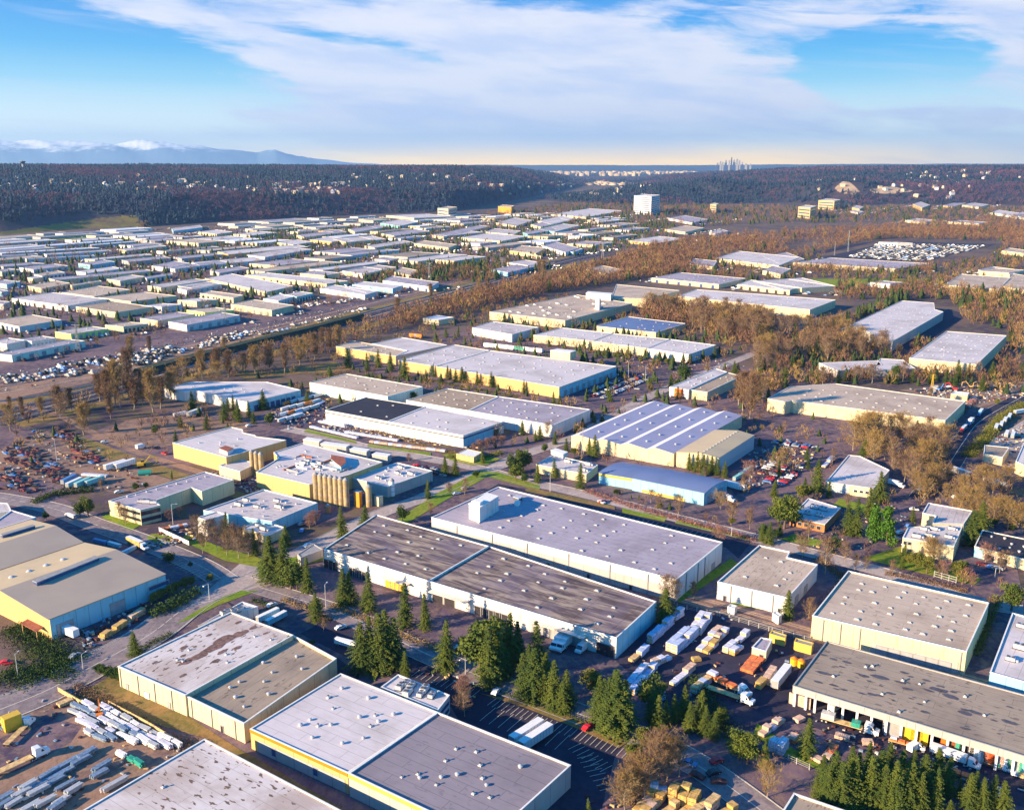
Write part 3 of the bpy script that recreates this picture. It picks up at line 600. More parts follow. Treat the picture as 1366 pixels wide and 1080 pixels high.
g = [P(*p, 9) for p in fr('n', (805,492),(1040,527),(1230,405))]; n2 = (g[0]-g[1]).normalized()
ng2.gables(g[0]-n2*1.0, g[1], g[2], g[2]+(g[0]-g[1])-n2*1.0, 9, 1.6, 1, 'roof_metal_tan', 'roof_metal_tan', 'wall_cream', .6)
ng2.band(ng2.edge('n', (1040,527), (1230,405), 9), 0, 8.9, 'wall_corrugated', 0, 1, 'side_wall', .1)
for j in range(12):
    p = g[0].lerp(g[1], .62)+(g[2]-g[1])*(.06+j*.08); link('roof_fan', FIT['roof_fan'], ng2.root, (p.x-ng2.loc().x, p.y-ng2.loc().y, 10.4), 0, .9)
# arched blue shed
bq = Bld('arched_shed', 'turquoise walled shed with two low arched blue roofs')
q = [P(*p, 6.4) for p in fr('n', (398,604),(580,634),(965,716),(1085,652))]
dv = q[3]-q[2]; dl = q[2]-q[1]
bq.gables(q[0]+dv, q[0], q[1], q[1]+dv, 6.2, 2.2, 1, 'roof_metal_blue', None, 'wall_blue', arch=10)
bq.band((Vector((q[0].x,q[0].y,0)), Vector((q[1].x,q[1].y,0)), (q[1]-q[0]).normalized(), -dv.normalized()), 4.6, 6.1, 'band_yellow')
bq.gables(q[1]+dv*.97+dl.normalized()*.6, q[1]-dv*.06+dl.normalized()*.6, q[2]-dv*.03, q[2]+dv, 6.8, 2.4, 1, 'roof_metal_blue', None, 'wall_blue', arch=10)
pr = (Vector((q[1].x,q[1].y,0))-dv*.065, Vector((q[2].x,q[2].y,0))-dv*.035, dl.normalized(), -dv.normalized()); bq.band(pr, .2, 1.8, 'band_yellow', .1, .75)
bq.openings((Vector((q[2].x,q[2].y,0)), Vector((q[2].x,q[2].y,0))+dv, dv.normalized(), dl.normalized()), (.25,.7), 5, 4.6, 'door_grey')
gb = W('small_workshop', 'small patched lavender roof between the firs left of the arched shed', 'n', [(60,560),(330,612),(392,562),(150,508)], 5, 'roof_white', 'wall_cream', .3, [('air_conditioner', 3, 2, .4, .1, .9, .4)], cat='workshop')
gb.box('n', [(140,505),(205,528),(230,515),(165,495)], 4.7, 2.4, 'wall_white', 'trim_white')
n3 = Bld('showroom', 'white showroom with a big orange front sign and twin roofs', 'shop')
n3.block(fr('q', (808,668),(905,682),(1100,592),(1042,574)), 7.5, 'roof_clean', 'wall_white', .3, [('roof_fan', 2, 6, .3, .1, .9, .3)]); n3.block(fr('q', (915,682),(1000,694),(1172,612),(1102,594)), 7, 'roof_brown', 'wall_cream', .3, [('roof_fan', 2, 6, .3, .1, .9, .3)])
e = n3.edge('q', (808,668), (905,682), 7.5); n3.band(e, 1.2, 7.3, 'door_orange', .28, .72, 'sign_panel', .4); n3.band(e, 3.6, 4.6, 'band_yellow', .34, .66, 'sign_stripe', .5); n3.band(e, 0, 1.1, 'glass_dark', .1, .9, 'window_band')
# --- right side
o1 = W('warehouse', 'wide beige roofed warehouse with long cream wall and stepped left corner', 'x', [(1024,531.5),(1048,536),(1056,534),(1261,560.6),(1288,535),(1115,511.6),(1053.6,515.4)], 9., 'roof_tan', 'wall_cream', .3)
o1.fit('skylight', 12, 4, 8.7, .15, .03, .97, .2, quadw=[P(x,y,9) for x,y in ((1050,532),(1260,558),(1284,535),(1070,515))])
W('warehouse', 'long blue white roofed warehouse with a stepped end and loading yard', 'x', [(1120,440),(1136,434.5),(1190.6,455),(1258.6,416),(1247,412.5),(1246,404),(1203,401)], 10, 'roof_clean', 'wall_grey', .3).fit('skylight', 5, 9, 9.7, .1, .05, .95, .1, quadw=[P(x,y,10) for x,y in ((1140,436),(1190,452),(1256,415),(1203,403))])
W('warehouse', 'cream walled warehouse with bright blue white roof at the right', 'x', [(1213,477.5),(1302.8,486),(1343,447.5),(1262.6,441.7)], 10, 'roof_clean', 'wall_cream', .3, V8(6, 6, 0))
W('warehouse', 'low white shed behind the bushes above the wide beige roof', 'o', [(345,462),(440,502),(660,472),(640,450)], 6, 'roof_clean', 'wall_white', .3)
W('warehouse', 'low white shed with grey front joined left of the loading yard', 'o', [(610,500),(825,490),(765,448),(650,440)], 6, 'roof_clean', 'wall_grey', .3)
W('warehouse', 'far white roofed long warehouse behind the tall brown wood', 'x', [(904,395),(1080.4,413),(1115,400),(929,386)], 10, 'roof_clean', 'wall_cream', .3, V8(12, 3, .3))
q3 = Bld('warehouse', 'row of three joined white roofs behind a line of small trees')
q3.block(fr('q', (120,405),(413,435),(518,396),(265,368)), 7.6, 'roof_clean', 'wall_cream', .3, V8(5, 3, .3)); q3.block(fr('q', (417,436),(690,472),(808,426),(522,397)), 8, 'roof_clean', 'wall_cream', .3, V8(5, 3, .3)); q3.block(fr('q', (695,473),(905,503),(1045,456),(812,426)), 8, 'roof_clean', 'wall_white', .3, V8(5, 3, .3))
W('warehouse', 'slate blue roofed cream warehouse behind the three joined white roofs', 'q', [(440,360),(740,392),(890,347),(600,312)], 7, 'roof_metal_blue', 'wall_cream', .3, V8(6, 3, .3))
q4 = Bld('factory', 'rough grey roofed plant with a white roof block and square white stack', 'factory')
q4.block([(653,416),(753.8,427.5),(843.4,404.5),(769,393)], 9, 'roof_tan', 'wall_cream', .3, [('air_conditioner', 8, 5, .45, .05, .95, .4), ('roof_fan', 8, 5, .45, .05, .95, .3)])
q4.block(fr('q', (515,216),(690,222),(860,180),(540,149)), 11, 'roof_tan', 'wall_cream', .3); q4.box('q', [(385,222),(510,232),(520,222),(395,212)], 8.8, 7, 'wall_white', 'trim_white'); q4.box('q', [(432,275),(452,280),(460,272),(440,268)], 8.8, 12, 'wall_white', 'trim_white', 'stack')
W('warehouse', 'low lavender roofed warehouse in front of the rough roofed plant', 'x', [(629.6,437),(683,446),(718.6,436.5),(657,428.5)], 8, 'roof_white', 'wall_white', .3, V8(4, 3, .3))
W('small_shed', 'cream shed in trees left of the low lavender roofed warehouse', 'p', [(700,190),(790,200),(878,185),(780,172)], 6, 'roof_metal_white', 'wall_cream', .2, cat='shed')
# right middle small buildings
jb = W('workshop', 'five cornered pale roofed workshop with small square windows', 'j', [(315,318),(560,352),(643,258),(490,185),(432,180)], 5.6, 'roof_clean', 'wall_cream', .3, cat='workshop'); e = jb.edge('j', (315,318), (560,352), 5.6); jb.openings(e, (.64,.76,.88), 1.8, 1.3, 'glass_dark', 2.2, 'window', 'trim_white'); jb.band(e, .2, 5.2, 'wall_corrugated', .02, .5)
jb = W('small_office', 'small low office with rusty brick walls and pale blue roof', 'j', [(130,500),(310,538),(392,452),(225,402)], 4.2, 'roof_clean', 'wall_brick', .25, [('air_conditioner', 2, 2, .2, .2, .8, 0)], cat='office')
e = jb.edge('j', (130,500), (310,538), 4.2); jb.openings(e, (.12,.3,.48,.66,.84), 1.8, 1.5, 'glass_dark', 1.2, 'window')
jb = Bld('office_building', 'two part cream office with pale roofs beside the two bright green cypresses', 'office')
jb.block(fr('j', (710,605),(975,650),(1022,540),(738,550)), 7.5, 'roof_clean', 'wall_cream', .3, [('air_conditioner', 3, 2, .3, .1, .9, .2)])
e = jb.edge('j', (710,605), (975,650), 7.5); jb.openings(e, (.07,.14), 1.6, 1.4, 'glass_dark', 4.6, 'window'); jb.openings(e, (.12,), 4, 2.6, 'glass_dark', 0, 'entrance')
jb.block(fr('j', (812,478),(880,493),(865,532),(1025,534),(1070,467),(842,426)), 6.8, 'roof_white', 'wall_cream', .3)
jb = W('office_building', 'dark roofed low office with glass entrances at the right edge', 'j', [(1080,650),(1420,738),(1480,640),(1120,566)], 5, 'roof_dark', 'wall_cream', .3, [('roof_fan', 5, 2, .3, .1, .9, .2)], cat='office')
e = jb.edge('j', (1080,650), (1420,738), 5); jb.openings(e, (.25,.45), 4, 2.8, 'glass_dark', 0, 'entrance', 'trim_white'); jb.band(e, .1, 4.5, 'wall_blue', 0, .15, 'blue_wall')
W('warehouse', 'light blue roof at the right edge beside the grey shed', 'C', [(1050,930),(1180,990),(1260,820),(1120,770)], 7, 'roof_clean', 'wall_cream', .3)
W('small_shed', 'dark grey roofed shed between the road and the light blue roof', 'C', [(795,870),(945,900),(1000,820),(800,800)], 5, 'roof_grey', 'wall_cream', .2, cat='shed')
W('small_shed', 'cream long shed behind the wide beige roof beside the machine yard', 'C', [(530,390),(665,400),(680,382),(560,372)], 5, 'roof_metal_white', 'wall_cream', .2, cat='shed')
jb = W('yard_office', 'little yellow hut with dark roof in the timber yard', 'F', [(962,330),(1062,360),(1106,275),(1025,262)], 4., 'roof_lavender', 'wall_cream', .3, cat='hut'); jb.openings(jb.edge('F', (962,330), (1062,360), 4.), (.7,), 1.4, 2.2, 'door_dark', name='door')
def sh(label, k, pts, h, wall='band_yellow', roof='trim_grey', name='long_shed', cat='shed'):
    b = Bld(name, label, cat); b.block(fr(k, *pts), h, roof, wall, .15, cop=wall); return b
sh('yellow long rack shed left part above the timber yard', 'F', [(1085,235),(1195,268),(1205,245),(1100,212)], 3.4); sh('yellow long rack shed right part above the timber yard', 'F', [(1258,292),(1380,325),(1395,300),(1270,265)], 3.4)
sh('low flat roofed bus shelter like shed on the road corner by the green verge', 'm', [(890,448),(990,470),(1040,440),(950,420)], 3.5, 'wood_tan', 'trim_white', 'small_shed')
sh('small white trailer office beside the path under the grey beige roof', 'F', [(790,45),(840,60),(858,40),(812,28)], 3, 'wall_white', 'trim_white', 'site_hut', 'hut')
sh('white kiosk at the gate under the small square warehouse', 'F', [(1105,90),(1150,118),(1172,105),(1130,75)], 3.4, 'wall_white', 'trim_white', 'site_hut', 'hut')
sh('flat grey roof block at the far end of the street hedge', 'E', [(340,235),(365,262),(545,195),(470,150)], 4, 'wall_grey', 'trim_grey', 'small_shed')
# ------------------------------------------------------------------ the far industrial district, each roof traced
RF = {'w':('roof_clean','white'), 'l':('roof_lavender','lavender grey'), 't':('roof_tan','beige'), 'b':('roof_brown','brown'), 'B':('roof_metal_blue','blue'), 'g':('roof_grey','grey'), 'r':('roof_metal_white','ribbed white'), 'R':('rust_roof','red')}
WL = {'c':('wall_cream','cream'), 'w':('wall_white','white'), 'g':('wall_grey','grey'), 'y':('wall_yellow','yellow'), 'b':('wall_blue','blue'), 'G':('wall_pale_green','pale green'), 'L':('wall_lime','lime'), 'T':('wall_teal','teal'), 'o':('wall_orange','orange')}
FARW = '''r|70,530,405,575,640,535,ww;455,580,695,615,920,580,bc;370,495,565,520,780,478,tc;590,525,785,550,1060,515,tc;-60,665,115,700,370,660,tw;330,730,425,745,650,712,wL;630,690,740,700,890,682,tc;-60,790,40,806,150,782,ww;110,775,190,788,335,768,ww;-20,862,70,872,510,785,lG;840,650,945,665,1170,625,lc;1065,540,1180,550,1310,537,wc;850,575,970,582,1090,567,ww;160,455,250,472,425,440,ty;422,448,432,455,610,428,tc;290,410,330,422,920,366,lc;640,415,720,427,865,400,wc;868,402,880,412,1040,388,ww;455,367,520,380,740,352,ww;470,320,540,332,690,310,wb;730,300,775,312,1025,288,lg;205,385,250,397,390,375,tw;115,345,200,358,410,335,lw;-60,365,10,372,120,358,lc;-60,332,20,340,270,322,lg;150,290,160,296,570,275,ww;260,262,280,270,670,245,ww;-60,275,-40,280,230,266,ww;-50,232,-30,240,740,182,rw;-60,258,10,262,600,228,rg;540,207,550,212,820,190,rg;715,235,760,245,1000,217,wc;-60,435,40,447,120,430,lb;-60,480,10,494,50,485,wb;1000,185,1190,200,1350,186,ty;1040,282,1090,292,1340,267,wg;920,332,1000,343,1150,322,wc;1005,347,1050,355,1366,312,ww;885,455,965,466,1250,422,wc;1065,470,1120,484,1330,445,ww;1040,110,1060,122,1215,102,wb;-60,560,20,566,60,550,lg;160,405,200,412,260,402,wc
s|110,760,220,780,540,722,lw;220,690,330,706,505,690,tL;485,655,730,692,865,662,tc;680,622,770,636,870,607,ww;800,600,880,612,980,590,wT;300,590,500,618,560,602,tc;330,500,700,583,860,547,wc;570,480,1060,533,1190,517,wy;1020,560,1290,600,1370,577,ww;160,545,250,560,430,532,wc;405,340,470,357,950,312,wy;580,360,690,374,970,327,ww;250,405,300,425,690,390,ww;900,470,1050,484,1140,467,wc;1155,455,1275,475,1400,448,ww;130,200,140,217,315,195,wb;500,235,600,244,760,226,wc;880,240,925,254,1180,222,ly;960,268,1090,282,1200,264,wy;290,222,400,236,500,222,wy;760,285,860,300,980,282,wc;1190,205,1230,218,1366,200,lc;920,190,1000,198,1190,186,wc;630,185,700,193,860,180,ty;1100,265,1180,285,1340,268,wc;1010,215,1100,222,1160,212,ty;10,425,105,440,240,410,ww;360,455,420,468,600,440,lg
t|45,635,290,660,350,640,wb;0,655,130,685,195,672,ww;230,610,520,650,570,620,lw;0,555,120,572,312,530,wc;300,560,400,580,440,548,tc;120,400,180,412,410,377,wc;-20,352,60,375,250,360,wy;220,325,300,340,515,312,lc;530,335,600,345,880,282,ly;540,330,620,340,840,318,wg;700,350,950,372,1110,342,wc;420,385,630,412,680,392,ty;250,215,420,232,670,222,wc;1000,430,1160,446,1220,412,ty;1200,400,1340,440,1420,412,lw;890,545,990,562,1225,510,wb;920,260,1040,280,1140,245,wc;1130,270,1190,286,1370,247,lc;1080,318,1110,330,1290,300,lT;215,262,330,280,445,255,wT;850,315,1020,332,1070,310,wc;30,300,60,318,240,288,wc;1060,440,1110,450,1190,462,tc;985,500,1110,520,1220,505,ww;180,480,270,490,330,476,wg
u|-10,300,60,318,190,287,wc;-10,345,80,358,210,325,wT;30,435,180,468,230,450,lb;250,560,360,584,440,560,ty;470,405,620,420,780,395,wy;690,285,820,310,900,292,ww;670,345,780,360,880,338,ty;910,360,940,370,1010,355,ww;60,265,250,280,440,245,wc;600,605,960,640,1105,608,wc;1060,640,1340,672,1400,645,wc;940,500,1280,540,1390,495,wc;800,530,930,545,950,515,lc;1195,565,1290,585,1345,558,wc
v|150,592,690,625,875,598,wc;460,302,500,312,520,300,wy;450,322,500,332,525,325,ww;780,285,830,305,870,290,wy;940,292,990,300,1060,280,wy;1040,290,1130,302,1180,288,wc;1190,330,1330,352,1366,335,wG;1310,345,1380,360,1420,340,wG;740,370,850,380,905,370,wc;965,378,1130,388,1180,380,wc;600,485,700,490,780,490,ww;1125,632,1290,655,1366,635,ly;-60,690,100,735,370,715,wc;540,210,640,220,700,205,wo;-10,560,80,600,210,575,wc;1250,530,1366,545,1400,530,tc
o|970,75,1240,95,1300,38,tc;1255,80,1400,108,1440,40,tc;1140,5,1290,15,1366,0,tc;600,62,700,70,765,62,ww;30,55,260,90,430,80,wc'''
HALL = [0]
LAND = [('the lime walled warehouse',(84,443)),('the brown roofed warehouse',(150,412)),('the bright green field',(100,319)),('the blue hill shed',(248,303)),('the long arched grey green shed',(50,460)),
 ('the long yellow walled roof',(400,370)),('the teal walled workshop',(398,393)),('the tall white tower block',(862,277)),('the orange cube building',(674,275)),('the beige cube',(590,282)),('the district fir clump',(620,365)),
 ('the fenced truck park',(1190,335)),('the winged white office',(1345,285)),('the grass clearing',(1180,372)),('the railway yard full of cars',(215,470)),('the three joined white roofs',(820,455)),('the tall white lattice mast',(305,430)),
 ('the full car park',(835,510)),('the stepped blue white warehouse',(1200,425)),('the highway',(360,440)),('the far pylons',(560,350)),('the left picture edge',(0,380)),('the wooded hill on the left',(300,290)),('the brown wood in the middle',(640,400)),('the right picture edge',(1366,340)),('the quarry scar',(1130,250))]
rn = random.Random(11)
for line in FARW.split('\n'):
    k, rest = line.split('|')
    for it in rest.split(';'):
        f = it.split(','); c = [float(x) for x in f[:6]]; rf, wl = f[6]
        pts = fr(k, (c[0],c[1]), (c[2],c[3]), (c[4],c[5])); dist = P(pts[1][0], pts[1][1], 8).length
        h = rn.uniform(6.2, 7.4)+max(0, (dist-3500)/2500)
        if wl == 'y' and rn.random() < .8: wl = 'c'
        if k == 'v' and c[0] < 800 and 280 < c[1] < 310: h += 6
        w = ccw(quad(pts, h)); cen = sum(w, Vector())/len(w)
        if rf == 'w': u_ = rn.random(); rfm, rfn = ('roof_clean','white') if u_ < .35 else (('roof_white','off-white') if u_ < .75 else ('roof_lavender','lavender grey'))
        else: rfm, rfn = RF[rf]
        b = Bld('warehouse', None); b.block(None, h, rfm, WL[wl][0], .35, world=w)
        near = dist < 2400
        L1, L2 = (w[1]-w[0]).length, (w[2]-w[1]).length; nn = max(2, min(8, int(L1/18))), max(2, min(8, int(L2/18)))
        if near: b.fit('skylight', nn[0], nn[1], h-.34, .15, .05, .95, .35)
        # loading doors along the shaded long side
        best = None
        for i in range(4):
            A, B = w[i], w[(i+1)%4]; e = (B-A).normalized(); nr = Vector((e.y, -e.x, 0))
            if nr.y < 0 and (best is None or (B-A).length > best[4]): best = (Vector((A.x,A.y,0)), Vector((B.x,B.y,0)), e, nr, (B-A).length)
        if best and near: b.openings(best[:4], [(j+.5)/6 for j in range(6)], min(4.5, best[4]/12), 4.2, rn.choice(['door_grey','trim_grey','glass_blue','door_dark']), frame=None)
        size = 'long' if max(L1, L2) > 2.6*min(L1, L2) else ('large' if max(L1, L2) > 110 else 'small')
        later(b.root, f'{size} {rfn} roofed {WL[wl][1]} warehouse', 'warehouse', 'warehouses of the far industrial district', 'far', cen)
# the remaining sheds that fill the district's blocks
rn = random.Random(77); DIST = [(p.x, p.y) for p in (P(x, y) for x, y in [(-30,470),(-30,318),(215,306),(330,297),(520,289),(640,288),(780,285),(850,300),(840,318),(760,335),(620,352),(500,360),(470,385),(300,410),(110,445)])]
n = 0; xs = [p[0] for p in DIST]; ys = [p[1] for p in DIST]
for _ in range(9000):
    if n >= 85: break
    x, y = rn.uniform(min(xs), max(xs)), rn.uniform(min(ys), max(ys))
    if not inside(x, y, DIST): continue
    L1, L2 = rn.uniform(28, 75), rn.uniform(60, 190); c = Vector((x, y, 0)); w = [c-DA*L1/2-DB*L2/2, c+DA*L1/2-DB*L2/2, c+DA*L1/2+DB*L2/2, c-DA*L1/2+DB*L2/2]
    if any(built(*(c+DA*L1*a+DB*L2*b).xy, 9) for a in (-.5,-.17,.17,.5) for b in (-.5,-.3,-.1,.1,.3,.5)): continue
    px, py = proj((x, y, 0))
    if py > 400 and px < 120 or py < 292 and px < 300: continue
    h = rn.uniform(5.5, 7); rf, wl = rn.choice(['w','l','l','w','t','t','g','r']), rn.choice(['c','w','g','w','c','g']); b = Bld('warehouse', None); b.block(None, h, RF[rf][0], WL[wl][0], .35, world=[Vector((p.x,p.y,h)) for p in w]); n += 1
    later(b.root, f'{"long" if L2 > 2.6*L1 else "small"} {RF[rf][1]} roofed {WL[wl][1]} warehouse', 'warehouse', 'warehouses of the far industrial district', 'far', c)
print('fill', n)
def cube(name, label, cat, k, pts, h, wall, roof, fl=0, zbase=0):
    b = Bld(name, label, cat); w = ccw(quad(fr(k, *pts), 0)) ; w = [Vector((p.x,p.y,h)) for p in w]
    b.block(None, h, roof, wall, .6, world=w)
    for i in range(4):
        A, B = w[i], w[(i+1)%4]; e = (B-A).normalized(); nr = Vector((e.y, -e.x, 0))
        if nr.y < .3:
            for f in range(fl): b.band((Vector((A.x,A.y,0)), Vector((B.x,B.y,0)), e, nr), h*(f+.45)/(fl+.5), h*(f+.85)/(fl+.5), 'glass_blue', .05, .95, 'window_band', .2)
    return b
cube('tower_block', 'tall white tower block with ribbed windows standing above the far district', 'office', 'u', [(503,262),(595,270),(640,258)], 66, 'wall_white', 'roof_clean', 9)
cube('office_block', 'bright orange cube shaped building at the foot of the far hill', 'building', 'x', [(664.5,283),(682,284.5),(686,282)], 22, 'wall_orange', 'roof_tan', 0)
cube('office_block', 'beige cube shaped building standing at the wooded hill foot', 'building', 'x', [(584,287.5),(598,289),(610,286)], 26, 'wall_cream', 'roof_tan', 2)
cube('office_block', 'small pinkish beige tower right of the tall white tower block', 'building', 'x', [(947,283),(955,284),(958,282)], 30, 'wall_yellow', 'roof_clean', 3)
cube('office_block', 'squat cream block before the quarry scar, left of the wider one', 'building', 'x', [(1064,290),(1080,292),(1088,289)], 36, 'wall_yellow', 'roof_clean', 3)
cube('office_block', 'wide yellow cream block before the quarry scar', 'building', 'x', [(1091,279),(1112,280.5),(1120,278)], 36, 'wall_yellow', 'roof_clean', 3)
# ------------------------------------------------------------------ vegetation
def rvec(r): 
    z = r.uniform(-1, 1); t = r.uniform(0, 6.283); s = math.sqrt(1-z*z); return np.array([s*math.cos(t), s*math.sin(t), z])
def tube(V, F, a, b, ra, rb, n=5):
    a = np.array(a, float); b = np.array(b, float); d = b-a; L = np.linalg.norm(d)+1e-9; d /= L
    u = np.cross(d, [0,0,1.] if abs(d[2]) < .9 else [1.,0,0]); u /= np.linalg.norm(u); w = np.cross(d, u); s = len(V)
    for c, r in ((a, ra), (b, rb)):
        for i in range(n): t = i/n*6.283; V.append(c+(u*math.cos(t)+w*math.sin(t))*r)
    for i in range(n):
        j = (i+1)%n; F.append((s+i, s+j, s+n+j)); F.append((s+i, s+n+j, s+n+i))
def fir(seed, lean=1., wide=.2, n=34, gap=.12):
    """unit-height fir: tapered trunk, drooping whorled boughs of needle sprays"""
    r = random.Random(seed); tv, tf = [], []; tube(tv, tf, (0,0,-.02), (0,0,.5), .014, .009, 7); tube(tv, tf, (0,0,.5), (0,0,.99), .009, .001, 6)
    V, F = [], []
    def spray(p, d, L, wdt):
        d = d/np.linalg.norm(d); side = np.cross(d, [0,0,1.]); side /= (np.linalg.norm(side)+1e-9); b = len(V)
        tip = p+d*L+np.array([0,0,-L*.22]); s1 = side*wdt
        j = rvec(r)*wdt*.5
        V.extend([p-s1*.25, p+s1*.25, p+d*L*.55+s1+j-[0,0,L*.12], tip, p+d*L*.55-s1-j-[0,0,L*.05], p+d*L*.35+np.array([0,0,wdt*.7])])
        F.extend([(b,b+1,b+5),(b+1,b+2,b+5),(b+2,b+3,b+5),(b+3,b+4,b+5),(b+4,b,b+5)])
    for k in range(n):
        z = .07+.91*(k/(n-1))**.92+r.uniform(-.008,.008); t = (z-.05)/.95
        R = wide*((1-t)**.8)*(1.-.35*math.exp(-((t)/.08)**2))+.006; m = max(5, int(12*(1-t)+5)); ph = r.uniform(0, 6.28)
        for i in range(m):
            if r.random() < gap: continue
            a = ph+i/m*6.283+r.uniform(-.25, .25); L = R*r.uniform(.5, 1.28); up = .35*(t)-.18
            d = np.array([math.cos(a), math.sin(a), up+r.uniform(-.1, .1)]); d /= np.linalg.norm(d); p0 = np.array([0,0,z+r.uniform(-.008,.008)])
            ns = max(2, int(L/.030))
            for q in range(ns):
                s = (q+.35)/ns; p = p0+d*L*s-np.array([0,0,.16*L*s*s]); w_ = .020+.016*(1-s)
                for sg in (-1, 1):
                    dd = d+np.array([-d[1], d[0], 0])*sg*r.uniform(.5, 1.1); spray(p, dd, r.uniform(.024,.042), w_*.5)
                if q == ns-1: spray(p, d, .035, w_*.5)
    return npmesh('trunk', tv, tf, 'bark'), npmesh('crown', V, F, 'needles')
def bare(seed, wide=.2, lo=.18, mat='twigs_brown', bark='bark_pale', nb=30, rise=1.1, dens=1.):
    """leafless tree: a leader, ascending limbs with side shoots, ends dissolved in fine twigs"""
    r = random.Random(seed); tv, tf, V, F = [], [], [], []; wob = [np.array([r.uniform(-.02,.02), r.uniform(-.02,.02), 0]) for _ in range(6)]
    ax = lambda z: wob[int(min(.999, z)*5)]*(1-(z*5)%1)+wob[min(5, int(min(.999, z)*5)+1)]*((z*5)%1)+np.array([0,0,z])
    for i in range(6): tube(tv, tf, ax(i*.155), ax((i+1)*.155), .017*(1-i*.15), .017*(1-(i+1)*.15)+.001, 5)
    def twigs(p, d, n, L0):
        for _ in range(int(n*dens)):
            e = d*.7+rvec(r)*.75; e[2] += .35; e /= np.linalg.norm(e); L = L0*r.uniform(.5, 1.3); sd = np.cross(e, rvec(r)); sd /= np.linalg.norm(sd)+1e-9; w_ = .0030; q = p+rvec(r)*.018
            b = len(V); V.extend([q-sd*w_, q+sd*w_, q+e*L]); F.append((b,b+1,b+2))
            f = q+e*L*.45; e2 = e+rvec(r)*.7; e2 /= np.linalg.norm(e2); b = len(V); V.extend([f-sd*w_*.8, f+sd*w_*.8, f+e2*L*.6]); F.append((b,b+1,b+2))
    for k in range(nb):
        z = lo+(.93-lo)*(k+r.random())/nb; t = (z-lo)/(.95-lo); R = wide*(math.sin(math.pi*min(1, .22+.72*t))**.7)*r.uniform(.55, 1.2); a = k*2.4+r.uniform(-.5,.5)
        d = np.array([math.cos(a), math.sin(a), rise*r.uniform(.7,1.3)*(.7+.8*t)]); d /= np.linalg.norm(d); L = R/math.hypot(d[0], d[1]); L = min(L, (1.02-z)/max(.1, d[2])); p = ax(z); rad = .0075*(1-t*.6); q = p
        for sgm in range(3):
            d = d+rvec(r)*.12+np.array([0,0,.10]); d /= np.linalg.norm(d); nq = q+d*L/3; tube(tv, tf, q, nq, rad*(1-.28*sgm), rad*(1-.28*(sgm+1))+.0006, 3)
            for m in range(2+sgm):
                e = d*.7+rvec(r)*.7; e[2] += .25; e /= np.linalg.norm(e); l2 = L*r.uniform(.25,.5); s0 = q+(nq-q)*r.random(); s1 = s0+e*l2; tube(tv, tf, s0, s1, rad*.4, .0012, 3); twigs(s1, e, 6, .075); twigs(s0+e*l2*.5, e, 4, .06)
            q = nq
        twigs(q, d, 8, .08)
    return npmesh('trunk', tv, tf, bark), npmesh('crown', V, F, mat)
def leafy(seed, mat, shape='round', n=2600, size=.035, wide=.36):
    """evergreen broadleaf or cypress: limbs with leaf clumps spread through the crown, uneven outline"""
    r = random.Random(seed); tv, tf, V, F = [], [], [], []
    tube(tv, tf, (0,0,-.02), (0,0,.5), .03, .015, 6); cl = []
    for k in range(26 if shape == 'round' else 34):
        if shape == 'round':
            d = rvec(r); rr = r.uniform(.35, .8); c = np.array([d[0]*wide*rr, d[1]*wide*rr, .52+d[2]*.36*rr]); s = r.uniform(.10, .17)
        else:
            z = r.uniform(.1, .9); R = wide*(1-z)**.6*min(1, z/.12+.4); a = r.uniform(0, 6.28); c = np.array([math.cos(a)*R*.55, math.sin(a)*R*.55, z]); s = .05+.10*(1-z)
        cl.append((c, s)); tube(tv, tf, (0,0,min(.45, c[2]*.6)), c, .008, .003, 4)
    for i in range(n):
        c, s = cl[r.randrange(len(cl))]; d = rvec(r); p = c+d*s*(r.uniform(.55, 1.05))*np.array([1,1,1.1 if shape != 'round' else .8]); a = rvec(r)*.6+d*.4; a[2] += .2
        u = np.cross(a, rvec(r)); u /= np.linalg.norm(u)+1e-9; w_ = np.cross(a, u); w_ /= np.linalg.norm(w_)+1e-9; q = size*r.uniform(.5, 1.1)
        b = len(V); V.extend([p-u*q*.5, p+w_*q*.5, p+u*q*.6, p-w_*q*.5]); F.extend([(b,b+1,b+2),(b,b+2,b+3)])
    return npmesh('trunk', tv, tf, 'bark'), npmesh('crown', V, F, mat)
def kit(name, pr): return (name, [('trunk', pr[0]), ('crown', pr[1])])
KF = [kit('fir_tree', fir(i, wide=w, gap=g)) for i, (w, g) in enumerate([(.28,.18),(.34,.25),(.22,.15),(.31,.34),(.26,.28),(.30,.2),(.24,.3)])]
KP = [kit('pine_tree', leafy(20+i, 'needles', 'round', 3000, .045, .30)) for i in range(2)]
KR = [kit('evergreen_tree', leafy(30+i, 'hedge', 'round', 2600, .05, .42)) for i in range(2)]
KO = [kit('olive_green_tree', leafy(40+i, 'leaves_olive', 'round', 2600, .05, .40)) for i in range(2)]
KC = [kit('cypress_tree', leafy(50+i, 'leaves_bright', 'cone', 3200, .05, .23)) for i in range(2)]
KB = [kit('bare_tree', bare(60+i, (.24,.30,.2,.27)[i], (.2,.14,.25,.18)[i], 'twigs_brown', nb=(28,32,26,34)[i], rise=(1.1,.8,1.4,1.)[i], dens=.8)) for i in range(4)]
KG = [kit('golden_bare_tree', bare(70+i, (.40,.34,.46)[i], .12, 'twigs_golden', nb=38, rise=.85, dens=1.15)) for i in range(3)]
KK = [kit('pinkish_bare_tree', bare(80+i, .42, .1, 'twigs_pink', nb=34, rise=.8, dens=1.4)) for i in range(2)]
KL = [kit('poplar_tree', bare(90+i, (.13,.17,.15)[i], .12, 'twigs_golden' if i % 2 else 'twigs_brown', nb=40, rise=2.2, dens=1.2)) for i in range(3)]
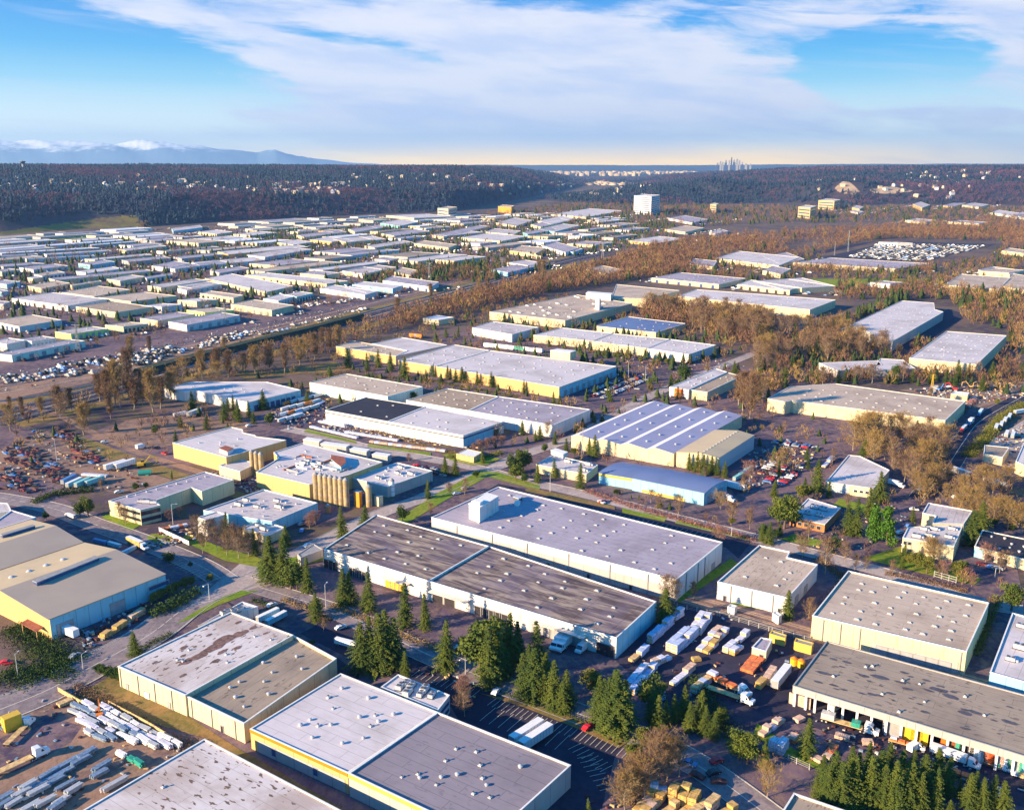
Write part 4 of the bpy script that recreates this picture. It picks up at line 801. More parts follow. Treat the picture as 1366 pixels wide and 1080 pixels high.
KINDS = {'f':(KF,'tall dark green fir','fir tree'), 'p':(KP,'irregular dark green pine','pine tree'), 'r':(KR,'rounded dark evergreen','tree'), 'o':(KO,'rounded yellow green tree','tree'), 'c':(KC,'bright green cypress','cypress'),
 'b':(KB,'bare brown tree','bare tree'), 'g':(KG,'golden bare tree','bare tree'), 'k':(KK,'pinkish bare tree','bare tree'), 'l':(KL,'tall narrow bare poplar','poplar')}
NT_ = {k: 0 for k in KINDS}; TR = random.Random(99)
def tree(kd, x, yb, yt, look=None, wide=1.):
    kits, lk, cat = KINDS[kd]; b = P(x, yb)
    for _ in range(9):
        if not built(b.x, b.y, 2.): break
        b = b*(1-1.5/b.length)
    else: return None
    h = max(2.5, topz(b, yt)); i = NT_[kd]; NT_[kd] += 1
    base = {'r':.82,'o':.85,'g':.8,'k':.7}.get(kd, 1.); s = h
    wide *= TR.uniform(.85, 1.2); o = inst(kits[i % len(kits)], b, TR.uniform(0, 6.28), (s*wide, s*wide*TR.uniform(.9, 1.1), s)); o.rotation_euler.x = TR.gauss(0, .025); o.rotation_euler.y = TR.gauss(0, .025)
    size = 'small ' if h < 9 else ''
    later(o, size+(look or lk), cat, None, 'near', b)
    return o
TREES = {
 'f': '1095,1062,1008;1120,1080,1012;1145,1060,1004;1135,1048,996;1160,1075,1006;1176,1080,1020;1200,1055,1000;1210,1082,1016;1232,1060,1006;1247,1080,1022;1262,1058,1008;1290,1080,1030;1310,1080,1036;1338,1082,1040;1103,1078,1022;900,962,925;920,975,935;940,980,940;952,985,948;870,962,915;878,972,925;806,950,905;818,955,893;830,965,905;670,900,850;706,905,856;728,915,870;750,950,905;378,780,713;362,775,715;410,790,743;421.7,828,790;457,807,757;466,805,762;495,817,762;487,812,780;483,895,830;495,893,822;508,893,817;525,890,822;518,880,812;540,837,777;457,717,675;487,706,673;567.6,841,791;594,894,825.6;541,902,867;635,870,825;651,915,836;666,905,842;680,886,818;692,880,828;719,899,828;698,925,870;711,931,862;727,936,894;740,944,880;756,944,892;785,1082,1063;799,963,900;812,974,902;825,977,892;889,969,932;912,958,913;931,969,918;1020,1024,985;1109,1068,999;1128,1073,1003;1157,1035,989;1138,1078,1010;1171,1063,999;1183,1035,989;1193,1087,1013;1217,1035,999;1226,1087,1030;1250,1042,999;1300,1073,1027;1322,1075,1032;1267,1085,1066;1279,1063,1037;1240,1075,1040;1076,1008,956;886,828,783;1049.5,823,786;1090,656,612;1172,670,628;1142,715.5,664;1133,712,672;1295,728,679;1308,712,669;1301,724,690;1160,690,650;181,874,842;301.6,716,683;341,741,704;381,727,700;362.5,770,713;225.5,748,735;571,665,639;594,634,609;607,634,609;644,618,596;692,632,598;717,644,617;740,636,611;793,609.5,579;786,606,583;774,651,617;919,627,604;929,629,602;938,630,606;948,632,608;957,634,612;966,637,614;464,490,464;490,495,470;505,490,465;522,495,469;540,504,475;578,499,485;597,504,487;617,506.5,489;637,513.5,495;656,513.5,495;699,523,506;595,450,436;611,450,434;258,548,521.5;300,561,536;311.5,546,526;304,548,530;318,563,537;338,565,546;332,556,534;351,541,519;241,570,554;229,638,627;275,573,556;1025,726,695;1016,722,700;872,487,472;895,516,497;250,502,490;620,372,360;634,370,358;648,366,356;575,362,350;590,366,352;556,360,350;690,356,347;704,352,344;530,352,344',
 'p': '652,897,808;640,893,818;567,950,910;868,948,895;961,969,937;1046,705,649;1038,700,655;1056,700,662;698,628,592;683,632,600;688,640,614;726,604,588;766,607,594;118,689,656;107,690,664;397,788,741;388,786,744;1110,1070,1010;1207,1070,1015;316,562,541;360,568,546;207,580,563;540,530,515;528,533,520;552,530,519;997,1019,969;985,1012,968;1282,772,741;1313,706,686;1326,702,688;1349,814,770',
 'r': '537,696,671;225,751,733;254,757,748;635,637,625;1036,720,702;1018,719,694;182,655,642;195,652,641;62,694,680;330,720,708;905,517,503;912,508,482;140,902,884;148,905,886;156,907,887;133,898,882;163,910,892;822,660,650;1112,736,712;1342,688,668;1360,692,672;912,745,728;700,644,628;1180,497,480;1195,500,483;690,392,382;1085,480,466',
 'o': '205,806,786;215,801,781;226,796,776;236,791,771;246,786,767;256,782,765;790,925,884;1070,669,640;1078,664,644;1222,757,731;1236,765,736;1277,772,741;1310,690,670;416,863,851;421,820,795;884,924,906;862,1000,963;844,1019,984;1212,752,735;976,700,688;880,680,668;806,477,465;822,480,466;838,482,467;855,485,473;890,487,475;1330,540,530;1120,470,462;280,776,762',
 'c': '1165,721,670;1183,726,674',
 'b': '878,1037,985;865,1045,995;905,1035,992;866,1018,980;850,1050,1010;840,1062,1018;860,1070,1022;828,1075,1035;885,1015,975;875,1055,1005;890,1042,998;1070,744,715;1100,767,720;1127,749,724;1140,761,741;1155,761,742;1190,768,748;1079,825,800;889,810,770;900,806,776;925,800,778;730,700,690;905,688,662;940,640,625;975,700,672;1000,706,682;640,700,680;620,660,640;575,690,672;600,660,645;262,718,690;275,728,698;290,735,705;303,742,712;318,745,712;332,742,715;346,735,712;312,728,700;298,722,696;285,716,694;270,738,712;325,730,704;1110,620,600;1290,830,806;880,680,660;868,672,654;135,655,640;160,690,672;168,700,680;700,560,540;730,585,565;1230,630,610;432,842,826;620,955,918;1320,825,800',
 'g': '1024,1063,1022;852,1063,1018;833,1080,1035;896,1020,985;843,1040,1010;1247,737,722;1240,735,720;1045,625,600;1038,628,606;1290,690,655;1305,696,664;1325,700,668;1345,706,672;1362,712,676;1245,655,628;1232,664,640;1262,672,648;1280,660,640',
 'k': '620,930,905;612,935,915;421,700,683;413,704,688;640,600,588;650,600,586;660,598,584;670,596,583;632,602,592;425,828,816;225,695,682;240,690,678;960,725,705;1000,640,618;1288,778,760;1296,782,766;1257,770,750;1225,560,546;545,615,606;1315,745,728',
 'l': '31,560,532;55,554,532;80,550,518;95,548,520;112,580,543;134,536,503;143,543,497;155,543,488;172,532,472;180,547,508;205,552,499;190,540,500;15,550,530;270,505,470;290,500,468;305,503,470;340,498,465;360,496,462;380,498,462;400,490,455;420,480,448;440,470,440;452,468,438;1000,560,505;990,548,500;1010,535,500;985,540,505;1005,548,510;300,470,452;62,470,448;530,420,400;575,400,380;640,395,375;650,395,372;720,370,350;725,372,350;1240,540,520;1262,470,452;200,470,450;175,480,452;118,560,538;215,545,505;228,530,500;430,462,440;1290,488,464;1300,495,470;148,560,520'}
for kd, s in TREES.items():
    for it in s.split(';'):
        x, yb, yt = map(float, it.split(',')); tree(kd, x, yb, yt)
# woods: polygons of their floor in the photograph
NOGO = [[tuple(P(x, y).xy) for x, y in q] for q in ([(1085,350),(1120,330),(1180,318),(1340,322),(1320,345),(1230,354)],)]
def scatter(poly, gap, rn, n=60000):
    W_ = [P(x, y) for x, y in poly]; xs = [p.x for p in W_]; ys = [p.y for p in W_]; out = []; pl = [(p.x, p.y) for p in W_]
    y = min(ys)
    while y < max(ys):
        x = min(xs)
        while x < max(xs):
            a, b = x+rn.uniform(-.45,.45)*gap, y+rn.uniform(-.45,.45)*gap
            if inside(a, b, pl) and not built(a, b, 4) and not any(inside(a, b, q) for q in NOGO): out.append((a, b))
            x += gap
        y += gap
    return out
WOODS = [ # name, polygon, spacing, height, kind mix (bare, golden, fir)
 ('the brown wood along the highway', [(520,430),(600,400),(700,378),(800,354),(870,332),(960,345),(960,356),(905,366),(820,378),(740,390),(660,408),(600,424),(560,436)], 10, 14, (1,.15,.06)),
 ('the wood between the white roofs', [(850,424),(862,408),(905,412),(1010,426),(1036,436),(1030,462),(980,460),(915,438),(880,434)], 8, 15, (1,.2,.03)),
 ('the tall wood left of the stepped warehouse', [(1010,470),(1050,445),(1100,440),(1130,446),(1185,460),(1185,478),(1120,486),(1060,482),(1040,500),(1008,504)], 12.5, 15, (1,.25,.1)),
 ('the orange wood under the wide beige roof', [(1115,577),(1165,582),(1255,592),(1272,628),(1262,648),(1225,656),(1180,634),(1140,614)], 9.5, 13, (1,.8,.05)),
 ('the golden thicket at the right edge', [(1275,640),(1366,655),(1366,712),(1320,706),(1275,690),(1240,672),(1200,650),(1215,640)], 10, 9, (.5,1,.08)),
 ('the wide brown forest at the back right', [(860,345),(870,325),(1000,318),(1060,338),(1130,322),(1160,312),(1366,304),(1366,330),(1300,327),(1160,322),(1060,342),(990,340),(900,345)], 17, 15, (1,.1,.05)),
 ('the back forest beyond the truck park', [(870,322),(1366,290),(1366,306),(1100,325),(960,330)], 26, 16, (1,.1,.1)),
 ('the thin wood behind the white long roof', [(870,372),(1110,392),(1110,386),(1000,376),(960,362),(880,364)], 13, 12, (1,.1,.3)),
 ('the hedge of trees by the truck park', [(1060,362),(1240,366),(1240,357),(1060,353)], 11, 11, (1,.1,.3)),
 ('the mixed wood at the right', [(1265,400),(1255,385),(1250,372),(1366,396),(1366,470),(1348,476),(1345,440),(1290,432)], 12, 13, (1,.4,.35)),
 ('the wood by the grass clearing', [(1120,380),(1190,392),(1200,380),(1255,385),(1265,400),(1210,400),(1110,400)], 12, 13, (1,.3,.4)),
 ('the tree belt in front of the blue white roofs', [(1090,505),(1180,500),(1330,500),(1366,488),(1366,506),(1240,512),(1150,515),(1095,517)], 9, 11, (1,.3,.35)),
 ('the firs and bushes beside the stepped warehouse', [(1090,440),(1180,405),(1200,398),(1215,400),(1135,432),(1105,448)], 10, 12, (.2,0,1)),
 ('the thicket left of the wide beige roof', [(995,505),(1020,506),(1050,500),(1095,505),(1090,516),(1045,520),(1015,535),(1000,540)], 9, 10, (.6,.8,.4)),
 ('the scrub under the wide beige roof', [(1005,562),(1070,575),(1130,590),(1115,598),(1040,585),(1000,575)], 8, 5, (.6,1,.2)),
 ('the trees on the highway bank', [(0,562),(120,535),(300,485),(520,428),(560,432),(440,475),(300,507),(100,560),(0,580)], 13, 12, (1,.5,.0)),
 ('the railway side scrub', [(0,480),(300,418),(480,392),(600,376),(700,352),(760,340),(700,362),(520,398),(300,432),(0,492)], 15, 7, (1,.2,0)),
 ('the district thicket', [(480,365),(640,352),(700,350),(740,357),(650,376),(560,378),(490,378)], 12, 11, (.6,.1,1)),
 ('the planted strips of the district', [(0,470),(0,330),(300,312),(520,300),(720,290),(900,300),(900,325),(700,350),(500,385),(300,415),(120,450)], 20, 10, (.6,.1,1.4)),
 ('the far trees behind the tower block', [(620,292),(760,272),(1000,275),(1366,278),(1366,292),(1000,300),(900,305),(740,300)], 34, 14, (1,.1,.7)),
 ('the hill slope trees near the field', [(200,300),(215,295),(205,285),(150,280),(190,305)], 20, 14, (1,.6,.1)),
 ('the trees left of the yellow silo factory', [(190,560),(260,545),(330,560),(330,568),(240,578),(200,572)], 11, 7, (1,.3,.3)),
 ('the bushes in front of the arched shed', [(820,665),(900,690),(985,712),(985,704),(900,678),(830,655)], 8, 4, (1,.6,.6)),
 ('the bank below the cream front warehouse', [(390,500),(440,498),(540,505),(640,520),(720,535),(640,528),(540,512),(440,503)], 10, 6, (.6,.6,.6)),
 ('the bushes on the verges in mid picture', [(640,600),(720,600),(1000,700),(1110,745),(1300,790),(1366,810),(1366,700),(1200,650),(1100,600),(1000,560),(1100,560),(1000,500),(760,560)], 16, 7, (1,.6,1.)),
 ('the bushes between the middle warehouses', [(440,500),(520,470),(640,440),(900,470),(1000,500),(980,520),(860,540),(800,580),(640,600),(560,590),(430,560),(380,520)], 15, 8., (.8,.5,1.3)),
 ('the scattered bushes left of the factory', [(0,580),(200,555),(330,575),(220,610),(60,640)], 18, 7, (1,.7,.4)),
 ('the low scrub by the meadow', [(230,520),(420,480),(560,440),(600,450),(480,478),(400,500),(280,515)], 17, 7, (1,.7,.2)),
 ('the scrub between the right warehouses', [(1000,500),(1090,440),(1366,470),(1366,530),(1290,520),(1050,505),(1000,560),(985,530)], 12, 9, (1,.4,.7)),
 ('the trees round the three joined roofs', [(620,430),(760,425),(800,415),(900,440),(960,450),(1000,470),(920,490),(800,478),(640,445)], 13, 9, (.5,.4,1.4)),
 ('the mixed trees behind the right warehouses', [(960,345),(1366,330),(1366,400),(1250,385),(1100,372),(960,380)], 17, 10, (1,.3,.9)),
 ('the dark firs by the tall wood', [(1050,478),(1190,482),(1190,490),(1050,490)], 8, 9, (.2,0,1)),
 ('the shrubs under the highway wood', [(560,445),(650,425),(700,420),(760,402),(760,395),(640,412),(560,432)], 11, 7, (1,.4,.3)),
]
SPOT = []
for wn, poly, gap, hh, mixx in WOODS:
    rn = random.Random(wn); tot = sum(mixx)
    for x, y in scatter(poly, gap, rn):
        u = rn.uniform(0, tot); kd = 'b' if u < mixx[0] else ('g' if u < mixx[0]+mixx[1] else 'f')
        h = hh*rn.uniform(.6, 1.4); SPOT.append((h/math.hypot(x, y), x, y, h, kd, wn))
SPOT.sort(reverse=True)
nb = {'b': 300-sum(len(TREES[k].split(';')) for k in 'bgkl'), 'f': 300-sum(len(TREES[k].split(';')) for k in 'fpr')}
REST = {'b': [], 'g': [], 'f': []}
for a, x, y, h, kd, wn in SPOT:
    c = 'f' if kd == 'f' else 'b'
    if nb[c] > 0:
        nb[c] -= 1; ks, lk, cat = KINDS[kd]; o = inst(ks[TR.randrange(len(ks))], (x, y, 0), TR.uniform(0, 6.28), (h*TR.uniform(.9,1.3), h*1.1, h))
        tag(o, ' '.join(f'{lk} in {wn}'.split()[:16]), cat, f'{cat}s in {wn}')
    else: REST[kd].append((x, y, h))
leafmat('needles_dark', [(.030,.052,.020), (.055,.080,.022), (.014,.030,.020)], .03)
def lowbare(seed, n=60, w=.03):
    r = random.Random(seed); V, F = [], []
    for a in (0, 1.57): s = np.array([math.cos(a), math.sin(a), 0])*.02; b = len(V); V += [-s, s, np.array([0,0,.8])]; F.append((b,b+1,b+2))
    for i in range(n):
        d = rvec(r); c = np.array([d[0]*.22, d[1]*.22, .56+d[2]*.34])*1.; c = c*1.; e = np.array([c[0]*1.2, c[1]*1.2, .6])+rvec(r)*.2; e /= np.linalg.norm(e)
        s = np.cross(e, rvec(r)); s /= np.linalg.norm(s)+1e-9; L = r.uniform(.14, .28); b = len(V); V += [c-s*w*.5-e*L*.4, c+s*w*.5-e*L*.4, c+e*L*.7]; F.append((b,b+1,b+2))
    return np.array(V), np.array(F)
def lowfir(seed, n=9, tiers=5, wide=.2):
    r = random.Random(seed); V, F = [], []
    for k in range(tiers):
        z = .08+.8*k/tiers; R = wide*(1-.85*k/tiers); b = len(V); V.append(np.array([0,0,min(1, z+.42-.2*k/tiers)])); ph = r.uniform(0, 6)
        for i in range(n):
            a = ph+i/n*6.283; q = R*(1.2 if i % 2 else .62)*r.uniform(.8,1.2); V.append(np.array([math.cos(a)*q, math.sin(a)*q, z-(.03 if i % 2 else 0)]))
        for i in range(n): F.append((b, b+1+i, b+1+(i+1)%n))
    return np.array(V), np.array(F)
def merge(spots, protos, seed=1, wid=(.9,1.3)):
    r = np.random.default_rng(seed); VV, FF = [], []; off = 0; sp = np.array(spots, float)
    which = r.integers(0, len(protos), len(sp)); zb = sp[:, 3] if sp.shape[1] > 3 else np.zeros(len(sp))
    for k, (V, F) in enumerate(protos):
        m = which == k; s = sp[m]; n = len(s)
        if not n: continue
        a = r.uniform(0, 6.283, n); w = r.uniform(*wid, n)*s[:, 2]; X = (V[None,:,0]*np.cos(a)[:,None]-V[None,:,1]*np.sin(a)[:,None])*w[:,None]+s[:,0:1]
        Y = (V[None,:,0]*np.sin(a)[:,None]+V[None,:,1]*np.cos(a)[:,None])*w[:,None]+s[:,1:2]; Z = V[None,:,2]*s[:,2:3]+zb[m][:,None]
        VV.append(np.stack([X,Y,Z], -1).reshape(-1,3)); FF.append((F[None]+(np.arange(n)*len(V))[:,None,None]).reshape(-1,3)+off); off += n*len(V)
    return np.concatenate(VV), np.concatenate(FF)
LB = [lowbare(i) for i in range(4)]; LF = [lowfir(i) for i in range(3)]
for nm, key, pr, mt, lb in (('bare_woodland','b',LB,'twigs_wood','bare brown woodland covering the valley between the warehouses'),('golden_woodland','g',LB,'twigs_golden','golden twigged thickets mixed in the brown woods'),('conifer_woodland','f',LF,'needles_dark','dark conifers scattered through the valley woods')):
    if REST[key]:
        V, F = merge(REST[key], pr, 5, (1.1,1.8)); tag(link(nm, npmesh(nm, V, F, mt)), lb, 'woodland', None, 'stuff')
print('woods', {k: len(v) for k, v in REST.items()})
# hedges: low clipped or rough shrub lines
def shrubline(name, label, pts, wd, ht, mat='hedge', n=9):
    W_ = [P(x, y) for x, y in pts]; V, F = [], []; r = random.Random(label)
    for a, b in zip(W_, W_[1:]):
        L = (b-a).length; e = (b-a)/L; nn = Vector((-e.y, e.x, 0))
        for i in range(int(L*n*wd*1.3)):
            c = a+e*r.uniform(0, L)+nn*r.gauss(0, wd*.28); z = abs(r.gauss(0, .5))*ht; z = min(z, ht*r.uniform(.7,1.25)); q = r.uniform(.14,.30)*(.6+ht/5)
            p = np.array([c.x, c.y, z]); d = rvec(r); u = np.cross(d, rvec(r)); u /= np.linalg.norm(u); w_ = np.cross(d, u); w_ /= np.linalg.norm(w_)
            k = len(V); V.extend([p-u*q, p+w_*q, p+u*q, p-w_*q]); F.extend([(k,k+1,k+2),(k,k+2,k+3)])
    tag(link(name, npmesh(name, V, F, mat)), label, 'hedge', None, 'stuff')
for pts, wd, ht, mt, lb in [
 ([(200,822),(235,808),(262,790)], 7, 3.5, 'hedge', 'dark undergrowth beneath the yellow green trees by the tan shed'),
 ([(182,872),(205,858),(230,846)], 3.5, 1.8, 'hedge', 'clipped hedge along the kerb beside the white patched roof'),
 ([(40,712),(90,742),(130,762),(160,775)], 6, 2.5, 'twigs_pink', 'reddish scrub between the asphalt road and the tan sheds'),
 ([(45,672),(70,660),(125,655)], 5, 3, 'hedge', 'dark hedge round the scrap yard corner'),
 ([(375,800),(410,812),(440,828)], 4, 1.5, 'twigs_golden', 'rusty ground shrubs under the firs at the street corner'),
 ([(440,808),(480,822),(520,842),(590,868)], 5, 1.2, 'twigs_golden', 'orange brown shrubs under the fir row in front of the mottled warehouse'),
 ([(336,800),(352,806),(372,815)], 3.5, 1.6, 'hedge', 'low hedge island by the white annex'),
 ([(640,915),(700,935),(770,960),(830,985)], 2.2, 1.2, 'hedge', 'narrow hedge on the verge above the parking bays'),
 ([(100,915),(170,960),(225,990),(275,1000)], 7, 1.2, 'twigs_brown', 'brown brambles between the timber fence and the cream warehouse'),
 ([(20,835),(60,862),(90,890),(60,905),(0,900)], 16, 2, 'hedge', 'dark rough vegetation on the waste corner left of the road'),
 ([(835,1075),(850,1040),(870,1012),(900,990)], 7, 2, 'twigs_brown', 'dense undergrowth of the bare thicket at the bottom'),
 ([(930,905),(960,970),(1010,1010)], 8, 2, 'hedge', 'undergrowth between the pines and the timber yard'),
 ([(660,795),(690,640)], .1, .1, 'hedge', 'x'),
 ([(780,655),(850,678),(960,708),(1010,722)], 5, 2, 'twigs_pink', 'pinkish winter scrub along the street behind the arched shed verge'),
 ([(1090,745),(1130,775),(1085,830)], 5, 2, 'twigs_brown', 'rusty scrub strip beside the small square warehouse'),
 ([(1180,765),(1230,775),(1290,790)], 5, 1.6, 'twigs_brown', 'brown shrubs on the verge behind the large cream walled warehouse'),
 ([(1300,875),(1318,830),(1330,800)], 4, 3, 'leaves_olive', 'green yellow ivy strip right of the large cream walled warehouse'),
 ([(545,705),(575,712),(620,716)], 3, 1.4, 'hedge', 'hedge between the path and the lavender roofed warehouse'),
 ([(596,610),(640,612),(670,604)], 6, 2., 'leaves_olive', 'green brown shrubs at the corner of the white office'),
 ([(440,548),(500,575),(560,594),(610,606)], 3, 1.3, 'twigs_golden', 'pale shrubs on the verge in front of the white doors warehouse'),
 ([(1290,610),(1310,590),(1335,560),(1366,540)], 8, 3, 'leaves_olive', 'hedge bank between the truck road and the trailer yard'),
 ([(1240,580),(1270,560),(1300,535)], 5, 3, 'twigs_pink', 'pinkish hedge between the truck road and the wide beige roof'),
 ([(420,500),(560,506),(690,530)], 3, 2, 'leaves_olive', 'green brown shrub line behind the pale green warehouse'),
]:
    if lb != 'x': shrubline('shrubs', lb, pts, wd, ht, mt)
# ------------------------------------------------------------------ ground, roads, yards
LAYER = [0]
def sheet(name, px, mat, kind='structure', label=None, cat=None, z=None):
    LAYER[0] += 1; z = .004*LAYER[0] if z is None else z
    w = ccw([P(x, y) for x, y in px]); b = MB(); b.face([(p.x,p.y,z) for p in w]); o = b.build(name, mat)
    m = o.data
    return tag(o, label, cat, None, kind)
def road(name, px, wd, mat, kerb=True, line=None, sub=6):
    LAYER[0] += 1; z = .004*LAYER[0]; c = [P(x, y) for x, y in px]; pts = []
    n = len(c)
    for i in range(n-1):     # Catmull-Rom through the traced centre line
        p0, p1, p2, p3 = c[max(i-1,0)], c[i], c[i+1], c[min(i+2,n-1)]
        for k in range(sub):
            t = k/sub; pts.append(.5*((2*p1)+(p2-p0)*t+(2*p0-5*p1+4*p2-p3)*t*t+(3*p1-p0-3*p2+p3)*t**3))
    pts.append(c[-1]); b = MB(); kb = MB(); ln = MB(); run = 0
    nor = []
    for i, p in enumerate(pts):
        d = (pts[min(i+1,len(pts)-1)]-pts[max(i-1,0)]).normalized(); nor.append(Vector((-d.y, d.x, 0)))
    for i in range(len(pts)-1):
        a, d, na, nd = pts[i], pts[i+1], nor[i], nor[i+1]; h = wd/2
        b.face([(*(a-na*h).xy, z), (*(d-nd*h).xy, z), (*(d+nd*h).xy, z), (*(a+na*h).xy, z)])
        if kerb:
            for s in (-1, 1):
                q = [a+na*s*h, d+nd*s*h, d+nd*s*(h+.35), a+na*s*(h+.35)]
                if s < 0: q = q[::-1]
                kb.face([(v.x,v.y,z+.12) for v in q][::-1]); kb.face([(a+na*s*h).xy[:]+(z,), (d+nd*s*h).xy[:]+(z,), (d+nd*s*h).xy[:]+(z+.12,), (a+na*s*h).xy[:]+(z+.12,)])
        if line:
            for off, wdt, dash, gapp in line:
                L = (d-a).length; k = 0.
                while k < L:
                    t0, t1 = k/L, min(1, (k+dash)/L)
                    if gapp == 0 or int((run+k)/(dash+gapp)) >= 0:
                        A, B = a.lerp(d, t0), a.lerp(d, t1); ln.face([(*(A+na*(off-wdt)).xy, z+.006), (*(B+na*(off-wdt)).xy, z+.006), (*(B+na*(off+wdt)).xy, z+.006), (*(A+na*(off+wdt)).xy, z+.006)])
                    k += dash+gapp
                    if gapp == 0: break
            run += (d-a).length
    tag(b.build(name, mat), None, None, None, 'structure')
    if kerb: tag(kb.build('kerb', 'concrete'), None, None, None, 'structure')
    if line and ln.v: tag(ln.build('road_marking', 'paint_marking'), None, None, None, 'structure')
g = MB(); S = 90000.
g.face([(-S,-S,0),(S,-S,0),(S,S,0),(-S,S,0)]); tag(g.build('ground', 'm_valley'), None, None, None, 'structure')
X = lambda s: [tuple(map(float, p.split(','))) for p in s.split()]
sheet('district_ground', X('0,330 0,470 300,412 520,372 740,345 900,318 900,300 700,288 400,300 200,312'), 'm_yard')
sheet('field', X('-40,325 0,324 60,320 140,317 130,314 60,313 -40,317'), 'm_grass')
sheet('rail_yard', X('-40,498 -40,485 120,455 300,418 480,385 620,372 700,350 700,362 500,405 320,448 120,490 0,512'), 'm_yard')
sheet('rail_yard_ground', X('-40,520 0,512 120,490 320,448 480,412 480,420 330,458 180,497 0,535 -40,540'), 'm_dirt')
sheet('highway_verge', X('-40,585 60,563 150,538 300,492 500,436 640,395 760,360 760,340 640,370 500,408 300,460 150,505 60,528 -40,545'), 'm_dry')
road('highway', X('-40,565 60,543 150,519 300,475 500,421 640,382 740,352 800,338'), 44, 'm_dark', False, [(0,.5,400,0),(20,.2,400,0),(-20,.2,400,0),(10,.15,9,12),(-10,.15,9,12)])
for i, q in enumerate(('-40,531 60,514 180,491 300,464 480,420 640,379 740,350','-40,522 60,506 180,483 300,456 480,413 640,374 740,347','-40,515 60,499 180,477 300,450 480,408 640,370','-40,508 60,493 180,471 300,445 480,404 640,367')): road('railway', X(q), 4.5, 'm_dark' if i % 2 else 'm_dirt', False, [(.75,.12,400,0),(-.75,.12,400,0)])
sheet('yard', X('-40,545 -20,660 100,655 190,630 260,620 330,640 420,700 455,690 500,650 560,640 600,610 560,594 440,560 400,530 330,560 240,545 140,570 90,590'), 'm_yard')
sheet('dirt', X('120,585 170,560 235,552 330,563 330,575 250,590 190,600'), 'm_dirt')
sheet('dirt', X('0,600 60,575 110,585 160,620 230,640 200,655 120,655 60,640 -30,640 -30,600'), 'm_dirt')
sheet('dirt_track', X('100,578 170,605 300,650 360,668 340,672 250,645 140,610 95,592'), 'm_dry')
sheet('meadow', X('300,497 360,495 420,486 470,478 480,492 440,497 400,498 330,505'), 'm_dry')
sheet('yard', X('355,545 420,530 440,540 432,560 470,575 430,585 350,565'), 'm_asphalt')
sheet('yard', X('440,480 540,512 740,566 830,560 830,500 920,500 1000,490 900,470 840,470 720,440 640,436 560,455'), 'm_yard')
sheet('car_park', X('745,522 830,493 880,492 905,505 860,528 800,542'), 'm_asphalt')
sheet('industrial_ground', X('640,600 720,560 1000,490 1300,540 1330,640 1366,800 1366,1080 -40,1080 -40,660 60,655 340,770 480,690'), 'm_yard')
sheet('waste_ground', X('-40,820 0,815 60,850 120,885 100,893 0,905 -40,908'), 'm_valley')
sheet('asphalt_yard', X('560,880 640,908 835,990 820,1010 800,1090 700,1110 600,940 470,880 400,845 440,825'), 'm_dark')
sheet('asphalt_yard', X('300,800 440,870 480,900 470,925 380,860 330,830'), 'm_dark')
sheet('asphalt_yard', X('430,735 425,760 560,800 690,850 830,900 900,870 960,870 1020,900 1070,880 1110,860 1000,815 880,800 820,860 700,830 500,765'), 'm_asphalt')
sheet('timber_yard', X('820,880 900,800 1000,820 1080,850 1060,915 1200,965 1400,1020 1400,1090 1060,960 1000,975 900,950'), 'm_dark')
sheet('parking_lot', X('545,715 665,645 790,672 990,712 1003,722 985,745 968,730 760,680 660,655 580,700'), 'm_dark')
sheet('truck_court', X('1000,590 960,620 980,660 1060,640 1090,600 1010,575 960,565 940,575'), 'm_asphalt')
sheet('yard', X('1160,620 1240,660 1310,700 1366,720 1366,700 1280,680 1200,640'), 'm_asphalt')
sheet('yard', X('1160,655 1215,690 1210,700 1150,740 1060,735 1090,720 1100,690'), 'm_asphalt')
sheet('loading_yard', X('1195,455 1265,412 1290,420 1245,455 1215,475 1160,480'), 'm_dark')
sheet('loading_yard', X('1100,440 1185,398 1200,400 1125,436'), 'm_dark')
sheet('machine_yard', X('1200,520 1366,508 1366,530 1300,545 1240,530'), 'm_dirt')
sheet('trailer_yard', X('1320,590 1366,560 1366,630 1310,615'), 'm_pale')
sheet('field', X('1075,372 1120,372 1240,372 1190,381 1110,382'), 'm_grass')
sheet('truck_park', X('1085,346 1190,322 1330,326 1230,349'), 'm_dark')
sheet('runway', X('1040,346 1150,324 1170,322 1062,347'), 'm_dark')
sheet('steel_yard', X('-40,935 60,930 90,920 180,970 275,985 100,1090 -40,1100'), 'm_dirt')
sheet('steel_yard_stain', X('0,985 60,955 110,968 95,990 60,1010 20,1030 -30,1030'), 'm_yard')
sheet('asphalt_yard', X('60,835 110,800 215,775 232,792 205,825 150,855 118,878 85,868'), 'm_asphalt')
sheet('lawn', X('97,930 160,895 250,955 320,1000 340,1010 460,1080 500,1120 400,1080 275,985 180,958'), 'm_dry')
# roads
road('road', X('-60,980 -20,955 60,922 130,885 200,846 262,800 330,770'), 17, 'm_road', True, [(0,.12,4,7),(8.2,.1,400,0),(-8.2,.1,400,0)])
road('street', X('312,782 360,760 420,728 500,688 560,666 620,640 660,624 700,606 760,586 800,566 860,532 920,506 1010,470'), 10, 'm_pale')
road('street', X('300,775 262,752 190,722 120,697 70,678 0,664 -40,660'), 12, 'm_road', True, [(0,.12,4,7)])
road('street', X('322,776 400,800 470,824 560,868 640,902 700,925 780,955 860,985 900,1003 960,1040 1040,1100'), 10.5, 'm_road', True, [(0,.12,400,0)])
road('street', X('-40,530 60,548 120,575 180,602 300,640'), 6, 'm_dirt', False)
road('street', X('380,572 440,584 490,597 560,610 634,624 700,642 760,655 830,672 905,692 1000,716 1060,732 1120,748 1200,770 1290,800 1366,815'), 10, 'm_pale')
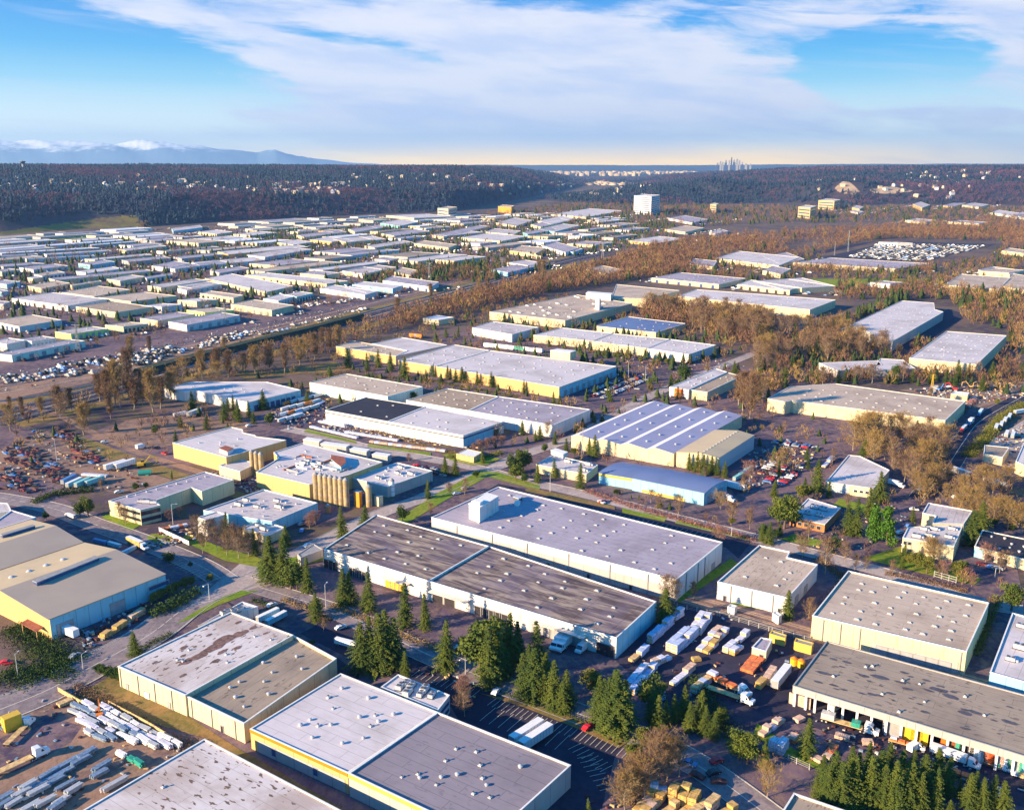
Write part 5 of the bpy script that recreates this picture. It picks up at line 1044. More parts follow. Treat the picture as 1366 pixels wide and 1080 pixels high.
road('street', X('1230,665 1262,625 1285,590 1310,560 1366,528'), 13, 'm_dark', True, [(0,.15,400,0)])
road('railway', X('870,792 930,806 1000,826 1080,850 1180,880 1300,915 1400,945'), 5, 'm_dirt', False, [(.75,.08,400,0),(-.75,.08,400,0)])
road('railway', X('880,788 940,800 1010,820 1090,843 1190,873 1400,935'), 4, 'm_dirt', False, [(.75,.08,400,0),(-.75,.08,400,0)])
sheet('junction', X('262,800 248,812 290,800 345,783 385,775 400,765 370,748 320,752 300,768'), 'm_pale')
# verges
for nm, s, mt in (('verge','234,833 262,815 300,795 320,788 345,788 322,796 290,808 262,822','m_grass'),('verge','345,770 440,745 425,738 380,745 345,755','m_grass'),('verge','240,720 300,748 345,757 360,750 340,742 290,728 250,712','m_grass'),('verge','135,690 175,708 188,700 180,682 150,683','m_grass'),('verge','195,718 215,728 232,722 222,712 202,712','m_grass'),
 ('verge','530,706 600,664 650,636 665,640 720,655 720,648 665,630 640,628 580,660 525,696','m_grass'),('verge','905,693 1000,716 1000,722 960,712 900,698','m_grass'),('verge','830,678 890,690 886,696 830,684','m_grass'),('verge','640,925 700,944 770,972 825,998 838,990 780,962 700,936','m_dry'),('verge','903,795 975,745 985,752 930,788 905,805','m_grass'),('verge','980,800 1040,812 1040,818 975,806','m_grass'),
 ('verge','1215,725 1150,745 1230,765 1300,780 1310,772 1240,755','m_grass'),('verge','1040,720 1090,730 1100,722 1060,712','m_grass'),('verge','1010,965 1060,1000 1100,1022 1100,1030 1050,1010 1005,980','m_grass'),('verge','590,606 630,605 668,612 650,620 630,621 600,614','m_grass'),('verge','410,572 475,588 475,592 405,576','m_grass'),('verge','492,592 575,604 575,608 490,596','m_grass'),('verge','700,655 760,668 820,680 820,676 760,662 705,650','m_dry'),('verge','1120,665 1190,682 1185,690 1110,675','m_grass')):
    sheet(nm, X(s), mt)
# stall markings
def stalls(a, b, n, ln, z=.9):
    A, B = P(*a), P(*b); e = (B-A).normalized(); nn = Vector((-e.y, e.x, 0)); 
    if nn.y*ln < 0: nn = -nn
    m = MB()
    for i in range(n+1):
        c = A.lerp(B, i/n); q = [c-e*.07, c+e*.07, c+e*.07+nn*abs(ln), c-e*.07+nn*abs(ln)]; m.face([(p.x,p.y,z) for p in ccw(q)])
    tag(m.build('parking_marking', 'paint_marking'), None, None, None, 'structure')
ZM = .004*LAYER[0]+.02
for a, b, n, ln in (((662,932),(840,1000),27,-5),((560,894),(640,921),12,-5),((758,1000),(800,1030),7,5),((770,1012),(800,1055),7,5),((640,962),(740,1000),8,9),((690,660),(960,722),44,5),((560,705),(650,660),18,-5),((210,745),(262,770),12,5)): stalls(a, b, n, ln, ZM)
# soil surface of the stained deck of concrete by the railway cut: long embankment
def bank(name, label, px, w0, w1, h, mat):
    c = [P(x, y) for x, y in px]; b = MB()
    for a, d in zip(c, c[1:]):
        e = (d-a).normalized(); n_ = Vector((-e.y, e.x, 0)); A = [a-n_*w0, a-n_*w1+Vector((0,0,h)), a+n_*w1+Vector((0,0,h)), a+n_*w0]; D_ = [d-n_*w0, d-n_*w1+Vector((0,0,h)), d+n_*w1+Vector((0,0,h)), d+n_*w0]
        for i in range(3): b.face([A[i], D_[i], D_[i+1], A[i+1]][::-1])
    o = b.build(name, mat); tag(o, label, None, None, 'structure')
plain('bank_green', (.03,.045,.03), .95, .4, .3)
bank('embankment', None, X('186,500 260,480 330,462 420,440 480,424'), 9, 5, 5, 'bank_green')
# ------------------------------------------------------------------ hills as a polar sheet round the viewpoint
def itp(t, x):
    for (x0, v0), (x1, v1) in zip(t, t[1:]):
        if x <= x1: u = min(1, max(0, (x-x0)/(x1-x0))); return v0+(v1-v0)*u
    return t[-1][1]
HB = [(-900,320),(0,314),(100,306),(200,303),(240,300),(300,296),(400,291),(500,286),(600,283),(680,268),(740,256),(800,244),(860,250),(900,262),(960,270),(1040,270),(1100,272),(1366,274),(2300,276)]
HM = [(-900,160),(0,158),(600,156),(680,140),(730,85),(770,20),(850,20),(890,60),(960,90),(1040,130),(1100,150),(1200,152),(1366,152),(2300,150)]
def sm(t): t = min(1, max(0, t)); return t*t*(3-2*t)
NZ = np.random.default_rng(4).uniform(0, 6.28, (9, 2))
def nz(x, y):
    return sum(math.sin(x*k*.0011*(1+.3*i)+NZ[i][0]+y*.0009*k)*math.cos(y*k*.0012+NZ[i][1]-x*.0005*k)/k for i, k in enumerate((1,1.7,2.6,4.1,6.3,9)))
def hill(x, y):
    if y < 500: return -4
    px = 683+FL*x/(y*CP+HC*SP) ; px = max(-900, min(2300, px)); D_ = math.hypot(x, y)
    yb = itp(HB, px); D0 = P(px, yb).length*1.; t = D_-D0; H_ = itp(HM, px)
    z = H_*(.42*sm(t/(260+.02*D0))+.58*sm(t/2600.))
    if t > 0: z += nz(x, y)*min(t*.02, 7)*min(1, H_/60)
    z += 72*math.exp(-((px-885)/100)**2)*math.exp(-((D_-5300)/500)**2)     # wooded knoll in front of the city valley
    z += 30*math.exp(-((px-1130)/40)**2)*math.exp(-((D_-5200)/500)**2)
    return z-4 if t < -100 or z < 1 else z-3*(1-sm(t/60))
ths = np.radians(np.linspace(-52, 52, 330)); rs = np.exp(np.linspace(math.log(2000), math.log(20000), 170)); V = []; F = []
for r_ in rs:
    for th in ths: x, y = r_*math.sin(th), r_*math.cos(th); V.append((x, y, hill(x, y)))
nt = len(ths)
for i in range(len(rs)-1):
    for j in range(nt-1): a = i*nt+j; F.append((a, a+1, a+nt+1, a+nt))
me = npmesh('hills', V, np.array(F)[:, ::-1], 'm_hill'); me.polygons.foreach_set('use_smooth', [True]*len(me.polygons)); tag(link('hills', me), None, None, None, 'structure')
# forest over the hills
r = np.random.default_rng(8); con, bar, hou = [], [], []
k = 0
PATCH = lambda x, y: math.sin(x*.0031+1)*math.cos(y*.0027)+.6*math.sin(x*.009+y*.007)+.4*math.sin(y*.013-x*.004)
while k < 60000:
    k += 1; th = math.radians(r.uniform(-31, 31)); D_ = math.exp(r.uniform(math.log(2350), math.log(11000))); x, y = D_*math.sin(th), D_*math.cos(th); z = hill(x, y)
    if z < 2: continue
    px, py = proj((x, y, z))
    if px < 205-(311-py)*1.6 and py > 286 and px > -50 and px < 215 and py > 312-px*.115 - 14: continue      # the bare grass slope
    if 1110 < px < 1150 and 243 < py < 256 or 1165 < px < 1215 and 248 < py < 258: continue
    s = 1+max(0, (D_-3500)/5000); pt = PATCH(x, y)+r.normal()*.5
    right = px > 860
    if 740 < px < 1010 and 4700 < D_ < 6200: pt -= 1.5
    if pt > (.6 if not right else .25): bar.append((x, y, r.uniform(13, 20)*s**.6, z-1))
    else: con.append((x, y, r.uniform(15, 28)*s**.6, z-1))
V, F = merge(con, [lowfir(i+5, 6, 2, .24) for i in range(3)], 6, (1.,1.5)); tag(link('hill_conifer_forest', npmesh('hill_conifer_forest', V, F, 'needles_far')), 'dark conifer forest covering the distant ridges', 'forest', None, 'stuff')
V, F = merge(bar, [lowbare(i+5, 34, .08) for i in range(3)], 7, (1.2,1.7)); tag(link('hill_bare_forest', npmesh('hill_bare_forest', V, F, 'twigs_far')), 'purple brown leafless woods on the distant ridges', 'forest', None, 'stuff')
# houses among the trees
hm = []
for i, (wl, rf) in enumerate((('wall_white','roof_grey'),('wall_cream','roof_brown'),('wall_white','roof_lavender'),('wall_cream','roof_tan'))):
    b = MB(); b.box((0,0,-2), (16,11,9), mi=0); q = [(-9,-6,6.9),(9,-6,6.9),(9,6,6.9),(-9,6,6.9),(-9,0,11),(9,0,11)]
    b.face([q[0],q[1],q[5],q[4]], 1); b.face([q[2],q[3],q[4],q[5]], 1); b.face([q[1],q[2],q[5]], 0); b.face([q[3],q[0],q[4]], 0); hm.append(b.build('ridge_house', [wl, rf], data_only=True))
rn = random.Random(21); n = 0
def pick(px0, px1, py0, py1):
    for _ in range(400):
        th = math.atan((rn.uniform(px0, px1)-683)/FL/CP); D_ = rn.uniform(2600, 9000); x, y = D_*math.sin(th), D_*math.cos(th); z = hill(x, y)
        if z < 5: continue
        px, py = proj((x, y, z))
        if py0 < py < py1: return x, y, z
for (a, b_, c, d, m, ds) in ((20,360,236,256,60,'left ridge'),(380,480,244,262,45,'slope above the hill foot in the middle left'),(480,640,232,250,30,'ridge in the middle'),(640,760,244,262,25,'low slopes beside the valley mouth'),(740,860,246,262,30,'slope left of the white tower block'),(1180,1366,228,240,45,'top of the right ridge'),(1040,1260,240,266,35,'right hillside round the quarry scar')):
    for _ in range(m):
        p = pick(a, b_, c, d)
        if p: o = link('ridge_house', hm[rn.randrange(4)], None, p, rn.uniform(0, 3), rn.uniform(.95, 1.5)); tag(o, f'small pale house on the {ds}', 'house', f'houses on the {ds}')
# grass slope, quarry
plain('quarry_sand', (.42,.30,.20), .9, .3, .02)
def drape(name, px, mat, n=26, lift=1.5, D_rng=None):
    xs = [p[0] for p in px]; ys = [p[1] for p in px]; V, F, ok = [], [], {}
    for j in range(n+1):
        for i in range(n+1):
            X0 = min(xs)+(max(xs)-min(xs))*i/n; Y0 = min(ys)+(max(ys)-min(ys))*j/n
            if not inside(X0, Y0, px): continue
            dx = (X0-683)/FL; yy = (Y0-540)/FL; d = Vector((dx, CP-yy*SP, -SP-yy*CP)); t = 1800.
            while t < 12000 and HC+d.z*t > hill(d.x*t, d.y*t): t += 12
            if t >= 12000: continue
            ok[(i, j)] = len(V); V.append((d.x*t, d.y*t, hill(d.x*t, d.y*t)+lift))
    for (i, j), a in ok.items():
        q = [ok.get((i, j)), ok.get((i+1, j)), ok.get((i+1, j+1)), ok.get((i, j+1))]
        if None not in q: F.append(q[::-1])
    if F: tag(link(name, npmesh(name, V, F, mat)), None, None, None, 'structure')
drape('grass_slope', [(-10,312),(100,295),(180,288),(200,292),(212,303),(140,309),(60,316),(-10,322)], 'm_field', 40)
drape('quarry', [(1112,252),(1122,243),(1134,243),(1148,256),(1140,262),(1118,258)], 'quarry_sand'); drape('quarry', [(1158,254),(1190,249),(1222,256),(1200,260),(1165,259)], 'quarry_sand')
# ------------------------------------------------------------------ far city, mountains
def towers():
    rn = random.Random(5); Dm = 16500.
    for i, (px, w, top) in enumerate([(957,5,216),(961,4,213.5),(964,3,214),(968,4,211.5),(972.5,3,212),(975.5,2.6,207),(979,4,211),(983,4.5,210),(986.5,3,212),(990,3,215),(995,4,217),(1001,3,217.5)]):
        x = (px-683)/FL*Dm*CP; z = HC+(222-top)*.85/FL*Dm*CP; b = MB(); ww = w/FL*Dm*.65; b.box((0,0,0), (ww, ww*.8, z*.82)); b.box((0,0,z*.82), (ww*.7, ww*.55, z*.13), mi=1); b.box((0,0,z*.95), (ww*.2, ww*.2, z*.05), mi=1)
        ml = ('wall_grey','trim_grey') if i % 3 else ('glass_blue','trim_grey'); 
        if i == 5: ml = ('metal_dark','metal_dark')
        o = b.build('skyscraper', list(ml), None); o.location = (x, Dm, 0)
        nm = ['leftmost pale','second from the left pale','slim','broad pale','slim pale','tallest dark','pale one just right of the tallest','broadest pale','narrow','low slim','low broad','rightmost low'][i]
        tag(o, f'{nm} skyscraper of the tiny city skyline on the horizon', 'skyscraper', 'skyscrapers of the distant city')
towers()
V, F = [], []; rn = random.Random(9)
for i in range(3600):
    px = rn.gauss(815, 60) if i % 2 else rn.uniform(720, 1366); D_ = rn.uniform(9000, 17000) if i % 2 else rn.uniform(15500, 17500); x = (px-683)/FL*D_
    if not 600 < px < 1500: continue
    z0 = 0 if i % 2 else 40; w_, d_, h_ = rn.uniform(15, 110), rn.uniform(20, 90), rn.uniform(6, 18)+(0 if i % 2 else rn.uniform(0, 40)); b = len(V)
    for z in (z0-40, z0+h_):
        for sx, sy in ((-1,-1),(1,-1),(1,1),(-1,1)): V.append((x+sx*w_/2, D_+sy*d_/2, z))
    F += [(b,b+1,b+5,b+4),(b+1,b+2,b+6,b+5),(b+2,b+3,b+7,b+6),(b+3,b,b+4,b+7),(b+4,b+5,b+6,b+7)]
plain('far_city', (.50,.38,.26), .8, .4, .004); tag(link('distant_city', npmesh('distant_city', V, F, 'far_city')), 'pale far off city sprawl at the end of the valley', 'city', None, 'stuff')
k = NT('m_mountain'); geo = k.n('ShaderNodeNewGeometry'); sp = k.n('ShaderNodeSeparateXYZ'); k.l(geo.outputs['Position'], sp.inputs[0])
ad = k.n('ShaderNodeMath', operation='MULTIPLY_ADD'); k.l(k.noise(geo.outputs['Position'], .0013, 6, .7), ad.inputs[0]); ad.inputs[1].default_value = 1000; k.l(sp.outputs['Z'], ad.inputs[2])
k.out(k.mix(k.ramp(ad.outputs[0], 1230, 1500), (.15,.25,.36), (.9,.92,.96)), .9, .1)  # rock colour carries an added pale blue that stands in for distance haze
def ridge(name, D_, prof, mat, rough, px0, px1, n=420, seed=1, depth=9000):
    rr = np.random.default_rng(seed); ph = rr.uniform(0, 6.28, 12); V, F = [], []; m = 14
    for i in range(n):
        px = px0+(px1-px0)*i/(n-1); base = itp(prof, px)
        for j in range(m):
            t = j/(m-1); d = D_+depth*(t-.5); x = (px-683)/FL*d; s = math.sin(math.pi*min(1, t*1.0))**.8
            q = sum(abs(math.sin(px*.02*kk+ph[a]+j*.5*kk*.35))*(-1)**a/kk for a, kk in enumerate((1.3,2.1,3.7,5.9,9.1,14.3,22.,33.)))
            h = max(0, base/FL*D_*s*(1+q*rough)); V.append((x, d, h+(HC*.9 if base > 1 else 0)*s-20))
    for i in range(n-1):
        for j in range(m-1): a = i*m+j; F.append((a, a+m, a+m+1, a+1))
    o = link(name, npmesh(name, V, F, mat)); tag(o, None, None, None, 'structure')
ridge('mountains', 40000, [(-900,20),(-100,34),(0,33),(60,32),(130,29),(200,30),(280,26),(330,20),(355,16),(378,20),(395,17),(430,10),(480,5),(560,2),(640,0),(900,0)], 'm_mountain', .2, -500, 700, seed=3)
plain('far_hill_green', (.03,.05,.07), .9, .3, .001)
ridge('far_hills', 27000, [(-900,4),(0,3),(400,3.5),(700,3.5),(900,3),(1100,4.5),(1366,5),(2300,4)], 'far_hill_green', .12, -900, 2300, seed=5, depth=6000)
# control tower on the ridge
p = P(70, 230); th = math.atan((70-683)/FL/CP); D_ = 5200.; x, y = D_*math.sin(th), D_*math.cos(th); z = hill(x, y); zt = HC+(222-215.5)/FL*D_*CP
b = Bld('control_tower', 'lone dark tower with flared top rising above the left ridge', 'tower'); b.root = empty('control_tower', (x, y, z)); tag(b.root, b.label, 'tower')
m = MB(); m.cyl((x,y,z-5), 7, zt-z-9, 10, r2=5.5); m.build('shaft', 'trim_grey', b.root, (x,y,z)); m = MB(); m.cyl((x,y,zt-14), 6, 10, 12, r2=13); m.build('cab', 'glass_dark', b.root, (x,y,z)); m = MB(); m.cyl((x,y,zt-4), 13.5, 2.5, 12); m.cyl((x,y,zt-1.5), 1, 6, 6); m.build('cab_roof', 'trim_grey', b.root, (x,y,z))
# ------------------------------------------------------------------ vehicles
def wheel_mesh(r=.5, w=.3):
    b = MB(); b.cyl((0,-w/2,0), r, w, 12, 0, axis=(0,1,0)); b.cyl((0,-w/2-.01,0), r*.55, w+.02, 8, 1, axis=(0,1,0)); return b.build('wheel', ['rubber','metal_light'], data_only=True)
WH, WHC = wheel_mesh(), wheel_mesh(.34, .24)
def prism(b, prof, w, mi=0, y0=0):
    """side profile (x,z) extruded across the vehicle"""
    n = len(prof)
    for i in range(n):
        (x0, z0), (x1, z1) = prof[i], prof[(i+1)%n]; b.face([(x0,y0-w/2,z0),(x0,y0+w/2,z0),(x1,y0+w/2,z1),(x1,y0-w/2,z1)][::-1], mi)
    b.face([(x,y0-w/2,z) for x, z in prof], mi); b.face([(x,y0+w/2,z) for x, z in prof][::-1], mi)
def mk(name, mats, fn): b = MB(); fn(b); return b.build(name, mats, data_only=True)
def trailer_parts(L, mat, x0=0, roofm='paint_white', kindn='cargo_box'):
    """box trailer along x, centred at x0"""
    P_ = [(kindn, mk(kindn, [mat, roofm, 'trim_grey'], lambda b: (b.box((x0,0,1.15), (L,2.55,2.8), top=1, bottom=True), [b.box((x0-L/2+.4+i*(L-.8)/9,0,1.2), (.06,2.62,2.7), mi=2) for i in range(10)], b.box((x0-L/2-.02,0,1.2), (.06,2.3,2.6), mi=2)))),
          ('chassis', mk('chassis', ['metal_dark'], lambda b: (b.box((x0,0,.85), (L*.97,1.1,.3)), b.box((x0+L*.28,0,0), (.2,1.8,.85)))))]
    for dx in (-L/2+1.2, -L/2+2.5):
        for s in (-1, 1): P_.append(('wheel', WH, (x0+dx, s*1.05, .5)))
    return P_
def cab_parts(x0, mat, sleeper=True):
    c = mk('cab', [mat, 'glass_dark', 'metal_dark'], lambda b: (prism(b, [(x0-1.6,.7),(x0+2.6,.7),(x0+2.6,1.75),(x0+1.35,2.05),(x0+.75,2.95),(x0+.1,3.5 if sleeper else 3.1),(x0-1.6,3.6 if sleeper else 3.1)], 2.35), prism(b, [(x0+1.42,2.08),(x0+.83,2.9),(x0+.7,2.9),(x0+1.2,2.08)], 2.1, 1), prism(b, [(x0+.15,1.95),(x0+1.05,1.95),(x0+.6,2.75),(x0+.15,2.75)], 2.39, 1), b.box((x0+2.62,0,.55), (.15,2.3,.45), mi=2)))
    P_ = [('cab', c)]
    for dx in (1.7, -1.6, -2.7):
        for s in (-1, 1): P_.append(('wheel', WH, (x0+dx, s*1.02, .5)))
    P_.append(('chassis', mk('chassis', ['metal_dark'], lambda b: b.box((x0-1.4,0,.7), (4.2,1.,.3)))))
    return P_
def load(b, L, x0, m):
    b.box((x0,0,1.15), (L,2.5,.2), mi=0, bottom=True)
    for i, (dx, l) in enumerate(((-L*.3, L*.25), (0, L*.25), (L*.3, L*.25))): b.box((x0+dx,0,1.35), (l,2.2,.9+.3*(i%2)), mi=m)
KV = {
 'semi_white': ('semi_truck', trailer_parts(12.5,'paint_white',-2.2)+cab_parts(6.3,'paint_white')), 'semi_orange': ('semi_truck', trailer_parts(12.5,'wood_yellow',-2.2)+cab_parts(6.3,'paint_white')),
 'semi_red': ('semi_truck', trailer_parts(12.5,'paint_silver',-2.2)+cab_parts(6.3,'paint_red')), 'semi_blue': ('semi_truck', trailer_parts(12.5,'wall_blue',-2.2)+cab_parts(6.3,'paint_blue')),
 'trailer': ('semi_trailer', trailer_parts(13.5,'paint_white')), 'trailer_blue': ('semi_trailer', trailer_parts(13.5,'wall_blue')), 'trailer_teal': ('semi_trailer', trailer_parts(13.5,'wall_teal',0,'wall_teal')), 'trailer_dblue': ('semi_trailer', trailer_parts(13.5,'paint_blue',0,'paint_blue')), 'trailer_red': ('semi_trailer', trailer_parts(13.5,'paint_orange',0,'paint_orange')),
 'box': ('box_truck', trailer_parts(7.5,'paint_white',-1.6)+cab_parts(3.9,'paint_white',False)), 'box_blue': ('box_truck', trailer_parts(7.5,'paint_white',-1.6)+cab_parts(3.9,'paint_blue',False)),
 'flat': ('flatbed_truck', [('flatbed', mk('flatbed', ['wood_tan','wood_red','wrap_white'], lambda b: b.box((-2.2,0,1.15),(12.5,2.5,.2),bottom=True))), ('chassis', mk('chassis', ['metal_dark'], lambda b: b.box((-2.2,0,.85),(12,1,.3))))]+[('wheel', WH, (-8+dx, s*1.05, .5)) for dx in (0,1.3) for s in (-1,1)]+cab_parts(6.3,'paint_white')),
 'flat_loaded': ('flatbed_truck', [('flatbed', mk('flatbed', ['wood_tan','wood_red'], lambda b: load(b,12.5,-2.2,1))), ('load', mk('load', ['wrap_white'], lambda b: b.box((-6,0,2.6),(3,2,1.)))), ('chassis', mk('chassis', ['metal_dark'], lambda b: b.box((-2.2,0,.85),(12,1,.3))))]+[('wheel', WH, (-8+dx, s*1.05, .5)) for dx in (0,1.3) for s in (-1,1)]+cab_parts(6.3,'paint_white')),
 'flat_green': ('flatbed_truck', [('flatbed', mk('flatbed', ['wood_tan','paint_green','metal_light'], lambda b: (b.box((-2.2,0,1.15),(12.5,2.5,.2),bottom=True), b.box((-6.4,0,1.35),(4,2.4,1.8),mi=2), b.box((2,0,1.35),(2.6,2.4,1.5),mi=1)))), ('chassis', mk('chassis', ['metal_dark'], lambda b: b.box((-2.2,0,.85),(12,1,.3))))]+[('wheel', WH, (-8+dx, s*1.05, .5)) for dx in (0,1.3) for s in (-1,1)]+cab_parts(6.3,'paint_white')),
}
def van_spec(mat): return ('van', [('body', mk('body', [mat,'glass_dark'], lambda b: (prism(b, [(-2.7,.4),(2.7,.4),(2.7,1.05),(1.9,1.25),(1.2,2.2),(.9,2.35),(-2.7,2.35)], 1.95), prism(b, [(1.95,1.28),(1.27,2.18),(1.1,2.18),(1.7,1.28)], 1.8, 1))))]+[('wheel', WHC, (x, s*.9, .34)) for x in (-1.7,1.7) for s in (-1,1)])
KV['van'] = van_spec('paint_white')
def car_body(mat, pick=False):
    pr = [(-2.25,.35),(2.25,.35),(2.3,.7),(2.1,.88),(1.0,.98),(.35,1.45),(-1.1,1.48),(-1.85,1.0),(-2.25,.95)]
    if pick: pr = [(-2.6,.45),(2.6,.45),(2.6,.95),(1.5,1.08),(.9,1.75),(-.4,1.78),(-.55,1.1),(-2.6,1.1)]
    return mk('body', [mat,'glass_dark'], lambda b: (prism(b, pr, 1.78), prism(b, [(.95,1.0),(.36,1.4),(-1.05,1.42),(-1.7,1.02)] if not pick else [(1.35,1.12),(.85,1.68),(-.35,1.7),(-.4,1.12)], 1.81, 1), prism(b, [(1.04,1.0),(.42,1.47),(.30,1.47),(.9,1.0)] if not pick else [(1.52,1.1),(.95,1.76),(.8,1.76),(1.3,1.1)], 1.6, 1)))
CARC = ['paint_white','paint_silver','paint_black','paint_blue','paint_red','paint_maroon','paint_silver','paint_white']
KCAR = {c: ('car', [('body', car_body(c))]+[('wheel', WHC, (x, s*.82, .34)) for x in (-1.35,1.4) for s in (-1,1)]) for c in set(CARC)}
KCARL = {c: ('car', car_body(c)) for c in set(CARC)}
KWR = {c: ('wrecked_car', mk('wrecked_car', [c,'metal_dark'], lambda b: (prism(b, [(-2.1,.1),(2.1,.15),(2.1,.6),(1.,.8),(.5,1.15),(-1.,1.2),(-1.7,.85),(-2.1,.75)], 1.7), prism(b, [(.85,.85),(.45,1.1),(-.95,1.15),(-1.5,.9)], 1.73, 1)))) for c in ('rust_car','paint_maroon','paint_black','paint_blue','paint_white','rust_roof')}
def place(kind, k, p1, p2, label, cat='truck', group=None, sc=None, z=None):
    """p1 rear, p2 front (photo points on the ground)"""
    a, b = [P(x, y) for x, y in fr(k, p1, p2)]; c = (a+b)/2; d = b-a; c.z = .3 if z is None else z
    o = inst(KV[kind] if isinstance(kind, str) else kind, c, math.atan2(d.y, d.x), sc); return tag(o, label, cat, group)
T = place
T('semi_orange','a',(640,318),(778,378),'white cabbed box truck with orange side driving on the asphalt road','truck',sc=.9)
T('trailer','L',(355,495),(510,560),'white trailer at the dock beside the yellow gable corner of the tan shed','trailer')
T('trailer','e',(955,655),(1035,603),'left one of two white trailers backed to the lavender grey roofed warehouse','trailer')
T('trailer','e',(1002,680),(1080,628),'right one of two white trailers backed to the lavender grey roofed warehouse','trailer')
T('box','d',(1272,880),(1205,945),'left one of two white box trucks parked under the mottled warehouse wall')
T('box','d',(1310,890),(1235,952),'right one of two white box trucks parked under the mottled warehouse wall')
T('van','g',(235,925),(192,960),'white van parked right of the two white box trucks','van',sc=1.2)
T('trailer','E',(675,965),(790,995),'white trailer standing alone behind the lower grey roof, beside the firs','trailer',sc=.7)
T('trailer','c',(745,185),(822,148),'left white trailer at the docks of the low white annex','trailer',sc=.75); T('trailer_blue','c',(790,200),(855,165),'right pale blue trailer at the docks of the low white annex','trailer',sc=.75)
T('flat','h',(855,460),(1055,530),'long empty flatbed truck with white cab in the timber yard'); T('flat_loaded','h',(868,410),(1035,488),'white cabbed truck loaded with red and white packs in the timber yard')
T('trailer','h',(1180,470),(1258,372),'white trailer parked alone near the corner of the grey timber shed','trailer')
T('flat_green','I',(265,180),(510,250),'flatbed truck with green box driving past the timber shed'); T('flat_loaded','I',(640,300),(772,335),'small loaded flatbed truck in front of the yellow bay of the timber shed',sc=.6)
T('semi_white','I',(905,375),(1045,425),'white semi truck in front of the orange bays of the timber shed',sc=.8); T('flat_green','I',(1145,415),(1235,445),'short truck with green load below the white bay panel',sc=.55)
T('van','I',(735,345),(770,325),'white van with blue roof rack before the timber shed','van'); T('van','I',(285,130),(340,90),'white van at the mouth of the first open bay','van')
T('trailer','M',(170,560),(322,600),'grey white trailer behind the end arch of the turquoise shed','trailer'); T('semi_white','M',(75,640),(212,678),'white semi truck at the end wall of the turquoise shed',sc=.85)
T('semi_red','j',(965,275),(1095,318),'silver trailer truck with a red cab among the golden thicket'); T('semi_white','j',(1130,325),(1250,350),'pale truck half hidden by the golden thicket at the right',sc=.8); T('box','j',(645,335),(702,350),'white box truck beside the five cornered workshop',sc=.8)
T('semi_blue','C',(800,515),(728,605),'light blue truck, last in the queue on the right hand road',sc=.8); T('box_blue','C',(708,618),(660,660),'white and blue truck, second in the queue on the right hand road'); T('semi_red','C',(655,665),(600,720),'red truck at the head of the queue on the right hand road',sc=.8)
for i, (a, b) in enumerate((((880,710),(905,650)),((920,690),(945,630)),((950,650),(975,600)),((985,620),(1010,570)),((1050,560),(1110,550)),((960,770),(990,700)),((1010,780),(1040,710)))): T('trailer' if i % 3 else 'trailer_blue','C',a,b,('first','second','third','fourth','single crosswise','left lower','right lower')[i]+' trailer from the left in the pale yard at the right edge','trailer','trailers in the yard at the right edge',sc=.8)
T('trailer','k',(668,490),(735,470),'left one of two long white trailers in the scrap yard','trailer'); T('trailer','k',(725,485),(798,462),'right one of two long white trailers in the scrap yard','trailer')
for i, (kd, a, b, lb) in enumerate((('trailer_dblue',(390,580),(450,550),'dark blue trailer, first of the coloured row at the scrap yard hedge'),('trailer_blue',(420,600),(485,570),'pale blue trailer, second of the coloured row at the scrap yard hedge'),('trailer_teal',(470,600),(540,568),'teal trailer, third of the coloured row at the scrap yard hedge'),('trailer_teal',(545,585),(612,562),'teal trailer, last of the coloured row at the scrap yard hedge'))): T(kd,'k',a,b,lb,'trailer',sc=.85)
T('trailer','K',(338,440),(390,428),'short white trailer left of the longer one behind the small trees','trailer',sc=.7); T('trailer','K',(403,448),(500,412),'long white trailer behind the small trees beside the curved front warehouse','trailer')
for i in range(18):
    r_, c_ = divmod(i, 5); a = (995+c_*46-r_*8, 372+r_*34-c_*11); kd = ('trailer_red','trailer_blue','trailer','trailer_blue','trailer')[(c_+r_*2)%5] if i else 'trailer_red'
    o = T(kd,'K',a,(a[0]+40,a[1]-13),f'{dict(trailer="white",trailer_blue="pale blue",trailer_red="orange red")[kd]} trailer, {("leftmost","second","middle","fourth","rightmost")[c_]} of the {("back","second","third","front")[r_]} row in the packed truck yard','trailer','trailers in the packed truck yard',sc=.7)
for i in range(3): T('trailer_teal','M',(245+45*i,505-32*i),(305+45*i,470-32*i),('nearest','middle','farthest')[i]+' of three teal containers between the beige shed and the lot','container',sc=.75,z=-.6)
T('flat','H',(15,530),(262,415),'flatbed truck with blue white cab in the steel yard'); T('flat','H',(75,300),(225,155),'flatbed truck parked by the yellow container in the steel yard',sc=.8)
T('van','k',(835,362),(880,350),'pale blue van on the bare lot left of the yellow walled factory','van',sc=1.2)
T('semi_white','x',(100,693),(88,688),'white truck waiting beside the tan sheds',sc=.5)
for i, (kd, a, b) in enumerate((('trailer_blue',(60,740),(125,765)),('trailer_blue',(640,385),(690,360)),('trailer_dblue',(485,320),(550,335)))): T(kd,'a',a if i else (560,335),b if i else (620,352),('pale blue','light blue','dark blue')[i]+' container by the side of the tan gabled shed','container',sc=.6,z=-.4)
hop = ('hopper_wagon', [('tank', mk('tank', ['paint_white','trim_grey'], lambda b: (prism(b, [(-7,1.2),(-5,.6),(-2,.6),(0,1.2),(2,.6),(5,.6),(7,1.2),(7,3.9),(6,4.3),(-6,4.3),(-7,3.9)], 3.), b.box((0,0,4.3),(12,1,.2),mi=1)))), ('chassis', mk('chassis', ['metal_dark'], lambda b: b.box((0,0,.8),(15,1.,.35))))]+[('wheel', WH, (x, s*.75, .5)) for x in (-6,-4.6,4.6,6) for s in (-1,1)])
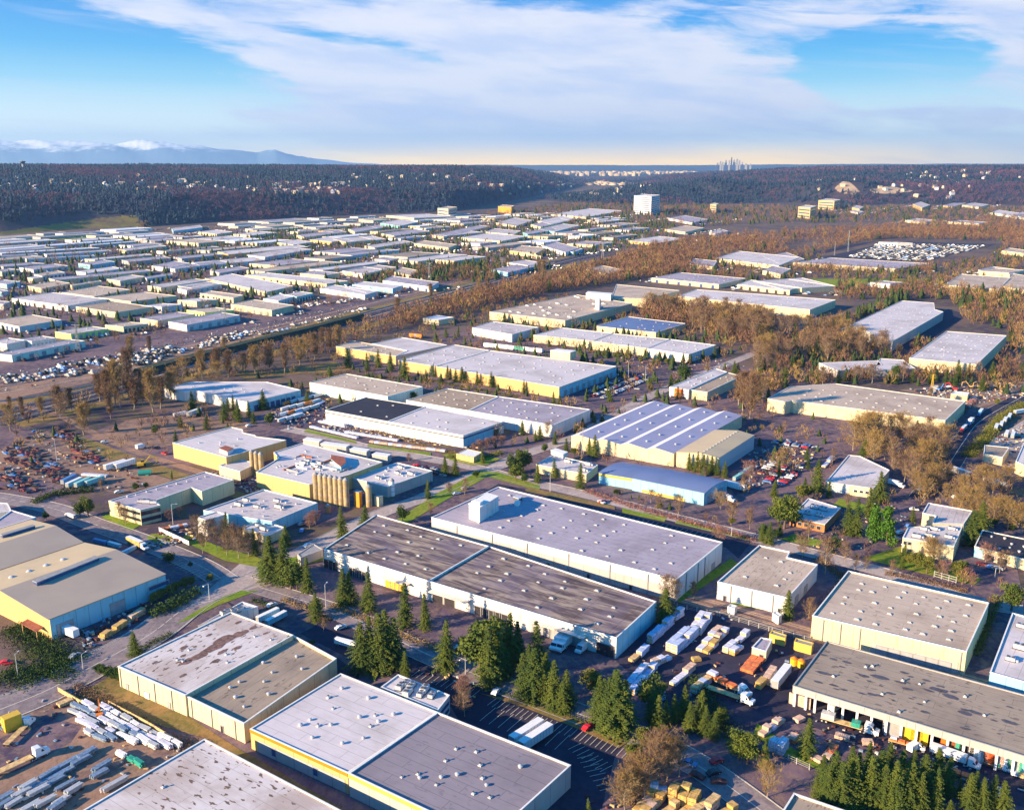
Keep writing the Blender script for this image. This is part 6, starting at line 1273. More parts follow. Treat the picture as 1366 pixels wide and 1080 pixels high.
hopg = ('hopper_wagon', [('tank', mk('tank', ['paint_green','trim_grey'], lambda b: (prism(b, [(-7,1.2),(-5,.6),(-2,.6),(0,1.2),(2,.6),(5,.6),(7,1.2),(7,3.9),(6,4.3),(-6,4.3),(-7,3.9)], 3.), b.box((0,0,4.3),(12,1,.2),mi=1))))]+hop[1][1:])
hopr = ('boxcar', [('body', mk('body', ['paint_orange','trim_grey'], lambda b: (b.box((0,0,1.1),(15,3,3.1),bottom=True), b.box((0,0,1.3),(3,3.1,2.8),mi=1))))]+hop[1][1:])
for i in range(6):
    a = (1062+i*52, 356+i*5.5); place(hopg if i == 3 else hop,'p',a,(a[0]+46,a[1]+5),'green hopper wagon in the middle of the freight cars' if i == 3 else f'{("leftmost","second","third","","second from the right","rightmost")[i]} pale hopper wagon of the row behind the huge white roof','wagon','freight cars behind the huge white roof')
place(hopr,'p',(632,300),(692,306),'orange boxcar standing alone behind the white and tan roofs','wagon')
# excavator in the scrap yard
def excav(p, label, mat='paint_yellow', s=1., rz=.3):
    kit_ = ('excavator', [('track', mk('track', ['rubber'], lambda b: (b.box((0,-1.1,0),(3.6,.6,.9),taper=.85), b.box((0,1.1,0),(3.6,.6,.9),taper=.85)))), ('house', mk('house', [mat,'glass_dark'], lambda b: (b.box((-.5,0,.95),(2.8,2.5,1.1)), b.box((.4,.8,2.05),(1.3,.9,1.1),mi=1,top=0)))), ('boom', mk('boom', [mat], lambda b: (prism(b, [(.8,1.6),(1.2,1.5),(3.9,4.6),(6.2,4.0),(6.3,4.3),(3.8,5.1)], .5), prism(b, [(6.0,4.3),(6.4,4.2),(6.6,1.6),(6.2,1.6)], .4)))), ('bucket', mk('bucket', ['metal_dark'], lambda b: prism(b, [(5.6,.9),(6.7,.8),(6.8,1.7),(6.1,1.8)], 1.)))])
    o = inst(kit_, p, rz, s); return tag(o, label, 'excavator')
excav(P(*fr('k',(862,470))[0])+Vector((0,0,.3)), 'yellow excavator beside the green tank in the scrap yard', s=1.3)
excav(P(*fr('H',(760,95))[0])+Vector((0,0,.3)), 'orange excavator among the white bundles of the steel yard', 'paint_orange', .8, 2.)
excav(P(*fr('C',(560,365))[0])+Vector((0,0,.3)), 'red excavator in the machine yard', 'paint_red', 1.1, 2.5); excav(P(*fr('C',(440,370))[0])+Vector((0,0,.3)), 'blue excavator in the machine yard', 'paint_blue', 1.1, .5)
for i, x in enumerate((690,760,820,900,960)): excav(P(*fr('C',(x,348))[0])+Vector((0,0,.3)), ('leftmost','second','middle','fourth','rightmost')[i]+' yellow digger of the row on the bare earth bank', 'wood_yellow', 1.1, 3.+.5*i)
# single cars
CA = [('x',(779,976),(790,969),'paint_red','bright red car in the last bay of the parking lot under the firs'),('e',(835,405),(848,390),'paint_white','white car parked at the kerb above the empty bays'),('e',(640,178),(672,172),'paint_silver','silver car on the street left of the lamp by the firs'),('G',(130,528),(172,520),'paint_white','white car left of the lavender warehouse, nearer one'),('G',(200,490),(225,484),'paint_silver','small silver car left of the lavender warehouse, farther one'),
 ('G',(595,108),(622,100),'paint_silver','pale green grey car in the shaded court of the white office'),('D',(1075,855),(1110,850),'paint_blue','blue car before the dark roofed low office'),('D',(1120,862),(1150,868),'paint_silver','silver car before the dark roofed low office'),('D',(1000,830),(1040,835),'paint_maroon','maroon car before the dark roofed low office'),('D',(415,610),(450,600),'paint_white','white car at the left end of the cream office'),('D',(480,560),(510,548),'paint_blue','blue car above the left end of the cream office'),('D',(390,660),(430,650),'paint_silver','silver car beside the bright green cypress'),
 ('D',(812,350),(860,345),'paint_white','white car on the shaded lot above the cream office'),('D',(575,295),(600,288),'paint_blue','pale car under the golden thicket'),('D',(510,435),(560,440),'paint_white','white pick up before the back wing of the cream office'),('g',(300,190),(325,200),'paint_white','white car on the street behind the lavender warehouse'),('n',(405,768),(430,762),'paint_red','red car on the street corner by the dark lot'),
 ('c',(790,110),(815,100),'paint_white','white car by the hedge island of the low annex'),('c',(1125,215),(1140,210),'paint_white','white car near the planted island behind the annex'),('L',(478,680),(505,665),'paint_silver','pale car on the waste corner beside the road'),('L',(20,720),(70,715),'paint_red','red car in the dark scrub at the left edge'),('h',(740,830),(775,842),'paint_blue','blue car in the shaded yard behind the bare thicket'),('h',(880,830),(910,820),'paint_red','red car in the shaded yard behind the bare thicket'),('h',(865,890),(895,880),'paint_black','black car in the shaded yard behind the bare thicket'),
 ('l',(1110,690),(1140,680),'paint_silver','silver car beside the blue wall of the low factory'),('l',(1115,735),(1130,710),'paint_blue','blue car beside the blue wall of the low factory'),('E',(400,185),(450,165),'paint_white','white car on the flat block at the hedge end'),('k',(710,630),(735,626),'paint_white','white car on the path before the L shaped office'),('k',(620,325),(650,322),'paint_white','white car on the dirt track'),('k',(485,355),(515,350),'paint_white','white car at the edge of the dark scrap rows'),('K',(205,635),(240,630),'paint_black','dark car on the bare lot by the factory'),('K',(255,662),(290,670),'paint_red','red and white car left of the yellow walled factory'),('K',(770,500),(798,494),'paint_white','white car before the green trees of the curved warehouse'),
 ('k',(160,300),(200,295),'paint_black','dark car left on the pale ground above the scrap rows'),('k',(250,300),(275,290),'paint_black','dark car right on the pale ground above the scrap rows'),('k',(195,262),(240,255),'paint_blue','blue car at the top of the scrap yard')]
for k, a, b, c, lb in CA: place(KCAR[c], k, a, b, lb, 'car')
CL = 300-len(CA); cars = []
LOTS = [([(0,625),(20,628),(58,650),(45,658),(0,652)],3.6,5.6,'wreck','scrap cars in the lower left rows'),([(5,598),(25,590),(60,605),(97,637),(80,648),(40,628),(5,615)],3.6,5.6,'wreck','scrap cars in the middle rows'),([(73,570),(95,575),(112,600),(97,602),(75,580)],3.6,5.6,'wreck','scrap cars in the upper rows'),([(98,603),(120,600),(137,616),(120,621),(100,618)],3.8,5.6,'wreck','scrap cars beside the white trailers'),
 ([(788,520),(832,497),(870,500),(850,520),(810,533),(780,530)],3.1,9.,'car','cars in the full car park beside the huge white roof'),([(905,520),(935,515),(945,525),(915,530)],3.2,7,'car','cars behind the showroom'),([(555,620),(600,632),(596,638),(545,625)],3.2,6,'car','cars in the row behind the white factory roof'),
 ([(1010,632),(1030,612),(1070,625),(1050,650),(1020,645)],4.5,8,'car','vehicles stored round the bare tree'),([(1035,588),(1095,596),(1090,602),(1030,593)],3.2,6,'car','dark vehicles in line on the court edge'),([(1283,540),(1298,532),(1306,534),(1290,544)],3.4,7,'car','cars by the machine yard'),([(1215,522),(1255,516),(1275,518),(1240,526)],5,9,'car','vehicles in the machine yard'),
 ([(930,1035),(985,1050),(990,1056),(925,1040)],3.4,6,'wreck','rusty cars along the hedge behind the bare thicket'),([(70,488),(180,489.5),(200,487),(250,469),(222,463),(154,475)],3.1,7.2,'car','far'),([(0,503),(75,490),(145,497),(90,504),(0,512)],3.4,9,'car','far'),([(262,461),(302,447),(345,440),(320,452),(266,466)],3.4,9,'car','far'),([(1128,343),(1175,325),(1320,328),(1232,349)],5.2,9.5,'car','far'),([(340,446),(470,416),(500,410),(440,426),(350,448)],4,14,'car','far'),([(180,346),(225,340),(228,343),(180,349)],4,10,'car','far'),([(395,408),(480,398),(480,402),(395,412)],4,10,'car','far'),([(170,436),(210,425),(240,432),(190,441)],4,10,'car','far'),
 ([(1010,418),(1090,422),(1090,424),(1010,420)],4,10,'car','far'),([(560,340),(760,318),(760,321),(560,343)],6,22,'car','far'),([(330,300),(500,290),(500,292),(330,303)],8,26,'car','far'),([(620,296),(850,288),(850,292),(620,300)],9,30,'car','far')]
for poly, gx, gy, kd, gp in LOTS:
    rn = random.Random(gp+str(gx)); w = [P(x, y) for x, y in poly]; c = sum(w, Vector())/len(w); pl = [(p.x,p.y) for p in w]; R = max((p-c).length for p in w); n = int(R/gx)+1; m = int(R/gy)+1
    for j in range(-m, m+1):
        for i in range(-n, n+1):
            p = c+DB*i*gx+DA*j*gy
            if inside(p.x, p.y, pl) and rn.random() < (.9 if kd != 'car' else (.82 if gp != 'far' else .62)):
                p = p+Vector((rn.uniform(-.5,.5), rn.uniform(-.5,.5), 0))*(1 if gp != 'far' else 1.8)
                if built(p.x, p.y, 2): continue
                cars.append((p.length, p.x, p.y, kd, gp, rn.gauss(0, .05 if kd == 'car' else .35), rn.random()))
rn = random.Random(31)
for o in [o for o in bpy.data.objects if o.parent is None and o.get('group') == 'warehouses of the far industrial district']:      # vehicles standing along the district's loading sides
    wl_ = next(c for c in o.children if c.name.startswith('wall')); vs = [v.co for v in wl_.data.vertices]; hx = max(v.dot(DA) for v in vs); L_ = max(v.dot(DB) for v in vs)
    for sd in (1, -1):
        for i in range(int(L_*2/5)):
            if rn.random() < .45: p = o.location+DA*sd*(hx+rn.choice((5, 5, 17)))+DB*(-L_+i*5+rn.uniform(-.5,.5)); built(p.x, p.y, 2) or cars.append((p.length+5000, p.x, p.y, 'car', 'far', 0, rn.random()))
cars.sort(); VV, FF, MI = [], [], []; far_cols = ['paint_white','paint_silver','paint_black','paint_blue','rust_car','trim_grey']
bx = MB(); bx.box((0,0,.3),(4.4,1.8,.75)); bx.box((-.2,0,1.05),(2.3,1.6,.5),taper=.8); bv = np.array(bx.v); bf = np.array([f for f in bx.f])
for i, (d, x, y, kd, gp, jr, u) in enumerate(cars):
    rz = math.atan2(DA.y, DA.x)+jr+(math.pi if u > .5 else 0)
    if i < CL and gp != 'far':
        if kd == 'wreck': c = ['rust_car','paint_maroon','paint_black','paint_black','rust_roof','paint_blue','rust_car','rust_car'][int(u*97)%8]; o = inst(KWR[c], (x, y, .3), rz, 1.05); tag(o, 'crumpled one of the '+gp, 'wrecked car', gp)
        else: c = CARC[int(u*97)%8]; o = inst(KCARL[c] if d > 420 else KCAR[c], (x, y, .3), rz); tag(o, 'one of the '+gp, 'car', gp)
    else:
        ca, sa = math.cos(rz), math.sin(rz); s = 1. if u < .8 else 1.6; X_ = bv[:,0]*ca*s-bv[:,1]*sa*s+x; Y_ = bv[:,0]*sa*s+bv[:,1]*ca*s+y; FF.append(bf+len(VV)*len(bv)); VV.append(np.stack([X_, Y_, bv[:,2]*s*1.15+.2], -1)); MI += [(0,1,2,3,2,5,5,2,2,5)[int(u*977)%10]]*len(bf)
if VV: tag(link('parked_cars_far_off', npmesh('parked_cars_far_off', np.concatenate(VV), np.concatenate(FF), far_cols, MI)), 'hundreds of tiny cars in the railway yard and distant lots', 'cars', None, 'stuff')
# ------------------------------------------------------------------ timber packs and steel bundles
PK = {}
def pack(mat, L=4.9, w=2.3, h=1.15):
    k = (mat, round(L,1), round(w,1))
    if k not in PK:
        b = MB()
        for x in (-L*.35, 0, L*.35): b.box((x,0,0), (.15,w*.95,.12), mi=1)
        if mat.startswith('wrap'):
            b.box((0,0,.12), (L,w,h-.12), mi=0, bottom=True, taper=.99); b.box((-L/2-.01,0,.16), (.04,w*.9,h*.7), mi=1)
            for x in (-L*.25, L*.25): b.box((x,0,.13), (.07,w+.04,h-.1), mi=2)
        else:
            n = 4
            for i in range(n): b.box((0,0,.12+i*(h-.12)/n), (L*(1-.03*(i%2)),w*(1-.03*((i+1)%2)),(h-.12)/n-.03), mi=0, bottom=True)
            for x in (-L*.25, L*.25): b.box((x,0,.12), (.06,w+.03,h-.12), mi=2)
        PK[k] = b.build('timber_pack', [mat,'wood_tan','trim_grey'], data_only=True)
    return PK[k]
PN = [0]
CNM = {'wrap_blue':'blue wrapped','wrap_white':'white wrapped','wood_pink':'pinkish bare','wood_yellow':'yellow bare','wood_tan':'tan bare','wood_red':'orange red'}
def row(k, a, b, n, lv, mats, look, wide=1, L=4.9):
    A, B = [P(x, y) for x, y in fr(k, a, b)]; d = (B-A); e = d.normalized(); nn = Vector((-e.y, e.x, 0)); rz = math.atan2(e.y, e.x); rn = random.Random(str(a)+k)
    pitch = d.length/n; L = min(L, pitch*.94)
    for i in range(n):
        for q in range(wide):
            top = max(1, lv-(1 if rn.random() < .35 else 0))
            for z in range(top):
                m = rn.choice(mats); p = A+e*pitch*(i+.5)+nn*(q-(wide-1)/2)*2.5+Vector((rn.uniform(-.15,.15), rn.uniform(-.12,.12), .3+z*1.17))
                o = link('timber_pack' if k not in 'mKkln' else 'wrapped_pallet', pack(m, L), None, p, rz+rn.uniform(-.03,.03))
                pos = 'front end' if i == 0 else ('far end' if i == n-1 else 'middle'); lvl = 'bottom' if z == 0 else ('top' if z == top-1 else 'middle')
                tag(o, f'{CNM[m]} pack, {lvl} layer, {pos} of {look}' if k not in 'mKkln' else f'{CNM[m]} pallet, {pos} of {look}', 'timber pack' if k not in 'mKkln' else 'pallet', look)
wb, ww, wp, wy, wt, wr = 'wrap_blue','wrap_white','wood_pink','wood_yellow','wood_tan','wood_red'
row('F',(245,312),(400,165),6,3,[wb],'the long stack beside the blue end wall'); row('F',(405,150),(470,108),2,3,[wb,ww],'the short stack by the corner fir'); row('F',(165,405),(225,352),2,2,[wb],'the small stack at the blue end wall'); row('F',(112,440),(160,400),2,1,[wt],'the low tan stack')
row('F',(395,375),(555,235),6,3,[wb,wb,ww],'the biggest double stack',2); row('F',(560,245),(640,140),4,3,[ww],'the white stack beyond the biggest',2)
row('F',(610,375),(690,305),2,2,[wy,ww],'the yellow and white stack in mid yard',2); row('F',(690,285),(760,225),3,2,[wp,ww],'the pinkish back row stack',2); row('F',(540,432),(600,425),1,1,[wy],'the lone yellow pack in mid yard')
row('F',(795,385),(865,330),2,2,[wy,ww],'the yellow stack left of the hut',2); row('F',(862,305),(930,245),2,2,[ww,wy],'the white stack by the yellow racks'); row('F',(920,515),(1015,405),3,1,[wr],'the orange stack in front of the hut',2); row('F',(1000,630),(1045,585),1,2,[wy],'the yellow stack by the lone trailer'); row('F',(1055,590),(1115,505),3,2,[wp,ww],'the pink stack by the lone trailer')
row('F',(90,665),(255,470),6,2,[wb,wb,ww],'the long blue stack behind the pines',2); row('F',(265,470),(385,415),3,2,[wp,ww],'the pinkish stack behind the pines'); row('F',(400,605),(550,485),5,2,[ww,wp],'the white and pink stack in front'); row('F',(545,660),(660,575),4,2,[ww,wt,wb],'the stack behind the tallest pine'); row('F',(240,745),(340,690),3,2,[wb,ww],'the stack at the fence under the pines')
row('h',(1115,695),(1230,615),5,2,[ww,wp],'the stack beside the grass bank',1); row('h',(1170,745),(1245,775),2,3,[ww],'the white block stack beside the grass bank',2); row('h',(1270,730),(1310,690),2,2,[wp,wr],'the red stack beside the grass bank')
row('I',(305,262),(390,285),2,1,[wp],'the pink pile before the big firs'); row('I',(255,395),(310,320),3,1,[wp,wr],'the pink pile along the yard fence'); row('I',(85,185),(130,165),1,2,[wp],'the pile by the lone yard fir'); row('I',(455,300),(520,305),1,1,[wp],'the single pile between fir tops'); row('I',(800,435),(910,445),2,1,[wp,ww],'the pile before the white truck'); row('I',(965,470),(1060,500),2,1,[wr,wp],'the reddish pile beyond the fir tops'); row('I',(1295,470),(1366,490),2,1,[wt,ww],'the tan pile, right edge'); row('I',(1210,560),(1240,640),3,1,[ww,wb],'the white pile beyond the firs'); row('I',(175,380),(240,415),3,1,[wp],'the low pile behind the grass bank')
row('J',(520,745),(690,800),3,4,[wy],'the tall yellow stack at the bottom edge',2); row('J',(395,720),(500,735),2,3,[ww],'the white stack at the bottom edge',1)
row('J',(330,860),(450,740),4,2,[wt,wp,wy],'the left wood jumble at the bottom',2); row('J',(470,870),(560,800),3,2,[wt,wy],'the middle wood jumble at the bottom',1); row('J',(600,880),(720,790),3,2,[wy,wt],'the right wood jumble at the bottom',2); row('J',(740,850),(800,790),2,3,[wt,wp],'the square stack at the bottom edge',1); row('J',(840,860),(915,820),2,2,[wy],'the last yellow stack at the bottom edge',1)
row('L',(670,560),(825,460),6,2,[wy],'the yellow stacks beside the tan shed',1); row('L',(850,440),(945,380),4,2,[wp,wt],'the pink stacks beside the tan shed',1)
row('m',(60,300),(330,365),9,1,[ww],'the white piles left of the white doored warehouse'); row('m',(110,270),(260,300),5,2,[ww],'the white piles at the doored warehouse'); row('m',(400,385),(830,440),16,1,[ww,wp],'the white piles along the verge'); row('m',(260,330),(560,380),10,1,[ww],'the white piles before the white doors')
row('K',(1000,460),(1240,350),12,1,[ww,wb],'the white crates between the trailers'); row('k',(500,520),(650,530),6,1,[ww],'the scattered white bales of the scrap yard'); row('n',(150,560),(230,570),2,1,[ww],'the white crates by the patched roof'); row('l',(470,300),(620,350),7,1,[ww],'the white tanks along the yellow wall'); row('l',(320,720),(470,690),6,1,[ww,wr],'the clutter by the low factory gate'); row('M',(980,400),(1060,330),4,2,['wrap_blue',ww],'the piles beside the workshop')
row('b',(300,250),(375,215),2,1,[wt],'the tan pile at the steel yard gate')
BN = {}
def bundle(mat, L, v):
    k = (mat, L, v)
    if k not in BN:
        b = MB(); r = random.Random(v)
        for x in (-L*.3, L*.3): b.box((x,0,0), (.2,1.5,.2), mi=1)
        for lay in range(2+v%2):
            for i in range(4): l = L*r.uniform(.85, 1.05); b.box((r.uniform(-.3,.3), -.6+i*.4, .2+lay*.36), (l,.3,.3), mi=0, bottom=True)
        BN[k] = b.build('steel_bundle', [mat,'wood_tan'], data_only=True)
    return BN[k]
def bundles(k, poly, gx, gy, dirn, mats, look, L=(5,6,8), pr=.8, sc=1.05):
    w = [P(x, y) for x, y in fr(k, *poly)]; c = sum(w, Vector())/len(w); pl = [(p.x,p.y) for p in w]; R = max((p-c).length for p in w); e = dirn; nn = Vector((-e.y,e.x,0)); rn = random.Random(look); n, m = int(R/gx)+1, int(R/gy)+1
    for i in range(-n, n+1):
        for j in range(-m, m+1):
            p = c+e*(i*gx+(j%2)*gx*.4)+nn*j*gy
            if inside(p.x, p.y, pl) and rn.random() < pr:
                mt = rn.choice(mats); o = link('steel_bundle', bundle(mt, rn.choice(L), rn.randrange(4)), None, (p.x+rn.uniform(-.5,.5), p.y+rn.uniform(-.3,.3), .28), math.atan2(e.y, e.x)+rn.gauss(0,.06), (1, sc*rn.uniform(.8,1.1), rn.uniform(1.,1.7)))
                tag(o, f'long profile bundle in {look}', 'steel bundle', f'bundles in {look}')
bw = ['paint_white','metal_light','metal_blue','wrap_white']
bundles('H',[(530,25),(620,0),(830,40),(1140,170),(1366,300),(1366,340),(1260,350),(1150,340),(980,290),(830,280),(690,260),(600,180)],4.9,2.1,DA,bw,'the packed band along the fence',(4,5,6),.92)
bundles('H',[(0,725),(300,560),(500,440),(680,370),(700,430),(420,620),(220,720),(100,800),(0,800)],6.,2.2,DB,['metal_blue','metal_light','metal_blue'],'the long diagonal band of the steel yard',(5,6,8),.8)
bundles('H',[(210,800),(320,700),(470,720),(430,800)],6.,2.2,DB,['metal_blue','metal_light'],'the lower pile of the steel yard',(5,6),.9); bundles('H',[(450,700),(460,620),(640,620),(640,680),(560,720)],5.5,2.1,DB,['metal_blue','metal_light'],'the centre pile of the steel yard',(5,6),.9); bundles('H',[(640,620),(650,540),(800,470),(860,500),(780,580)],6.,2.2,DB,['metal_blue','wrap_white'],'the right pile of the steel yard',(5,6),.9)
bundles('H',[(740,670),(960,545),(990,580),(800,690)],6,2.4,DB,['metal_blue','metal_light'],'the strip along the stained white roof',(6,8),.9); bundles('H',[(580,770),(690,690),(720,720),(640,800)],6.,2.2,DB,['metal_blue'],'the lowest pile by the stained white roof',(5,6),.9); bundles('H',[(860,375),(930,360),(1130,450),(1120,530),(940,450)],4,2.2,DA,['wrap_white','paint_green','wood_tan','paint_white'],'the mixed pile below the packed band',(3,4),.9)
bundles('H',[(0,200),(0,140),(190,90),(210,130),(60,210)],6.5,2.2,DB,['metal_blue','paint_white'],'the pile behind the yellow container',(6,8),.9)
o = place(('container', [('shell', mk('shell', ['paint_yellow'], lambda b: b.box((0,0,0),(5,3.2,4.6)))), ('door', mk('door', ['paint_yellow','trim_grey'], lambda b: (b.box((-2.53,0,.1),(.08,3,4.3)), b.box((-2.6,0,.2),(.06,.1,4),mi=1))))]), 'H', (60,195),(135,165),'bright yellow container standing in the steel yard','container')
# small clutter of the yards: crates, scrap, drums too many to count
rn = random.Random(41); cb = MB(); cb.box((0,0,0),(1,1,1)); cv = np.array(cb.v); cf = np.array(cb.f); VV, FF, MI = [], [], []
for poly, n in (([(434,552),(520,566),(625,590),(640,600),(560,592),(430,572)],260),([(0,600),(60,575),(110,585),(160,620),(200,650),(100,658),(-10,655)],220),([(1000,600),(1050,585),(1095,600),(1060,640),(985,655)],260),([(1200,520),(1366,512),(1366,530),(1300,540),(1240,528)],300),([(1320,590),(1366,565),(1366,630),(1320,612)],120),
  ([(820,885),(900,810),(1000,830),(1070,855),(1050,910),(930,945)],60),([(1060,935),(1366,1030),(1366,1060),(1100,1000)],70),([(0,940),(90,930),(270,1000),(120,1078),(0,1078)],70),([(190,735),(262,722),(262,705),(225,700)],90),([(355,548),(440,530),(440,560),(380,575)],160),([(260,640),(330,610),(400,640),(340,660)],120),([(0,500),(300,440),(480,405),(480,420),(300,460),(0,525)],500),([(300,300),(700,290),(860,300),(740,345),(480,375),(300,400),(0,440),(0,340)],2200),
  ([(1150,650),(1215,690),(1160,735),(1060,730)],60),([(560,885),(640,912),(620,960),(580,930)],20),([(780,1040),(900,1080),(780,1090)],20),([(640,440),(740,440),(920,470),(1000,490),(880,500),(760,460)],160),([(100,800),(215,780),(190,830),(110,870)],80)):
    w = [P(x, y) for x, y in poly]; pl = [(p.x,p.y) for p in w]; xs = [p.x for p in w]; ys = [p.y for p in w]; k = 0; big = 1.6 if n > 800 else (.8 if n > 75 else .6)
    for _ in range(n*6):
        if k >= n: break
        x, y = rn.uniform(min(xs), max(xs)), rn.uniform(min(ys), max(ys))
        if not inside(x, y, pl) or built(x, y, 2): continue
        k += 1; a = rn.choice((math.atan2(DA.y, DA.x), rn.uniform(0, 3))); sx, sy, sz = rn.uniform(.4, 2.8)*big, rn.uniform(.4, 1.5)*big, rn.uniform(.2, 1.2)*big; ca, sa = math.cos(a), math.sin(a)
        FF.append(cf+len(VV)*len(cv)); VV.append(np.stack([cv[:,0]*sx*ca-cv[:,1]*sy*sa+x, cv[:,0]*sx*sa+cv[:,1]*sy*ca+y, cv[:,2]*sz+.28], -1)); MI += [rn.randrange(7)]*len(cf)
tag(link('yard_clutter', npmesh('yard_clutter', np.concatenate(VV), np.concatenate(FF), ['trim_grey','rust_car','wood_tan','dome','metal_dark','metal_blue','rust_car'], MI)), 'scattered small crates, scrap and drums lying about the yards', 'clutter', None, 'stuff')
# fences and low walls
def fence(name, label, px, h, mat, post=3., cat='fence', solid=True, th=.25):
    c = [P(x, y) for x, y in px]; r_ = empty(name, c[0]); tag(r_, label, cat); b = MB(); q = MB()
    for a, d in zip(c, c[1:]):
        e = (d-a).normalized(); L = (d-a).length; rz = math.atan2(e.y, e.x); m = (a+d)/2
        if solid: b.box((m.x,m.y,.2), (L,th,h), rz)
        else:
            for z in (.5, h*.6, h): b.box((m.x,m.y,z), (L,.08,.1), rz)
        for i in range(min(90, int(L/post)+1)): q = MB(); p = a+e*i*post; q.box((p.x,p.y,0), (.3,.32,h+.35), rz); q.build('post', 'wood_tan' if 'wood' in mat else 'trim_grey', r_, c[0])
    b.build('fence_panel', mat, r_, c[0])
fence('block_wall','long tan block wall between the steel yard and the brambles', fr('H',(830,5),(1130,165),(1366,310)), 1.6, 'wood_tan'); fence('block_wall','short tan block wall at the steel yard corner', fr('L',(385,895),(495,960),(620,1030)), 1.5, 'wood_tan')
fence('wire_fence','grey rail fence along the timber yard beside the grass bank', fr('h',(1130,760),(1300,830),(1366,860)), 1.8, 'trim_grey', 4., solid=False); fence('wire_fence','grey rail fence along the railway track', [(890,808),(960,822),(1030,843),(1080,856)], 1.8, 'trim_grey', 4., solid=False)
fence('wire_fence','white rail fence behind the large cream walled warehouse', fr('D',(680,915),(840,960)), 2.6, 'trim_white', 3., solid=False); fence('board_fence','pale board fence under the low factory', fr('l',(310,720),(480,800)), 2, 'trim_white')
fence('highway_barrier','long concrete barrier on the near side of the highway', [(0,568),(60,551),(150,528),(300,484),(400,456),(500,428)], 1.1, 'concrete', 30., 'barrier'); fence('highway_barrier','long concrete barrier on the far side of the highway', [(0,536),(60,528),(150,508),(300,466),(400,440),(500,414),(640,378)], 1.1, 'concrete', 30., 'barrier')
# lamps, masts
def lampkit(h, arm): return ('street_lamp', [('pole', mk('pole', ['metal_light'], lambda b: b.cyl((0,0,0), .16, h, 8, r2=.09))), ('arm', mk('arm', ['metal_light'], lambda b: b.box((arm/2,0,h-.15),(arm,.12,.12)))), ('lamp_head', mk('lamp_head', ['metal_light','trim_white'], lambda b: b.box((arm+.3,0,h-.22),(.9,.4,.22),taper=.8)))])
for x, yb, yt, lb in [(24.5,904,872,'tall street lamp in the dark scrub at the left edge'),(111,892,872,'street lamp at the road corner beside the parked pale car'),(621,900,876,'street lamp on the verge between the firs and the parking bays'),(733.8,656,630,'street lamp among the firs behind the lavender warehouse'),(435,812,779,'street lamp between the firs at the street corner'),(279.5,800,778,'street lamp at the concrete junction'),(1209,741,727,'thin lamp on the lawn of the cream office'),(1327,770,757,'lamp beside the dark roofed low office'),(76,615,585,'tall lamp in the middle of the scrap yard'),(231,700,672,'lamp on the court of the L shaped office'),(838,510,482,'left light mast of the full car park'),(861,508,488,'right light mast of the full car park'),(1257,490,466,'lamp in front of the bright blue white roof'),(975.5,715,702,'thin lamp on the green verge of the dark lot')]:
    b = P(x, yb); h = topz(b, yt); tag(inst(lampkit(h, 2.), b, TR.uniform(0, 6)), lb, 'street lamp')
def mast(x, yb, yt, lb, w=1.6, nm='lattice_mast', mat='trim_grey'):
    b0 = P(x, yb); h = topz(b0, yt); r_ = empty(nm, b0); tag(r_, lb, 'mast'); b = MB(); n = max(4, int(h/5))
    for sx, sy in ((-1,-1),(1,-1),(1,1),(-1,1)): b.cyl((sx*w,sy*w,0), w*.12, math.hypot(h, w), 5, axis=(-sx*w*.85,-sy*w*.85,h))
    b.build('legs', mat, r_); c = MB()
    for i in range(n):
        z = h*i/n; k = w*(1-.85*z/h); k2 = w*(1-.85*(z+h/n)/h)
        for s in range(4):
            p = [(-k,-k),(k,-k),(k,k),(-k,k)][s]; q = [(k2,-k2),(k2,k2),(-k2,k2),(-k2,-k2)][s]; v = Vector((q[0]-p[0], q[1]-p[1], h/n)); c.cyl((p[0],p[1],z), w*.06, v.length, 4, axis=v, cap=False)
    c.build('bracing', mat, r_); a = MB()
    for f in (.72, .84, .96): a.box((0,0,h*f), (w*5,w*.3,w*.25))
    a.build('cross_arm', mat, r_)
mast(104.5,469,432,'tall white lattice mast beside the arched grey green shed'); mast(301,433,404,'tall white lattice mast beside the beige lavender roof'); mast(777,615,570,'tall thin mast behind the arched blue shed',.7,'mast'); mast(1131,336,307,'left pylon at the fenced truck park',1.1,'pylon'); mast(1113,341,322,'right hand small pylon before the truck park',.8,'pylon'); mast(573,376,350,'pylon in the clump of district firs',1.8,'pylon'); mast(856,330,312,'pylon right of the tower block yards',2.,'pylon'); mast(804,345,322,'pylon at the edge of the brown wood',2.,'pylon')
mast(1243,519,499,'yellow lattice crane in the machine yard',.9,'crane','paint_yellow'); mast(670,362,344,'pylon by the highway end of the brown wood',1.8,'pylon')
p = P(*fr('F',(1280,465))[0])
for i in range(2): q = p+DB*0+DA*(i*2.6-1.3); m = MB(); m.cyl((0,0,0), 1.3, 2.4, 14); m.cyl((0,0,2.4), 1.3, .7, 14, r2=.3, mi=1); o = m.build('drum', ['paint_yellow','paint_orange']); o.location = q+Vector((0,0,.3)); tag(o, ('left','right')[i]+' orange yellow tank beside the timber shed', 'tank', 'orange tanks')
p = P(*fr('k',(840,520))[0]); m = MB(); m.cyl((0,0,1.5), 1.6, 7, 14, axis=(1,.3,0)); m.box((3.2,1,0), (5,2,.6)); o = m.build('storage_tank', ['paint_green']); o.location = p; tag(o, 'pale green lying tank beside the excavator', 'tank')
